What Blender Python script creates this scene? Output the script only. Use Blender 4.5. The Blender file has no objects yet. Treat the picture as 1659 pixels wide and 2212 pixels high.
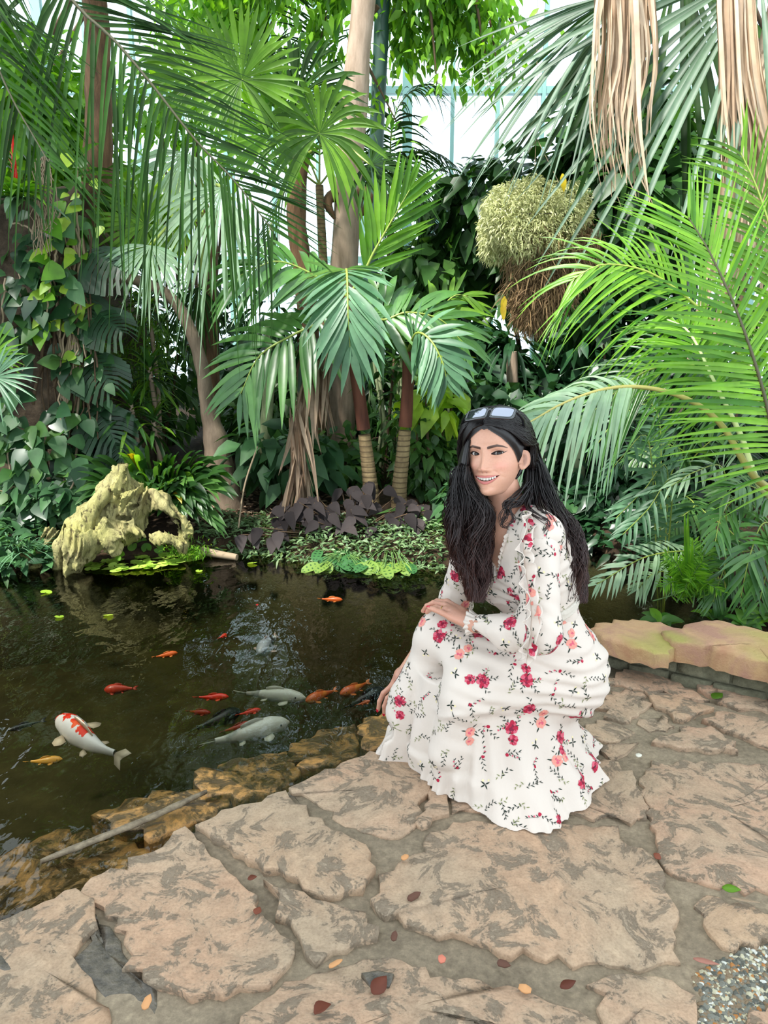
import bpy, math
import numpy as np
from mathutils import Vector
from mathutils.bvhtree import BVHTree

# ---------------------------------------------------------------- camera, sky, sun, exposure
S = bpy.context.scene
COL = S.collection
CAM_H, PITCH, FPX, IW, IH = 1.30, math.radians(13.8), 1650.0, 1659.0, 2212.0
cam_data = bpy.data.cameras.new('camera')
cam_data.sensor_fit = 'VERTICAL'
cam_data.sensor_height = 36.0
cam_data.lens = 36.0 * FPX / IH
cam_data.clip_end = 200
cam = bpy.data.objects.new('camera', cam_data)
cam.location = (0, 0, CAM_H)
cam.rotation_euler = (math.pi / 2 - PITCH, 0, 0)
COL.objects.link(cam)
S.camera = cam

world = bpy.data.worlds.new('sky')
S.world = world
world.use_nodes = True
wn = world.node_tree
bg = wn.nodes['Background']
bg.inputs['Color'].default_value = (0.80, 0.92, 1.0, 1)     # bright haze behind the greenhouse glass
bg.inputs['Strength'].default_value = 3.3

sun_data = bpy.data.lights.new('sun', 'SUN')
sun_data.energy = 13.0
sun_data.angle = math.radians(5)
sun_data.color = (1.0, 0.965, 0.90)
sun = bpy.data.objects.new('sun', sun_data)
sun.rotation_euler = Vector((-0.36, -0.40, 0.84)).to_track_quat('Z', 'Y').to_euler()
COL.objects.link(sun)

S.view_settings.view_transform = 'Standard'
S.view_settings.look = 'None'
S.view_settings.gamma = 1
S.view_settings.use_curve_mapping = False
S.view_settings.exposure = -0.25
S.cycles.max_bounces = 7
S.cycles.diffuse_bounces = 3
S.cycles.glossy_bounces = 3
S.cycles.transmission_bounces = 4
S.cycles.transparent_max_bounces = 10
S.cycles.caustics_reflective = False
S.cycles.caustics_refractive = False
S.cycles.sample_clamp_indirect = 6
S.cycles.use_denoising = True

# ---------------------------------------------------------------- places: a photo pixel carried to a real spot in the garden
_cp, _sp = math.cos(PITCH), math.sin(PITCH)
def ray(u, v):
    a, b = (u - IW / 2) / FPX, (v - IH / 2) / FPX
    return np.array([a, _cp - b * _sp, -_sp - b * _cp])
def P(u, v, Y):                       # the spot at distance Y into the garden
    d = ray(u, v)
    return np.array([0, 0, CAM_H]) + d * (Y / d[1])
def G(u, v, z=0.0):                   # the spot at height z
    d = ray(u, v)
    return np.array([0, 0, CAM_H]) + d * ((z - CAM_H) / d[2])
def PXM(Y):                           # metres per photo pixel at distance Y (near the middle of the picture)
    return Y / (FPX * _cp)

# ---------------------------------------------------------------- maths
def V3(*a): return np.array(a, float)
def nrm(a): return a / np.maximum(np.linalg.norm(a, axis=-1, keepdims=True), 1e-9)
UP = V3(0, 0, 1)
def catmull(pts, n):
    p = np.asarray(pts, float)
    if len(p) == 2:
        t = np.linspace(0, 1, n)[:, None]
        return p[0] * (1 - t) + p[1] * t
    q = np.vstack([2 * p[0] - p[1], p, 2 * p[-1] - p[-2]])
    d = np.r_[0, np.cumsum(np.linalg.norm(np.diff(p, axis=0), axis=1))]
    s = np.interp(np.linspace(0, d[-1], n), d, np.arange(len(p)))
    i = np.clip(s.astype(int), 0, len(p) - 2); t = (s - i)[:, None]
    a, b, c, e = q[i], q[i + 1], q[i + 2], q[i + 3]
    return 0.5 * (2 * b + (c - a) * t + (2 * a - 5 * b + 4 * c - e) * t * t + (3 * b - a - 3 * c + e) * t ** 3)
def lin(hexs):
    h = hexs.lstrip('#')
    c = np.array([int(h[i:i + 2], 16) / 255 for i in (0, 2, 4)])
    return np.where(c <= 0.04045, c / 12.92, ((c + 0.055) / 1.055) ** 2.4)

# ---------------------------------------------------------------- meshes
class MB:
    """collects vertices and faces, then links them as one mesh object"""
    def __init__(s): s.v = []; s.f = []; s.n = 0
    def add(s, v, f, mat=0):
        v = np.asarray(v, float).reshape(-1, 3)
        if isinstance(f, np.ndarray): s.f.append((f.astype(np.int64) + s.n, mat))
        else:
            by = {}
            for q in f: by.setdefault(len(q), []).append(q)
            for q in by.values(): s.f.append((np.array(q, np.int64) + s.n, mat))
        s.v.append(v); s.n += len(v)
        return s
    def mesh(s, name, mats, smooth=True):
        me = bpy.data.meshes.new(name)
        v = np.concatenate(s.v) if s.v else np.zeros((0, 3))
        me.vertices.add(len(v)); me.vertices.foreach_set('co', v.ravel())
        nl = sum(f.size for f, _ in s.f); nf = sum(len(f) for f, _ in s.f)
        me.loops.add(nl); me.polygons.add(nf)
        me.loops.foreach_set('vertex_index', np.concatenate([f.ravel() for f, _ in s.f]))
        tot = np.concatenate([np.full(len(f), f.shape[1]) for f, _ in s.f])
        me.polygons.foreach_set('loop_start', np.r_[0, np.cumsum(tot)[:-1]])
        me.polygons.foreach_set('loop_total', tot)
        me.polygons.foreach_set('material_index', np.concatenate([np.full(len(f), m) for f, m in s.f]))
        me.polygons.foreach_set('use_smooth', np.full(nf, smooth))
        for m in (mats if isinstance(mats, (list, tuple)) else [mats]): me.materials.append(m)
        me.update(calc_edges=True)
        return me
    def build(s, name, mats, parent=None, smooth=True, **tags):
        return link(name, s.mesh(name, mats, smooth), parent, **tags)
def link(name, me, parent=None, **tags):
    o = bpy.data.objects.new(name, me)
    COL.objects.link(o)
    if parent is not None: o.parent = parent
    for k, x in tags.items(): o[k] = x
    return o
def thing(name, label, category, group=None):
    o = bpy.data.objects.new(name, None); COL.objects.link(o)
    o['label'] = label; o['category'] = category
    if group: o['group'] = group
    return o
def tag(o, label, category, group=None):
    o['label'] = label; o['category'] = category
    if group: o['group'] = group
    return o
def dup(o, loc=None, rotz=None, parent=None):
    c = o.copy(); COL.objects.link(c)
    c.parent = parent
    if loc is not None: c.location = loc
    if rotz is not None: c.rotation_euler = (o.rotation_euler[0], o.rotation_euler[1], rotz)
    for ch in list(o.children): dup(ch, parent=c)
    return c

def frames(c):
    """parallel-transport frames along a polyline"""
    T = nrm(np.gradient(c, axis=0)); n = len(c)
    N = np.zeros_like(c)
    a = np.cross(T[0], UP)
    if np.linalg.norm(a) < 1e-3: a = np.cross(T[0], V3(1, 0, 0))
    N[0] = nrm(a)
    for i in range(1, n):
        w = N[i - 1] - T[i] * np.dot(N[i - 1], T[i]); N[i] = nrm(w)
    return T, N, np.cross(T, N)
def tube(mb, c, r, k=8, mat=0, caps=True, flat=1.0, knob=None):
    c = np.asarray(c, float); n = len(c)
    r = np.broadcast_to(np.asarray(r, float), (n,)) if np.ndim(r) < 2 else r
    T, N, B = frames(c)
    a = np.linspace(0, 2 * np.pi, k, endpoint=False)
    rr = r[:, None] * np.ones(k)[None] if knob is None else r[:, None] * knob(np.linspace(0, 1, n)[:, None], a[None])
    v = c[:, None] + rr[..., None] * (np.cos(a)[None, :, None] * N[:, None] + flat * np.sin(a)[None, :, None] * B[:, None])
    i = np.arange(n - 1)[:, None] * k; j = np.arange(k)[None]; j2 = (j + 1) % k
    f = np.stack([i + j, i + j2, i + k + j2, i + k + j], -1).reshape(-1, 4)
    mb.add(v, f, mat)
    if caps:
        mb.add(v[0], [tuple(range(k))[::-1]], mat); mb.add(v[-1], [tuple(range(k))], mat)
    return mb
def rib_faces(n):
    f = []
    for i in range(n - 1):
        a = 3 * i; f += [(a, a + 1, a + 4, a + 3), (a + 1, a + 2, a + 5, a + 4)]
    return np.array(f)
def ribbons(pts, W, N, fold=0.25):
    """pts (m,n,3), W (m,n) half widths, N (m,3) rough normals -> vertices (m,n*3,3): folded leaf blades"""
    T = nrm(np.gradient(pts, axis=1))
    Sd = nrm(np.cross(T, np.broadcast_to(N[:, None], pts.shape)))
    N2 = np.cross(Sd, T)
    f = np.asarray(fold)
    off = N2 * (W * f)[..., None]
    v = np.stack([pts - Sd * W[..., None] + off, pts, pts + Sd * W[..., None] + off], axis=2)
    return v.reshape(len(pts), -1, 3)
def add_ribbons(mb, v, mat=0):
    m, k, _ = v.shape; f = rib_faces(k // 3)
    mb.add(v, (f[None] + (np.arange(m) * k)[:, None, None]).reshape(-1, 4), mat)
    return mb
def spread(v, name, mats, parent, smooth=True):
    """each blade becomes a mesh object of its own"""
    f = rib_faces(v.shape[1] // 3)
    for q in v: MB().add(q, f).build(name, mats, parent, smooth)
def prof(kind, n):
    t = np.linspace(0, 1, n)
    if kind == 'strap': w = np.minimum(1, 4 * t + .35) * np.clip((1 - t) * 3.0, 0, 1) ** .7
    elif kind == 'lance': w = np.sin(np.pi * np.clip(t, .02, 1) ** .75) ** .9
    elif kind == 'ovate': w = np.sin(np.pi * np.clip(t, .0, 1) ** .62) ** .8
    elif kind == 'heart': w = np.interp(t, [0, .08, .22, .42, .7, .9, 1], [.25, .85, 1, .93, .55, .2, 0])
    elif kind == 'round': w = np.sqrt(np.clip(1 - (2 * t - 1) ** 2, 0, 1))
    elif kind == 'needle': w = np.clip(1.05 - t, 0, 1) ** .8 * np.minimum(1, .5 + 4 * t)
    else: w = 1 - t
    w = w.copy(); w[-1] = max(w[-1] * .3, .02)
    return w

# ---------------------------------------------------------------- surfaces grown from distance fields
def surface_nets(D, o, h):
    ins = D < 0
    nx, ny, nz = D.shape
    c = np.zeros((nx - 1, ny - 1, nz - 1), np.int8)
    for dx in (0, 1):
        for dy in (0, 1):
            for dz in (0, 1):
                c += ins[dx:nx - 1 + dx, dy:ny - 1 + dy, dz:nz - 1 + dz]
    I, J, K = np.nonzero((c > 0) & (c < 8))
    idx = np.full(c.shape, -1, np.int32); idx[I, J, K] = np.arange(len(I))
    acc = np.zeros((len(I), 3)); cnt = np.zeros(len(I))
    corners = [(x, y, z) for x in (0, 1) for y in (0, 1) for z in (0, 1)]
    for a in corners:
        for ax in range(3):
            if a[ax]: continue
            b = list(a); b[ax] = 1
            da = D[I + a[0], J + a[1], K + a[2]]; db = D[I + b[0], J + b[1], K + b[2]]
            m = (da < 0) != (db < 0)
            t = np.where(m, da / np.where(m, da - db, 1), 0)
            p = np.tile(np.array(a, float), (len(I), 1)); p[:, ax] += t
            acc += p * m[:, None]; cnt += m
    v = np.stack([I, J, K], 1) + acc / np.maximum(cnt, 1)[:, None]
    v = np.array(o)[None] + v * h
    F = []
    for ax in range(3):
        sl0 = [slice(None)] * 3; sl1 = [slice(None)] * 3
        sl0[ax] = slice(0, -1); sl1[ax] = slice(1, None)
        A, B = ins[tuple(sl0)], ins[tuple(sl1)]
        u, w = [(1, 2), (2, 0), (0, 1)][ax]
        e = np.argwhere(A != B)
        e = e[(e[:, u] > 0) & (e[:, w] > 0) & (e[:, u] < D.shape[u] - 1) & (e[:, w] < D.shape[w] - 1)]
        s = A[e[:, 0], e[:, 1], e[:, 2]]
        def g(du, dw):
            q = e.copy(); q[:, u] -= du; q[:, w] -= dw
            return idx[q[:, 0], q[:, 1], q[:, 2]]
        q = np.stack([g(1, 1), g(0, 1), g(0, 0), g(1, 0)], 1)
        q[~s] = q[~s][:, ::-1]
        F.append(q)
    F = np.concatenate(F); F = F[(F >= 0).all(1)]
    used = np.unique(F); m = np.full(len(v), -1); m[used] = np.arange(len(used))
    return v[used], m[F]
def grid(lo, hi, h):
    ax = [np.arange(lo[i], hi[i] + h, h, dtype=np.float32) for i in range(3)]
    return np.meshgrid(*ax, indexing='ij')
def sd_cap(g, a, b, ra, rb):
    a = np.asarray(a, float); b = np.asarray(b, float); d = b - a
    X, Y, Z = (g[i] - np.float32(a[i]) for i in range(3))
    t = np.clip((X * d[0] + Y * d[1] + Z * d[2]) / max(d @ d, 1e-12), 0, 1).astype(np.float32)
    return np.sqrt((X - t * d[0]) ** 2 + (Y - t * d[1]) ** 2 + (Z - t * d[2]) ** 2) - (ra + (rb - ra) * t)
def sd_ell(g, c, r, R=None):
    q = [g[i] - np.float32(c[i]) for i in range(3)]
    if R is not None: q = [q[0] * R[k][0] + q[1] * R[k][1] + q[2] * R[k][2] for k in range(3)]
    k0 = np.sqrt(sum((q[i] / r[i]) ** 2 for i in range(3)))
    k1 = np.sqrt(sum((q[i] / r[i] ** 2) ** 2 for i in range(3)))
    return k0 * (k0 - 1) / np.maximum(k1, 1e-6)
def smin(a, b, k):
    h = np.maximum(k - np.abs(a - b), 0) / k
    return np.minimum(a, b) - h * h * k * .25
def smooth_mesh(v, f, it=2, lam=.5):
    n = len(v)
    for _ in range(it):
        acc = np.zeros_like(v); cnt = np.zeros(n)
        for k in range(f.shape[1]):
            a, b = f[:, k], f[:, (k + 1) % f.shape[1]]
            np.add.at(acc, a, v[b]); np.add.at(cnt, a, 1); np.add.at(acc, b, v[a]); np.add.at(cnt, b, 1)
        v = v + lam * (acc / np.maximum(cnt, 1)[:, None] - v)
    return v
def wav(p, seed, f=1.0, oct=3):
    """cheap smooth noise: sums of sines, about -1..1"""
    r = np.random.RandomState(seed); out = 0; amp = 1; tot = 0
    for o in range(oct):
        for _ in range(3):
            k = nrm(r.randn(3)) * f * (1.9 ** o); out = out + amp * np.sin(p @ k * 6.283 + r.rand() * 6.283)
        tot += amp * 1.8; amp *= .55
    return out / tot

# ---------------------------------------------------------------- materials
def mat_new(name):
    m = bpy.data.materials.new(name); m.use_nodes = True
    nt = m.node_tree; nt.nodes.clear()
    out = nt.nodes.new('ShaderNodeOutputMaterial')
    return m, nt, out
def N(nt, t, **k):
    n = nt.nodes.new(t)
    for a, b in k.items():
        if a in n.inputs.keys(): n.inputs[a].default_value = b
        else: setattr(n, a, b)
    return n
def ramp(nt, fac, stops, interp='LINEAR'):
    r = nt.nodes.new('ShaderNodeValToRGB'); e = r.color_ramp.elements
    r.color_ramp.interpolation = interp
    while len(e) < len(stops): e.new(.5)
    for x, (p, c) in zip(e, stops):
        x.position = p; x.color = (*(lin(c) if isinstance(c, str) else c), 1)
    if fac is not None: nt.links.new(fac, r.inputs[0])
    return r
def noise(nt, scale, detail=5, rough=.6, vec=None, dist=0):
    n = N(nt, 'ShaderNodeTexNoise'); n.inputs['Scale'].default_value = scale
    n.inputs['Detail'].default_value = detail; n.inputs['Roughness'].default_value = rough; n.inputs['Distortion'].default_value = dist
    if vec is not None: nt.links.new(vec, n.inputs['Vector'])
    return n
def pos(nt): return nt.nodes.new('ShaderNodeNewGeometry').outputs['Position']
def mixc(nt, fac, a, b, mode='MIX'):
    m = nt.nodes.new('ShaderNodeMix'); m.data_type = 'RGBA'; m.blend_type = mode
    for s, x in ((m.inputs[0], fac), (m.inputs[6], a), (m.inputs[7], b)):
        if isinstance(x, (int, float)): s.default_value = x
        elif isinstance(x, str): s.default_value = (*lin(x), 1)
        elif isinstance(x, (tuple, list, np.ndarray)): s.default_value = (*x[:3], 1)
        else: nt.links.new(x, s)
    return m.outputs[2]
def bump(nt, h, strength=.5, dist=.01):
    b = nt.nodes.new('ShaderNodeBump'); b.inputs['Strength'].default_value = strength; b.inputs['Distance'].default_value = dist
    nt.links.new(h, b.inputs['Height']); return b.outputs[0]
def pbsdf(nt, out, color, rough=.6, spec=.5, normal=None, **k):
    b = nt.nodes.new('ShaderNodeBsdfPrincipled')
    for s, x in (('Base Color', color), ('Roughness', rough)):
        if isinstance(x, str): b.inputs[s].default_value = (*lin(x), 1)
        elif isinstance(x, (int, float)): b.inputs[s].default_value = x
        elif isinstance(x, (tuple, list, np.ndarray)): b.inputs[s].default_value = (*x[:3], 1)
        else: nt.links.new(x, b.inputs[s])
    b.inputs['Specular IOR Level'].default_value = spec
    for a, x in k.items(): b.inputs[a].default_value = x
    if normal is not None: nt.links.new(normal, b.inputs['Normal'])
    if out is not None: nt.links.new(b.outputs[0], out.inputs[0])
    return b
def plain(name, color, rough=.6, spec=.5, **k):
    m, nt, out = mat_new(name); pbsdf(nt, out, color, rough, spec, **k); return m
def leafmat(name, dark, light, rough=.38, trans=.35, spec=.5, vein=None, tcol=None):
    """leaf: every blade gets its own tone between two greens; light passes through"""
    m, nt, out = mat_new(name)
    g = nt.nodes.new('ShaderNodeNewGeometry'); oi = nt.nodes.new('ShaderNodeObjectInfo')
    ad = N(nt, 'ShaderNodeMath', operation='ADD'); nt.links.new(g.outputs['Random Per Island'], ad.inputs[0]); nt.links.new(oi.outputs['Random'], ad.inputs[1])
    fr = N(nt, 'ShaderNodeMath', operation='FRACT'); nt.links.new(ad.outputs[0], fr.inputs[0])
    c = mixc(nt, fr.outputs[0], dark, light)
    n = noise(nt, 9, 3); nt.links.new(g.outputs['Position'], n.inputs['Vector'])
    r = ramp(nt, n.outputs[0], [(.3, (.72, .72, .72)), (.7, (1.15, 1.15, 1.1))])
    c = mixc(nt, 1.0, c, r.outputs[0], 'MULTIPLY')
    b = pbsdf(nt, None, c, rough, spec)
    t = nt.nodes.new('ShaderNodeBsdfTranslucent')
    tc = mixc(nt, 1.0, c, tcol or (1.5, 1.45, .55), 'MULTIPLY'); nt.links.new(tc, t.inputs[0])
    mx = nt.nodes.new('ShaderNodeMixShader'); mx.inputs[0].default_value = trans
    nt.links.new(b.outputs[0], mx.inputs[1]); nt.links.new(t.outputs[0], mx.inputs[2]); nt.links.new(mx.outputs[0], out.inputs[0])
    return m
def barkmat(name, a, b, scale=12, stretch=(1, 1, .25), bumpd=.01, rings=0):
    m, nt, out = mat_new(name)
    mp = N(nt, 'ShaderNodeMapping'); nt.links.new(pos(nt), mp.inputs[0]); mp.inputs['Scale'].default_value = stretch
    n = noise(nt, scale, 8, .65, mp.outputs[0])
    c = ramp(nt, n.outputs[0], [(.3, a), (.7, b)]).outputs[0]
    h = n.outputs[0]
    if rings:
        w = N(nt, 'ShaderNodeTexWave', wave_type='BANDS', bands_direction='Z'); w.inputs['Scale'].default_value = rings; w.inputs['Distortion'].default_value = 1.2
        nt.links.new(pos(nt), w.inputs[0])
        c = mixc(nt, ramp(nt, w.outputs['Fac'], [(.0, (.0, .0, .0)), (.25, (1, 1, 1))]).outputs[0], lin(a) * .6, c)
    pbsdf(nt, out, c, .8, .3, bump(nt, h, .7, bumpd)); return m
# ================================================================ materials of the setting
def stone_mat(name, wet=False, pink=0.0):
    m, nt, out = mat_new(name)
    p = pos(nt)
    oi = nt.nodes.new('ShaderNodeObjectInfo')
    wp = noise(nt, 2.2, 2, .5, p)
    pv = N(nt, 'ShaderNodeVectorMath', operation='ADD'); nt.links.new(p, pv.inputs[0])
    sc = N(nt, 'ShaderNodeVectorMath', operation='SCALE'); nt.links.new(wp.outputs[1], sc.inputs[0]); sc.inputs['Scale'].default_value = .25
    nt.links.new(sc.outputs[0], pv.inputs[1])
    big = noise(nt, 3.2, 3, .55, pv.outputs[0]); flk = noise(nt, 14, 10, .74, pv.outputs[0], .45); fine = noise(nt, 170, 4, .6, p); mid = noise(nt, 30, 6, .65, pv.outputs[0])
    tan = mixc(nt, oi.outputs['Random'], '#bb9a7c' if not wet else '#cf9a58', '#c29a80' if not wet else '#be8848')
    tan = mixc(nt, ramp(nt, big.outputs[0], [(.35, (0, 0, 0)), (.65, (1, 1, 1))]).outputs[0], tan, '#b19980' if not wet else '#a87a40')
    grey = '#988672' if not wet else '#6a5430'
    msk = ramp(nt, flk.outputs[0], [(.42, (1, 1, 1)), (.46, (.7, .7, .7)), (.50, (.15, .15, .15)), (.57, (0, 0, 0))] if not wet else [(.46, (1, 1, 1)), (.56, (0, 0, 0))])
    c = mixc(nt, msk.outputs[0], tan, grey)
    c = mixc(nt, 1.0, c, ramp(nt, mid.outputs[0], [(.3, (.82, .81, .80)), (.6, (1.06, 1.06, 1.05))]).outputs[0], 'MULTIPLY')
    if wet: c = mixc(nt, ramp(nt, mid.outputs[0], [(.40, (.7, .7, .7)), (.50, (0, 0, 0))]).outputs[0], c, '#574522')
    spk = ramp(nt, fine.outputs[0], [(.3, (.78, .76, .74)), (.55, (1, 1, 1))])
    c = mixc(nt, 1.0, c, spk.outputs[0], 'MULTIPLY')
    ht = ramp(nt, flk.outputs[0], [(.38, (0, 0, 0)), (.445, (.35, .35, .35)), (.462, (.8, .8, .8)), (.62, (1, 1, 1))])
    h2 = N(nt, 'ShaderNodeMath', operation='MULTIPLY_ADD'); nt.links.new(mid.outputs[0], h2.inputs[0]); h2.inputs[1].default_value = .35; nt.links.new(ht.outputs[0], h2.inputs[2])
    hm = N(nt, 'ShaderNodeMath', operation='MULTIPLY_ADD'); nt.links.new(fine.outputs[0], hm.inputs[0]); hm.inputs[1].default_value = .12; nt.links.new(h2.outputs[0], hm.inputs[2])
    pbsdf(nt, out, c, .30 if wet else .78, .5 if wet else .3, bump(nt, hm.outputs[0], .7, .011))
    return m
def earth_mat(name, a, b, c3, scale=30, rough=.9, bd=.01):
    m, nt, out = mat_new(name); p = pos(nt)
    n1 = noise(nt, scale, 8, .7, p); n2 = noise(nt, 3, 3, .5, p)
    c = ramp(nt, n1.outputs[0], [(.3, a), (.55, b), (.75, c3)]).outputs[0]
    c = mixc(nt, 1.0, c, ramp(nt, n2.outputs[0], [(.35, (.75, .75, .75)), (.65, (1.1, 1.1, 1.1))]).outputs[0], 'MULTIPLY')
    pbsdf(nt, out, c, rough, .25, bump(nt, n1.outputs[0], .8, bd)); return m
M_stone = stone_mat('flagstone'); M_wetstone = stone_mat('wet_ledge_stone', True)
M_mortar = earth_mat('mortar', '#736554', '#8f7f6a', '#a8967c', 60, .85, .006)
M_soil = earth_mat('soil', '#241b13', '#3b2d1f', '#5c4630', 25, .95, .03)
_nt = M_soil.node_tree; _g = _nt.nodes.new('ShaderNodeSeparateXYZ'); _nt.links.new(pos(_nt), _g.inputs[0])
_b = [n for n in _nt.nodes if n.type == 'BSDF_PRINCIPLED'][0]; _c = _b.inputs['Base Color'].links[0].from_socket
_mr = N(_nt, 'ShaderNodeMapRange'); _mr.inputs['From Min'].default_value = -.12; _mr.inputs['From Max'].default_value = -.22; _nt.links.new(_g.outputs[2], _mr.inputs['Value'])
_nt.links.new(mixc(_nt, _mr.outputs[0], _c, '#4c4936'), _b.inputs['Base Color'])      # silt settles on the bank under water
M_bed = earth_mat('pond_bed', '#403e2c', '#4a4734', '#54503b', 6, .95, .01)
M_litter = earth_mat('leaf_litter', '#4a2e1e', '#8a5a3e', '#b08060', 45, .9, .02)
def coping_mat():
    m, nt, out = mat_new('coping_stone'); p = pos(nt)
    n1 = noise(nt, 5, 6, .6, p, .6); n2 = noise(nt, 40, 6, .65, p); n3 = noise(nt, 3.1, 2, .5, p)
    c = ramp(nt, n1.outputs[0], [(.3, '#ab7d60'), (.5, '#b8936e'), (.65, '#a87e6a')]).outputs[0]
    geo = nt.nodes.new('ShaderNodeNewGeometry'); sx = nt.nodes.new('ShaderNodeSeparateXYZ'); nt.links.new(geo.outputs['Normal'], sx.inputs[0])
    mul = N(nt, 'ShaderNodeMath', operation='MULTIPLY'); nt.links.new(sx.outputs[2], mul.inputs[0]); nt.links.new(ramp(nt, n3.outputs[0], [(.42, (0, 0, 0)), (.6, (.75, .75, .75))]).outputs[0], mul.inputs[1])
    c = mixc(nt, mul.outputs[0], c, '#9c9a4c')
    pbsdf(nt, out, c, .8, .3, bump(nt, n2.outputs[0], .7, .012)); return m
M_coping = coping_mat()
M_wallstone = earth_mat('wall_stone', '#4c4a3a', '#73705c', '#8f8b74', 18, .85, .02)
M_teal = plain('teal_painted_steel', '#83ada6', .45, .5)
M_green_steel = plain('dark_green_steel', '#28463c', .5, .5)
def glass_mat():
    m, nt, out = mat_new('greenhouse_glass')
    t = N(nt, 'ShaderNodeBsdfTransparent'); t.inputs[0].default_value = (.93, .98, .985, 1)
    g = N(nt, 'ShaderNodeBsdfGlossy'); g.inputs['Roughness'].default_value = .05
    f = N(nt, 'ShaderNodeFresnel'); f.inputs['IOR'].default_value = 1.45
    mx = nt.nodes.new('ShaderNodeMixShader'); nt.links.new(f.outputs[0], mx.inputs[0]); nt.links.new(t.outputs[0], mx.inputs[1]); nt.links.new(g.outputs[0], mx.inputs[2]); nt.links.new(mx.outputs[0], out.inputs[0])
    return m
M_glass = glass_mat()
def water_mat():
    m, nt, out = mat_new('pond_water')
    mp = N(nt, 'ShaderNodeMapping'); nt.links.new(pos(nt), mp.inputs[0]); mp.inputs['Scale'].default_value = (1, .55, 1)
    n = noise(nt, 5, 2, .5, mp.outputs[0], .4); n2 = noise(nt, 21, 2, .5, mp.outputs[0], .3)
    ad = N(nt, 'ShaderNodeMath', operation='MULTIPLY_ADD'); nt.links.new(n2.outputs[0], ad.inputs[0]); ad.inputs[1].default_value = .24; nt.links.new(n.outputs[0], ad.inputs[2])
    bp = bump(nt, ad.outputs[0], .55, .022)
    t = N(nt, 'ShaderNodeBsdfTransparent'); t.inputs[0].default_value = (.95, .97, .93, 1)
    g = N(nt, 'ShaderNodeBsdfGlossy'); g.inputs['Roughness'].default_value = .02; nt.links.new(bp, g.inputs['Normal'])
    f = N(nt, 'ShaderNodeFresnel'); f.inputs['IOR'].default_value = 1.333; nt.links.new(bp, f.inputs['Normal'])
    mx = nt.nodes.new('ShaderNodeMixShader'); nt.links.new(f.outputs[0], mx.inputs[0]); nt.links.new(t.outputs[0], mx.inputs[1]); nt.links.new(g.outputs[0], mx.inputs[2]); nt.links.new(mx.outputs[0], out.inputs[0])
    va = N(nt, 'ShaderNodeVolumeAbsorption'); va.inputs['Color'].default_value = (.46, .45, .28, 1); va.inputs['Density'].default_value = 2.0
    nt.links.new(va.outputs[0], out.inputs['Volume'])
    return m
M_water = water_mat()

# ================================================================ ground, pond and path
WZ = -0.085                                   # water level, below the paving
def prism(mb, poly, z0, z1, seed=0, rough=.008, bev=.012, dome=.0, sub=3, mat=0, tilt=(0, 0)):
    """a slab with an uneven outline, a worn rounded edge and a slightly wavy top"""
    r = np.random.RandomState(seed)
    p = np.asarray(poly, float)[:, :2]
    a = np.sum(p[:, 0] * np.roll(p[:, 1], -1) - p[:, 1] * np.roll(p[:, 0], -1))
    if a < 0: p = p[::-1]
    q = []
    for i in range(len(p)):
        u, w = p[i], p[(i + 1) % len(p)]
        L = np.linalg.norm(w - u); k = max(1, int(L / .024))
        nn = np.array([w[1] - u[1], u[0] - w[0]]) / max(L, 1e-6)
        for j in range(k):
            t = j / k
            q.append(u * (1 - t) + w * t + nn * (r.randn() * rough if j else r.randn() * rough * .4))
    q = np.array(q); c = q.mean(0); n = len(q)
    if bev > 0:
        d = c - q; d /= np.maximum(np.linalg.norm(d, axis=1, keepdims=True), 1e-6)
        rings = [(q, z0), (q, z1 - bev), (q + d * bev * .35, z1 - bev * .3), (q + d * bev * 1.3, z1)]
    else: rings = [(q, z0), (q, z1)]
    for s in (.8, .55, .28): rings.append((c + (rings[len(rings) - 1][0] - c) * (s if s == .8 else s / (.8 if s == .55 else .55)), z1 + dome * (1 - s)))
    V = []
    for k, (xy, z) in enumerate(rings):
        top = k >= 2
        zz = np.full(n, z) + (np.array([.004 * math.sin(x * 13 + seed) + .004 * math.cos(y * 11 + seed * 2) for x, y in xy]) if top else 0)
        zz = zz + (xy - c) @ np.array(tilt)
        V.append(np.c_[xy, zz])
    m = len(V); V.append(np.array([[c[0], c[1], V[-1][:, 2].mean()]]))
    i = np.arange(m - 1)[:, None] * n; j = np.arange(n)[None]; j2 = (j + 1) % n
    f = np.stack([i + j, i + j2, i + n + j2, i + n + j], -1).reshape(-1, 4)
    b = mb.n
    mb.add(np.vstack(V), f, mat)
    last = (m - 1) * n
    mb.f.append((np.array([[last + k, last + (k + 1) % n, m * n] for k in range(n)]) + b, mat))
    return mb
def GP(pts, z=0.0): return [G(u, v, z) for u, v in pts]

# paving bed: everything this side of the pond edge
SHORE = [(-260, 2090), (-40, 2005), (165, 1925), (350, 1838), (425, 1790), (500, 1752), (620, 1708), (700, 1668), (800, 1625), (900, 1580), (1000, 1520), (1150, 1460), (1300, 1430), (1420, 1440)]
shore = [G(u, v)[:2] for u, v in SHORE]
floor_poly = shore + [(2.6, 2.75), (2.6, .3), (-1.6, .3)]
mb = MB(); prism(mb, [(x, y) for x, y in floor_poly], -.75, -.009, 3, .004, .0)
floor = mb.build('floor', M_mortar, kind='structure')

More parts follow.
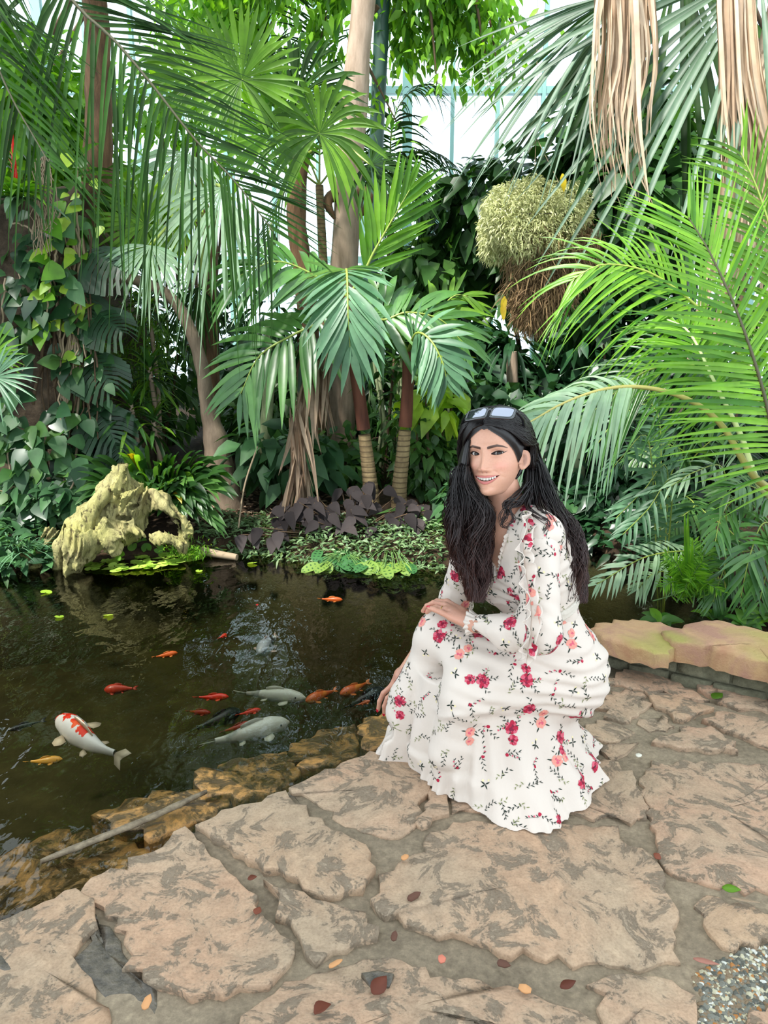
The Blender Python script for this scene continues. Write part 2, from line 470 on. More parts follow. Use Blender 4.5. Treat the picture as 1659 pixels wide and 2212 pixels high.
STONES = [
 [(-60, 2015), (165, 1922), (182, 1938), (207, 1980), (208, 2005), (178, 2038), (158, 2068), (172, 2100), (212, 2137), (238, 2200), (245, 2250), (-60, 2250)],
 [(180, 1912), (280, 1856), (350, 1830), (400, 1786), (420, 1802), (475, 1860), (522, 1912), (560, 1935), (600, 1998), (635, 2040), (628, 2082), (598, 2112), (550, 2143), (450, 2152), (385, 2150), (345, 2132), (310, 2115), (285, 2065), (250, 2005), (208, 1950)],
 [(427, 1784), (500, 1750), (618, 1710), (640, 1738), (672, 1765), (720, 1792), (772, 1818), (798, 1850), (812, 1880), (790, 1905), (735, 1935), (680, 1930), (618, 1898), (560, 1868), (498, 1832), (450, 1808)],
 [(622, 1704), (700, 1662), (800, 1627), (880, 1640), (925, 1690), (914, 1755), (880, 1800), (842, 1814), (782, 1796), (728, 1780), (698, 1745), (655, 1712)],
 [(930, 1705), (968, 1715), (974, 1760), (912, 1792), (896, 1782), (918, 1755)],
 [(972, 1715), (1080, 1690), (1240, 1690), (1300, 1640), (1368, 1662), (1398, 1768), (1260, 1760), (1080, 1752), (976, 1754)],
 [(800, 1945), (850, 1882), (930, 1797), (1000, 1778), (1150, 1782), (1300, 1785), (1390, 1832), (1430, 1885), (1428, 1920), (1458, 1960), (1460, 2030), (1470, 2082), (1350, 2092), (1180, 2076), (1080, 2060), (1000, 2027), (900, 2002), (830, 1982)],
 [(572, 1903), (630, 1922), (700, 1955), (762, 1970), (822, 2002), (812, 2030), (766, 2040), (682, 2086), (650, 2030), (602, 1958)],
 [(560, 2162), (650, 2112), (760, 2082), (840, 2068), (920, 2092), (930, 2115), (1010, 2118), (1100, 2132), (1250, 2180), (1290, 2250), (500, 2250), (520, 2200)],
 [(1265, 2130), (1350, 2112), (1450, 2116), (1503, 2150), (1508, 2182), (1490, 2250), (1320, 2250), (1292, 2180)],
 [(1500, 1955), (1525, 1931), (1680, 1982), (1680, 2042), (1560, 2046), (1530, 2012)],
 [(1400, 1655), (1480, 1642), (1690, 1655), (1690, 1942), (1500, 1900), (1436, 1880), (1420, 1830), (1404, 1770), (1380, 1690)],
 [(1407, 1606), (1470, 1572), (1535, 1568), (1560, 1588), (1598, 1624), (1545, 1620), (1465, 1618)],
 [(1378, 1562), (1432, 1542), (1460, 1568), (1442, 1578), (1402, 1578)],
 [(1290, 1530), (1320, 1492), (1388, 1495), (1402, 1528), (1380, 1548), (1345, 1562)],
 [(1250, 1575), (1290, 1552), (1350, 1566), (1372, 1580), (1345, 1596), (1280, 1604)],
 [(1290, 1615), (1380, 1602), (1340, 1632), (1318, 1640)],
 [(1390, 1494), (1440, 1498), (1500, 1515), (1545, 1528), (1500, 1548), (1455, 1556), (1436, 1535), (1410, 1520)],
 [(1310, 1476), (1350, 1447), (1400, 1450), (1440, 1464), (1500, 1490), (1532, 1512), (1470, 1502), (1380, 1488)],
 [(1398, 1442), (1430, 1430), (1470, 1434), (1560, 1462), (1680, 1500), (1680, 1540), (1580, 1528), (1530, 1502), (1480, 1470)],
 [(1515, 1556), (1580, 1540), (1690, 1560), (1690, 1632), (1600, 1590)],
 [(1010, 1600), (1100, 1560), (1230, 1580), (1260, 1650), (1200, 1680), (1080, 1680), (960, 1690), (935, 1640)],
 [(1060, 1545), (1180, 1480), (1290, 1470), (1300, 1500), (1240, 1560), (1110, 1550)],
 [(900, 1592), (1000, 1530), (1050, 1540), (1000, 1590), (930, 1630), (890, 1632)],
 [(1620, 2185), (1700, 2175), (1700, 2260), (1600, 2260)],
]
for i, s in enumerate(STONES):
    mb = MB(); hgt = .002 + .006 * ((i * 7) % 5) / 4 - .002 * (i > 10)
    prism(mb, GP(s), -.045, hgt, i + 11, .010, .004, .002)
    mb.build('flagstone', M_stone, floor)
# stones at the right of the frame's edge and nearer than the frame, so the paving goes on
EXTRA = [[(1720, 1660), (1950, 1650), (1980, 1900), (1720, 1930)], [(1720, 1540), (1930, 1560), (1900, 1630), (1720, 1625)], [(-330, 2040), (-90, 2040), (-90, 2260), (-330, 2260)]]
for i, s in enumerate(EXTRA): mb = MB(); prism(mb, GP(s), -.045, .008, i + 50, .007, .011, .004); mb.build('flagstone', M_stone, floor)

# stepped ledge just under the water
LEDGE = [
 [(-200, 1900), (0, 1838), (150, 1775), (200, 1785), (268, 1800), (345, 1815), (300, 1850), (165, 1918), (0, 1985), (-200, 2075)],
 [(198, 1757), (350, 1700), (412, 1704), (500, 1736), (470, 1765), (420, 1782), (350, 1820), (262, 1793)],
 [(417, 1668), (500, 1634), (618, 1607), (652, 1665), (612, 1700), (520, 1730), (432, 1704)],
 [(622, 1603), (700, 1570), (768, 1558), (776, 1600), (770, 1622), (690, 1660), (658, 1660)],
 [(772, 1568), (800, 1545), (880, 1530), (900, 1575), (802, 1625), (780, 1618)],
 [(890, 1528), (1000, 1490), (1010, 1515), (905, 1575)],
]
ledge = bpy.data.objects.new('pond_wall', None); COL.objects.link(ledge); ledge['kind'] = 'structure'
for i, s in enumerate(LEDGE):
    mb = MB(); prism(mb, GP(s, WZ), -.75, WZ + [-.008, .005, -.005, -.004, .007, 0][i], i + 71, .012, .010, .0, tilt=[(-.03, -.06), (.0, -.05), (-.02, -.07), (0, -.05), (0, -.02), (0, 0)][i])
    mb.build('ledge_stone', M_wetstone, ledge)

# pond bed and water
mb = MB(); mb.add([(-5, .6, -.62), (4.5, .6, -.62), (4.5, 5.2, -.62), (-5, 5.2, -.62)], [(0, 1, 2, 3)])
mb.build('pond_bed', M_bed, kind='structure')
mb = MB()
x0, x1, y0, y1, zb = -4.9, 4.4, .7, 5.1, -.849
gx, gy = np.linspace(x0, x1, 60), np.linspace(y0, y1, 40)
mb.add([(x0, y0, WZ), (x1, y0, WZ), (x1, y1, WZ), (x0, y1, WZ), (x0, y0, zb), (x1, y0, zb), (x1, y1, zb), (x0, y1, zb)],
       [(0, 1, 2, 3), (4, 7, 6, 5), (0, 4, 5, 1), (1, 5, 6, 2), (2, 6, 7, 3), (3, 7, 4, 0)])
mb.build('pond_water', M_water, smooth=False, kind='structure')

# planted bank beyond the pond: one uneven piece of ground
def bank_edge(x):                        # distance of the far waterline
    return np.interp(x, [-6, -2.6, -1.9, -1.2, -.9, -.5, 0, .45, .7, .95, 1.25, 1.6, 1.8, 2.2, 6], [3.7, 4.0, 4.28, 4.5, 4.62, 4.42, 4.25, 4.27, 4.55, 4.8, 4.75, 4.0, 3.55, 3.2, 3.0])
def bank_h(x, y):
    d = y - bank_edge(x)
    h = np.interp(d, [-.4, -.12, 0, .08, .35, 1.2, 3, 8], [-.86, -.6, -.14, -.03, .04, .16, .30, .4])
    return h + .02 * np.sin(x * 5.1 + y * 3) * (d > 0) + .015 * np.sin(x * 11 - y * 7) * (d > 0)
gx = np.linspace(-7, 7, 141); gy = np.r_[np.linspace(2.7, 6, 90), np.linspace(6.1, 13, 30)]
X, Y = np.meshgrid(gx, gy, indexing='ij'); Z = bank_h(X, Y)
Z = np.where((Y < 3.0) & (X < 1.7), -.87, Z)
a = np.arange(len(gx) - 1)[:, None] * len(gy); b = np.arange(len(gy) - 1)[None]
f = np.stack([a + b, a + len(gy) + b, a + len(gy) + b + 1, a + b + 1], -1).reshape(-1, 4)
MB().add(np.stack([X, Y, Z], -1), f).build('ground', M_soil, kind='structure')

# low wall at the right: coping slabs on small rough stones
pw = bpy.data.objects.new('wall_right', None); COL.objects.link(pw); pw['kind'] = 'structure'
CZ = .17
C1 = [(1276, 1358), (1300, 1346), (1345, 1342), (1395, 1338), (1440, 1348), (1476, 1356), (1462, 1392), (1446, 1408), (1400, 1402), (1350, 1392), (1300, 1378)]
C2 = [(1428, 1358), (1490, 1346), (1545, 1338), (1590, 1350), (1720, 1372), (1800, 1400), (1800, 1478), (1700, 1450), (1640, 1424), (1570, 1405), (1500, 1392), (1450, 1380)]
mb = MB(); prism(mb, GP(C1, CZ - .02), CZ - .085, CZ - .02, 91, .010, .012, .004); mb.build('coping_stone', M_coping, pw)
mb = MB(); prism(mb, GP(C2, CZ), CZ - .08, CZ, 92, .010, .012, .004, tilt=(.02, 0)); mb.build('coping_stone', M_coping, pw)
rr = np.random.RandomState(5)
w0, w1 = G(1300, 1440, 0)[:2], G(1800, 1560, 0)[:2]
wd = (w1 - w0) / np.linalg.norm(w1 - w0); wn_ = np.array([-wd[1], wd[0]]); L = np.linalg.norm(w1 - w0)
mbw = MB()
for k in range(3):
    s = -.05
    while s < L:
        l = .09 + .1 * rr.rand(); z = -.1 + k * .068
        q = [w0 + wd * s + wn_ * (.02 + .02 * rr.rand()), w0 + wd * (s + l - .012) + wn_ * (.02 + .02 * rr.rand()), w0 + wd * (s + l - .012) + wn_ * .2, w0 + wd * s + wn_ * .2]
        mb = MB(); prism(mb, q, z, z + .058, rr.randint(9999), .004, .008, 0); mb.build('wall_stone', M_wallstone, pw)
        s += l
mbw.add([(*(w0 + wn_ * .05), -.2), (*(w1 + wn_ * .05), -.2), (*(w1 + wn_ * .22), -.2), (*(w0 + wn_ * .22), -.2), (*(w0 + wn_ * .05), .085), (*(w1 + wn_ * .05), .085), (*(w1 + wn_ * .22), .085), (*(w0 + wn_ * .22), .085)],
        [(0, 1, 5, 4), (1, 2, 6, 5), (2, 3, 7, 6), (3, 0, 4, 7), (4, 5, 6, 7)])
mbw.build('wall_core', M_wallstone, pw, smooth=False)

# wet dark patches left in the joints and hollows
m, nt, out = mat_new('wet_mud'); n_ = noise(nt, 40, 6, .65, pos(nt)); pbsdf(nt, out, ramp(nt, n_.outputs[0], [(.35, '#3d372f'), (.65, '#6a6053')]).outputs[0], .25, .5, bump(nt, n_.outputs[0], .6, .008)); M_wet = m
for i, q in enumerate([[(168, 1935), (186, 1942), (212, 1990), (250, 2010), (280, 2070), (308, 2118), (335, 2140), (330, 2200), (290, 2215), (240, 2185), (215, 2135), (172, 2098), (160, 2068), (200, 2030), (205, 1985)], [(0, 2070), (25, 2062), (48, 2080), (40, 2100), (10, 2104), (-20, 2090)], [(622, 1712), (645, 1728), (690, 1762), (716, 1782), (690, 1770), (640, 1742)], [(782, 2112), (815, 2105), (850, 2118), (840, 2140), (800, 2138)]]):
    mb = MB(); prism(mb, GP(q), -.012, [-.0055, .0055, -.004, .0068][i], 200 + i, .006, .002, 0); mb.build('wet_patch', M_wet, floor)

# gravel patch set in the mortar, lower right
rr = np.random.RandomState(8); mb = MB()
patch = np.array(GP([(1640, 2030), (1560, 2062), (1510, 2090), (1495, 2120), (1520, 2150), (1512, 2190), (1500, 2240), (1760, 2260), (1760, 2040)]))[:, :2]
def inpoly(p, poly):
    c = np.zeros(len(p), bool); j = len(poly) - 1
    for i in range(len(poly)):
        a, b = poly[i], poly[j]
        c ^= ((a[1] > p[:, 1]) != (b[1] > p[:, 1])) & (p[:, 0] < (b[0] - a[0]) * (p[:, 1] - a[1]) / (b[1] - a[1] + 1e-12) + a[0]); j = i
    return c
cand = patch.min(0) + rr.rand(3600, 2) * (patch.max(0) - patch.min(0)); cand = cand[inpoly(cand, patch)]
oct_v = np.array([(1, 0, 0), (.5, .8, .1), (-.5, .8, 0), (-1, 0, .1), (-.5, -.8, 0), (.5, -.8, .1), (.35, .3, .8), (-.45, .3, .75), (0, -.45, .8), (0, 0, -.7)])
oct_f = [(0, 1, 6), (1, 2, 7), (1, 7, 6), (2, 3, 7), (3, 4, 8), (3, 8, 7), (4, 5, 8), (5, 0, 6), (5, 6, 8), (6, 7, 8)]
pc = [plain('pebble_' + n, c, .6, .4) for n, c in (('cream', '#aea78d'), ('grey', '#6c6b61'), ('brown', '#75624b'), ('ochre', '#9a6530'), ('white', '#bdbcb3'), ('dark', '#4d4d45'))]
for x, y in cand:
    s = .0034 + .0042 * rr.rand() ** 1.5; a = rr.rand() * 6.28
    q = oct_v * (s * (1 + .5 * rr.rand()), s, s * .6); ca, sa = math.cos(a), math.sin(a)
    q = np.c_[q[:, 0] * ca - q[:, 1] * sa + x, q[:, 0] * sa + q[:, 1] * ca + y, q[:, 2] - .0078]
    mb.add(q, oct_f, rr.choice(6, p=[.2, .3, .2, .05, .07, .18]))
mb.build('pebbles', pc, floor, smooth=False, kind='stuff')

# ================================================================ greenhouse: glass wall, steel and rock face
wb = bpy.data.objects.new('wall_back', None); COL.objects.link(wb); wb['kind'] = 'structure'
GY = 11.5
zs = [.2, 2.2, 4.4, 6.8, 9.4]
mul = MB()
xs = np.arange(-6.5, 6.6, .62)
for i in range(len(xs) - 1):
    for k in range(len(zs) - 1):
        mb = MB(); a, b = xs[i] + .02, xs[i + 1] - .02; c, d = zs[k] + .02, zs[k + 1] - .02
        mb.add([(a, GY, c), (b, GY, c), (b, GY, d), (a, GY, d), (a, GY + .008, c), (b, GY + .008, c), (b, GY + .008, d), (a, GY + .008, d)],
               [(0, 1, 2, 3), (7, 6, 5, 4), (0, 4, 5, 1), (2, 6, 7, 3), (1, 5, 6, 2), (3, 7, 4, 0)])
        mb.build('pane', M_glass, wb, smooth=False)
def bar(mb, a, b, w, d, mat=0):
    a = np.asarray(a, float); b = np.asarray(b, float); T = nrm(b - a)
    s = nrm(np.cross(T, V3(0, 1, 0))) * w / 2; e = nrm(np.cross(s, T)) * d / 2
    q = [a - s - e, a + s - e, a + s + e, a - s + e, b - s - e, b + s - e, b + s + e, b - s + e]
    mb.add(q, [(0, 1, 2, 3), (7, 6, 5, 4), (0, 4, 5, 1), (1, 5, 6, 2), (2, 6, 7, 3), (3, 7, 4, 0)], mat)
for i, x in enumerate(xs):
    mb = MB(); w = .13 if i % 4 == 3 else .05
    bar(mb, (x, GY, 0), (x, GY, 9.4), w, .1); mb.build('mullion', M_teal, wb, smooth=False)
for z in zs:
    mb = MB(); bar(mb, (-6.5, GY + .02, z), (6.5, GY + .02, z), .09, .12); mb.build('transom', M_teal, wb, smooth=False)
mb = MB(); bar(mb, P(905, 545, GY - .3), P(1010, 380, GY - .3), .16, .12); mb.build('brace', M_teal, wb, smooth=False)
# green steel post
pt, pb = P(832, -120, 6.6), P(812, 330, 6.6); bt = pb + (pb - pt) * 1.35
mb = MB(); tube(mb, np.array([pt + (pt - pb) * 1.2, bt]), .058, 12)
bt[2]
po = thing('steel_post', 'dark green round steel post rising beside the pale tree trunk', 'post')
mb.build('post_shaft', M_green_steel, po)
mb = MB(); tube(mb, np.array([bt + (0, 0, .0), bt + (0, 0, .05)]), .12, 12); mb.build('base_plate', M_green_steel, po)
# ================================================================ plants
ML = {
 'deep':   leafmat('leaf_deep_green', '#1a3616', '#3b632c', .42, .32, .4),
 'mid':    leafmat('leaf_mid_green', '#2d5228', '#59823e', .38, .38),
 'bright': leafmat('leaf_bright_green', '#3c741a', '#86b936', .4, .5),
 'lime':   leafmat('leaf_lime', '#86b030', '#b9d552', .4, .5),
 'palm':   leafmat('leaf_palm_green', '#2f5c2c', '#5f8f45', .32, .36, .6),
 'dark_palm': leafmat('leaf_dark_palm', '#13290d', '#2c4f1a', .6, .28, .15),
 'blue':   leafmat('leaf_blue_green', '#3a6344', '#6c9472', .42, .32, .4),
 'pale':   leafmat('leaf_pale_green', '#7c9c7c', '#a9c2a2', .4, .35, .45),
 'grey':   leafmat('leaf_grey_green', '#344e3a', '#617c65', .45, .3, .3),
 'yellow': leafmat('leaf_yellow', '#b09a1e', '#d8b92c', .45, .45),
 'olive':  leafmat('leaf_olive', '#3c6318', '#6f9a2c', .42, .45, .35),
 'dead':   leafmat('leaf_dead_tan', '#a88c74', '#d6bfa6', .6, .25, .3, tcol=(1.1, 1.0, .85)),
 'brown':  leafmat('leaf_dead_brown', '#7b6350', '#ab9580', .65, .2, .3, tcol=(1.1, 1.0, .85)),
 'purple': leafmat('leaf_purple', '#211c1d', '#3f3838', .68, .12, .12, tcol=(1.4, .8, .7)),
 'vine':   leafmat('leaf_vine', '#23432a', '#4c7547', .48, .32, .3),
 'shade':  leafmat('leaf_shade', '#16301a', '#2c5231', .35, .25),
 'red':    leafmat('bract_red', '#b01818', '#d83020', .4, .3, tcol=(1.3, .5, .5)),
}
M_bark = barkmat('bark_grey', '#7c6a58', '#ab9683', 16, (1, 1, .22), .012)
M_bark_dark = barkmat('bark_dark', '#3c2e22', '#66513c', 18, (1, 1, .3), .02)
M_bark_ring = barkmat('bark_ringed', '#6d5a40', '#9a8560', 22, (1, 1, .5), .006, 9)
M_bark_green = barkmat('bark_green', '#5e6a46', '#9aa27e', 20, (1, 1, .3), .012)
M_fibre = barkmat('palm_fibre', '#3b2a1c', '#7a5c40', 26, (1, 1, .15), .025)
M_crown = barkmat('crownshaft', '#3f2018', '#6f4432', 14, (1, 1, .12), .004)
M_stem = plain('green_stem', '#4c6b34', .5)
M_rachis = plain('rachis', '#7f8f3c', .45)
M_rachis_d = plain('rachis_dark', '#3d3b22', .5)
M_petiole = plain('petiole_pale', '#b7c286', .45)
M_twig = plain('twig', '#8c7a62', .8)

def blades(base, d, L, W, kind='lance', droop=.2, N=None, n=6, fold=.25, curl=0.0):
    base = np.atleast_2d(base).astype(float); d = nrm(np.atleast_2d(d).astype(float)); m = len(base)
    d = np.broadcast_to(d, (m, 3)); L = np.broadcast_to(np.asarray(L, float), (m,)); W = np.broadcast_to(np.asarray(W, float), (m,))
    dr = np.broadcast_to(np.asarray(droop, float), (m,))
    s = np.linspace(0, 1, n)[None, :, None]
    p = base[:, None] + d[:, None] * s * L[:, None, None] - UP * (dr * L)[:, None, None] * s ** 2
    w = W[:, None] * prof(kind, n)[None]
    if N is None: N = np.tile(UP, (m, 1)) + .001
    N = np.broadcast_to(np.atleast_2d(N), (m, 3)).copy()
    par = np.abs((nrm(N) * d).sum(1)) > .97; N[par] = N[par] + V3(0, -1, .2)
    return ribbons(p, w, N, fold)

def frond(parent, ctrl, L, W, n, mat, rmat, a=(75, 30), droop=.25, V=.2, face=None, t0=.12, r=(.012, .003), single=True, seed=0, jit=.08, sides=(1, 1), k=6, kind='needle', lp=None, fold=.3, name='frond', lmats=None):
    rs = np.random.RandomState(seed)
    c = catmull(ctrl, 40); mb = MB(); tube(mb, c, np.linspace(r[0], r[1], 40), 6)
    T = nrm(np.gradient(c, axis=0)); f = UP if face is None else np.asarray(face, float)
    ts = np.linspace(t0, .995, n); vs = []
    lp = lp or ([0, .15, .5, .85, 1], [.55, .85, 1, .75, .45])
    for sd, on in ((1, sides[0]), (-1, sides[1])):
        if not on: continue
        t = np.clip(ts + rs.randn(n) * .15 / n, 0, 1); i = t * 39; i0 = np.clip(i.astype(int), 0, 38); fr = (i - i0)[:, None]
        b = c[i0] * (1 - fr) + c[i0 + 1] * fr; tt = T[i0]
        Sv = nrm(np.cross(tt, f)) * sd; Nn = np.cross(Sv, tt) * sd
        u = (t - t0) / max(1 - t0, .01)
        ang = np.radians(a[0] + (a[1] - a[0]) * u ** 1.5 + rs.randn(n) * 60 * jit)[:, None]
        d = np.cos(ang) * tt + np.sin(ang) * (Sv * math.cos(V) + Nn * math.sin(V)) + rs.randn(n, 3) * jit * .6
        l = L * np.interp(u, *lp) * (1 + rs.randn(n) * .06) * on
        vs.append(blades(b, d, l, W * np.interp(u, [0, .3, 1], [.8, 1, .7]) * (1 + rs.randn(n) * .08), kind, (droop if np.ndim(droop) == 0 else droop[0 if sd > 0 else 1]) * (1 + rs.randn(n) * .2), Nn, k, fold))
    v = np.concatenate(vs)
    if single:
        fo = mb.build(name, rmat, parent); spread(v, 'leaflet', mat, fo)
    else:
        fo = mb.build(name, rmat, parent); lf = MB(); add_ribbons(lf, v); lf.build('leaflets', mat, fo, kind='stuff')
    return fo

def fan(parent, hub, axis, face, R, nseg, spread_deg, mat, droop=.25, split=.55, seed=0, stem=None, single=False, wk=1.0, jit=.03, name='fan_leaf', cone=.18, k=7, smat=None, rlo=.75):
    rs = np.random.RandomState(seed); hub = np.asarray(hub, float)
    A = nrm(np.asarray(axis, float)); F = np.asarray(face, float); F = nrm(F - A * (F @ A)); Sx = np.cross(A, F)
    sp = math.radians(spread_deg); an = np.linspace(-sp, sp, nseg) + rs.randn(nseg) * jit
    d = np.cos(an)[:, None] * A + np.sin(an)[:, None] * Sx + F * cone + rs.randn(nseg, 3) * jit
    d = nrm(d); l = R * (1 - (1 - rlo) * np.abs(an / sp) ** 1.5) * (1 + rs.randn(nseg) * .05)
    s = np.linspace(0, 1, k)
    wmax = R * split * sp / nseg * 1.02 * wk
    w = np.interp(s, [0, .04, split, split + .2, .93, 1], [.06, .09, 1, .8, .25, .04])
    dr = droop * (1 + rs.randn(nseg) * .3)
    p = hub + d[:, None] * (s[None, :, None] * l[:, None, None]) - UP * (dr * l)[:, None, None] * (np.clip(s - .25, 0, 1) ** 2 * 1.78)[None, :, None]
    Nn = np.broadcast_to(F, (nseg, 3))
    v = ribbons(p, wmax * w[None] * np.ones((nseg, 1)), Nn, .35)
    mb = MB()
    if stem is not None: tube(mb, catmull(stem + [hub], 12), np.linspace(.012, .008, 12) * (R / .4) ** .5, 6)
    else: tube(mb, np.array([hub - A * .02 * R, hub + A * .05 * R]), .02 * R, 6)
    if single: fo = mb.build(name, smat or M_rachis, parent); spread(v, 'leaf_segment', mat, fo)
    else: fo = mb.build(name, smat or M_rachis, parent); lf = MB(); add_ribbons(lf, v); lf.build('leaf_segments', mat, fo, kind='stuff')
    return fo

def scatter_in(rs, c, rad, n, shell=.55):
    d = nrm(rs.randn(n, 3)); r = shell + (1 - shell) * rs.rand(n) ** .5
    return np.asarray(c) + d * np.asarray(rad) * r[:, None], d
def shrub(name, label, cat, c, rad, n, L, W, mat, kind='ovate', seed=0, group=None, shell=.5, down=.5, k=4, base=None, stems=5, lumps=6, stemmat=None, fold=.2, droop=.3):
    rs = np.random.RandomState(seed); c = np.asarray(c, float); rad = np.asarray(rad, float)
    root = thing(name, label, cat, group)
    lc = c + rs.uniform(-.6, .6, (lumps, 3)) * rad; lr = rad * (.45 + .25 * rs.rand(lumps, 1))
    pts, out = [], []
    for q in range(lumps):
        p, d = scatter_in(rs, lc[q], lr[q], n // lumps, shell); pts.append(p); out.append(d)
    p = np.concatenate(pts); d = np.concatenate(out)
    dirs = d * .7 + rs.randn(len(p), 3) * .5 - UP * down
    ln = L * (.65 + .6 * rs.rand(len(p)))
    v = blades(p, dirs, ln, W * ln / L, kind, droop, d + UP * .9 + rs.randn(len(p), 3) * .4 - V3(0, .3, 0), k, fold)
    mb = MB(); add_ribbons(mb, v); mb.build('foliage', mat, root, kind='stuff')
    b0 = np.asarray(base if base is not None else (c[0], c[1], bank_h(c[0], c[1]) - .03), float)
    for q in range(stems):
        e = lc[q % lumps]; m = (b0 + e) / 2 + rs.randn(3) * .06 * np.array([1, 1, .3])
        tb = MB(); tube(tb, catmull([b0 + rs.randn(3) * V3(.05, .05, 0), m, e], 10), np.linspace(.016, .005, 10) * (1 + rad.mean()), 6)
        tb.build('stem', stemmat or M_bark_dark, root)
    return root

def gz(x, y): return bank_h(x, y)
def trunk_pts(uvY): return [P(*q) for q in uvY]
def to_ground(p, dx=0, dy=0):
    x, y = p[0] + dx, p[1] + dy
    return V3(x, y, gz(x, y) - .05)

# ---------------------------------------------------------------- tall pale tree in the middle
t = thing('tree', 'tall tree with pale smooth trunk crossing the middle of the glass wall', 'tree')
tp = trunk_pts([(800, -260, 6.2), (786, 0, 6.2), (774, 110, 6.2), (766, 200, 6.2), (757, 330, 6.2), (753, 420, 6.2), (747, 520, 6.2), (742, 640, 6.2), (738, 800, 6.2), (736, 950, 6.2)])
tp.append(to_ground(tp[-1]))
c = catmull(tp, 60); zz = c[:, 2]
rad = np.interp(zz, [0, 1.2, 2.2, 2.9, 3.2, 4, 6], [.125, .11, .105, .10, .088, .08, .07]) * (1 + .03 * np.sin(zz * 9))
mb = MB(); tube(mb, c, rad, 16, knob=lambda s, a: 1 + .03 * np.sin(3 * a + s * 9) + .02 * np.sin(7 * a - s * 30)); mb.build('trunk', M_bark, t)
mb = MB()
for u, v, dx in ((716, 425, -1), (788, 418, 1)):
    q = P(u, v, 6.15); tube(mb, catmull([q - V3(dx * .06, 0, -.02), q, q + V3(dx * .03, -.02, -.05), q + V3(-dx * .02, -.01, -.16)], 8), [.03, .05, .045, .04, .035, .03, .02, .008], 8)
mb.build('bark_knot', M_fibre, t)
rs = np.random.RandomState(4); brs = MB(); lv = []
def leafy_branch(a, b, nl, L, W, sd, hang=.2):
    r = np.random.RandomState(sd); a, b = np.asarray(a), np.asarray(b)
    m = (a + b) / 2 + UP * .15 + r.randn(3) * .1
    cc = catmull([a, m, b - UP * hang], 14); tube(brs, cc, np.linspace(.02, .004, 14), 5)
    ln = np.linalg.norm(b - a)
    i = r.randint(3, 14, nl); p = cc[i] + r.randn(nl, 3) * V3(.22, .25, .18) * ln * .55
    d = nrm(r.randn(nl, 3) * .6 + nrm(b - a) * .3 - UP * .5)
    lv.append(blades(p, d, L * (.6 + .7 * r.rand(nl)), W * (.7 + .5 * r.rand(nl)), 'ovate', .25, UP + r.randn(nl, 3) * .5, 4, .15))
top = P(792, -200, 6.2)
for i, (u, v, Y, nl) in enumerate([(440, 20, 6.8, 520), (500, 10, 7.2, 320), (470, 90, 8.2, 420), (560, 50, 8.4, 420), (400, 60, 8.0, 420), (690, 30, 6.6, 520), (880, 60, 6.8, 620), (960, 40, 6.6, 700), (1030, 90, 6.5, 420), (1060, 40, 6.4, 420), (360, -60, 6.4, 460), (1120, 10, 6.6, 200), (560, -80, 6.5, 600), (980, -80, 6.3, 600), (780, -120, 6.8, 500), (420, 120, 7.3, 260)]):
    e = P(u, v, Y); leafy_branch(top + (e - top) * .25 + UP * .2, e, nl, .10, .024, i + 20)
for i, (u, v) in enumerate([(1060, 150), (1075, 110), (945, 150), (860, 240)]):
    e = P(u, v, 6.3); leafy_branch(e + V3(-.15, 0, .7), e, 80, .085, .02, i + 60, .1)
brs.build('branches', M_bark_dark, t, kind='stuff')
mb = MB()
for q in lv: add_ribbons(mb, q)
mb.build('foliage', ML['bright'], t, kind='stuff')

# ---------------------------------------------------------------- feather palm whose dark fronds arch across the top left
pl = thing('feather_palm', 'tall feather palm with fibrous trunk and dark arching fronds at upper left', 'palm')
tb = P(212, 330, 5.75); crown = P(150, -330, 5.0)
c = catmull([crown, P(205, 0, 5.6), tb, P(200, 620, 5.8), to_ground(P(190, 800, 5.8))], 40)
mb = MB(); tube(mb, c, np.interp(np.linspace(0, 1, 40), [0, .35, .5, 1], [.07, .085, .11, .10]), 14, knob=lambda s, a: 1 + .12 * np.sin(5 * a + s * 40) * np.sin(s * 90)); mb.build('trunk', M_fibre, pl)
frond(pl, [crown, P(90, -130, 4.0), P(160, 5, 3.9), P(245, 85, 3.9), P(330, 185, 3.9), P(420, 300, 3.9), P(510, 395, 3.9), P(590, 500, 3.9)], .74, .0125, 74, ML['dark_palm'], M_rachis_d, (70, 35), (.62, .16), -.05, (.25, -.75, .55), .22, (.016, .003), seed=1, jit=.05)
frond(pl, [crown, P(-150, -150, 3.7), P(-60, 20, 3.6), P(20, 200, 3.6), P(70, 290, 3.6), P(105, 350, 3.6)], .55, .011, 44, ML['dark_palm'], M_rachis_d, (65, 30), .5, 0, (.2, -.8, .5), .3, (.012, .003), seed=2, jit=.06)
for k, (u, v) in enumerate([(-260, -250), (-100, -420), (420, -330), (60, -480)]):
    e = P(u, v, 4.2 + .3 * k); frond(pl, [crown, (crown + e) / 2 + UP * .3, e - UP * .3], .6, .012, 34, ML['dark_palm'], M_rachis_d, (65, 30), .5, .1, None, .2, (.012, .003), seed=40 + k, single=False)

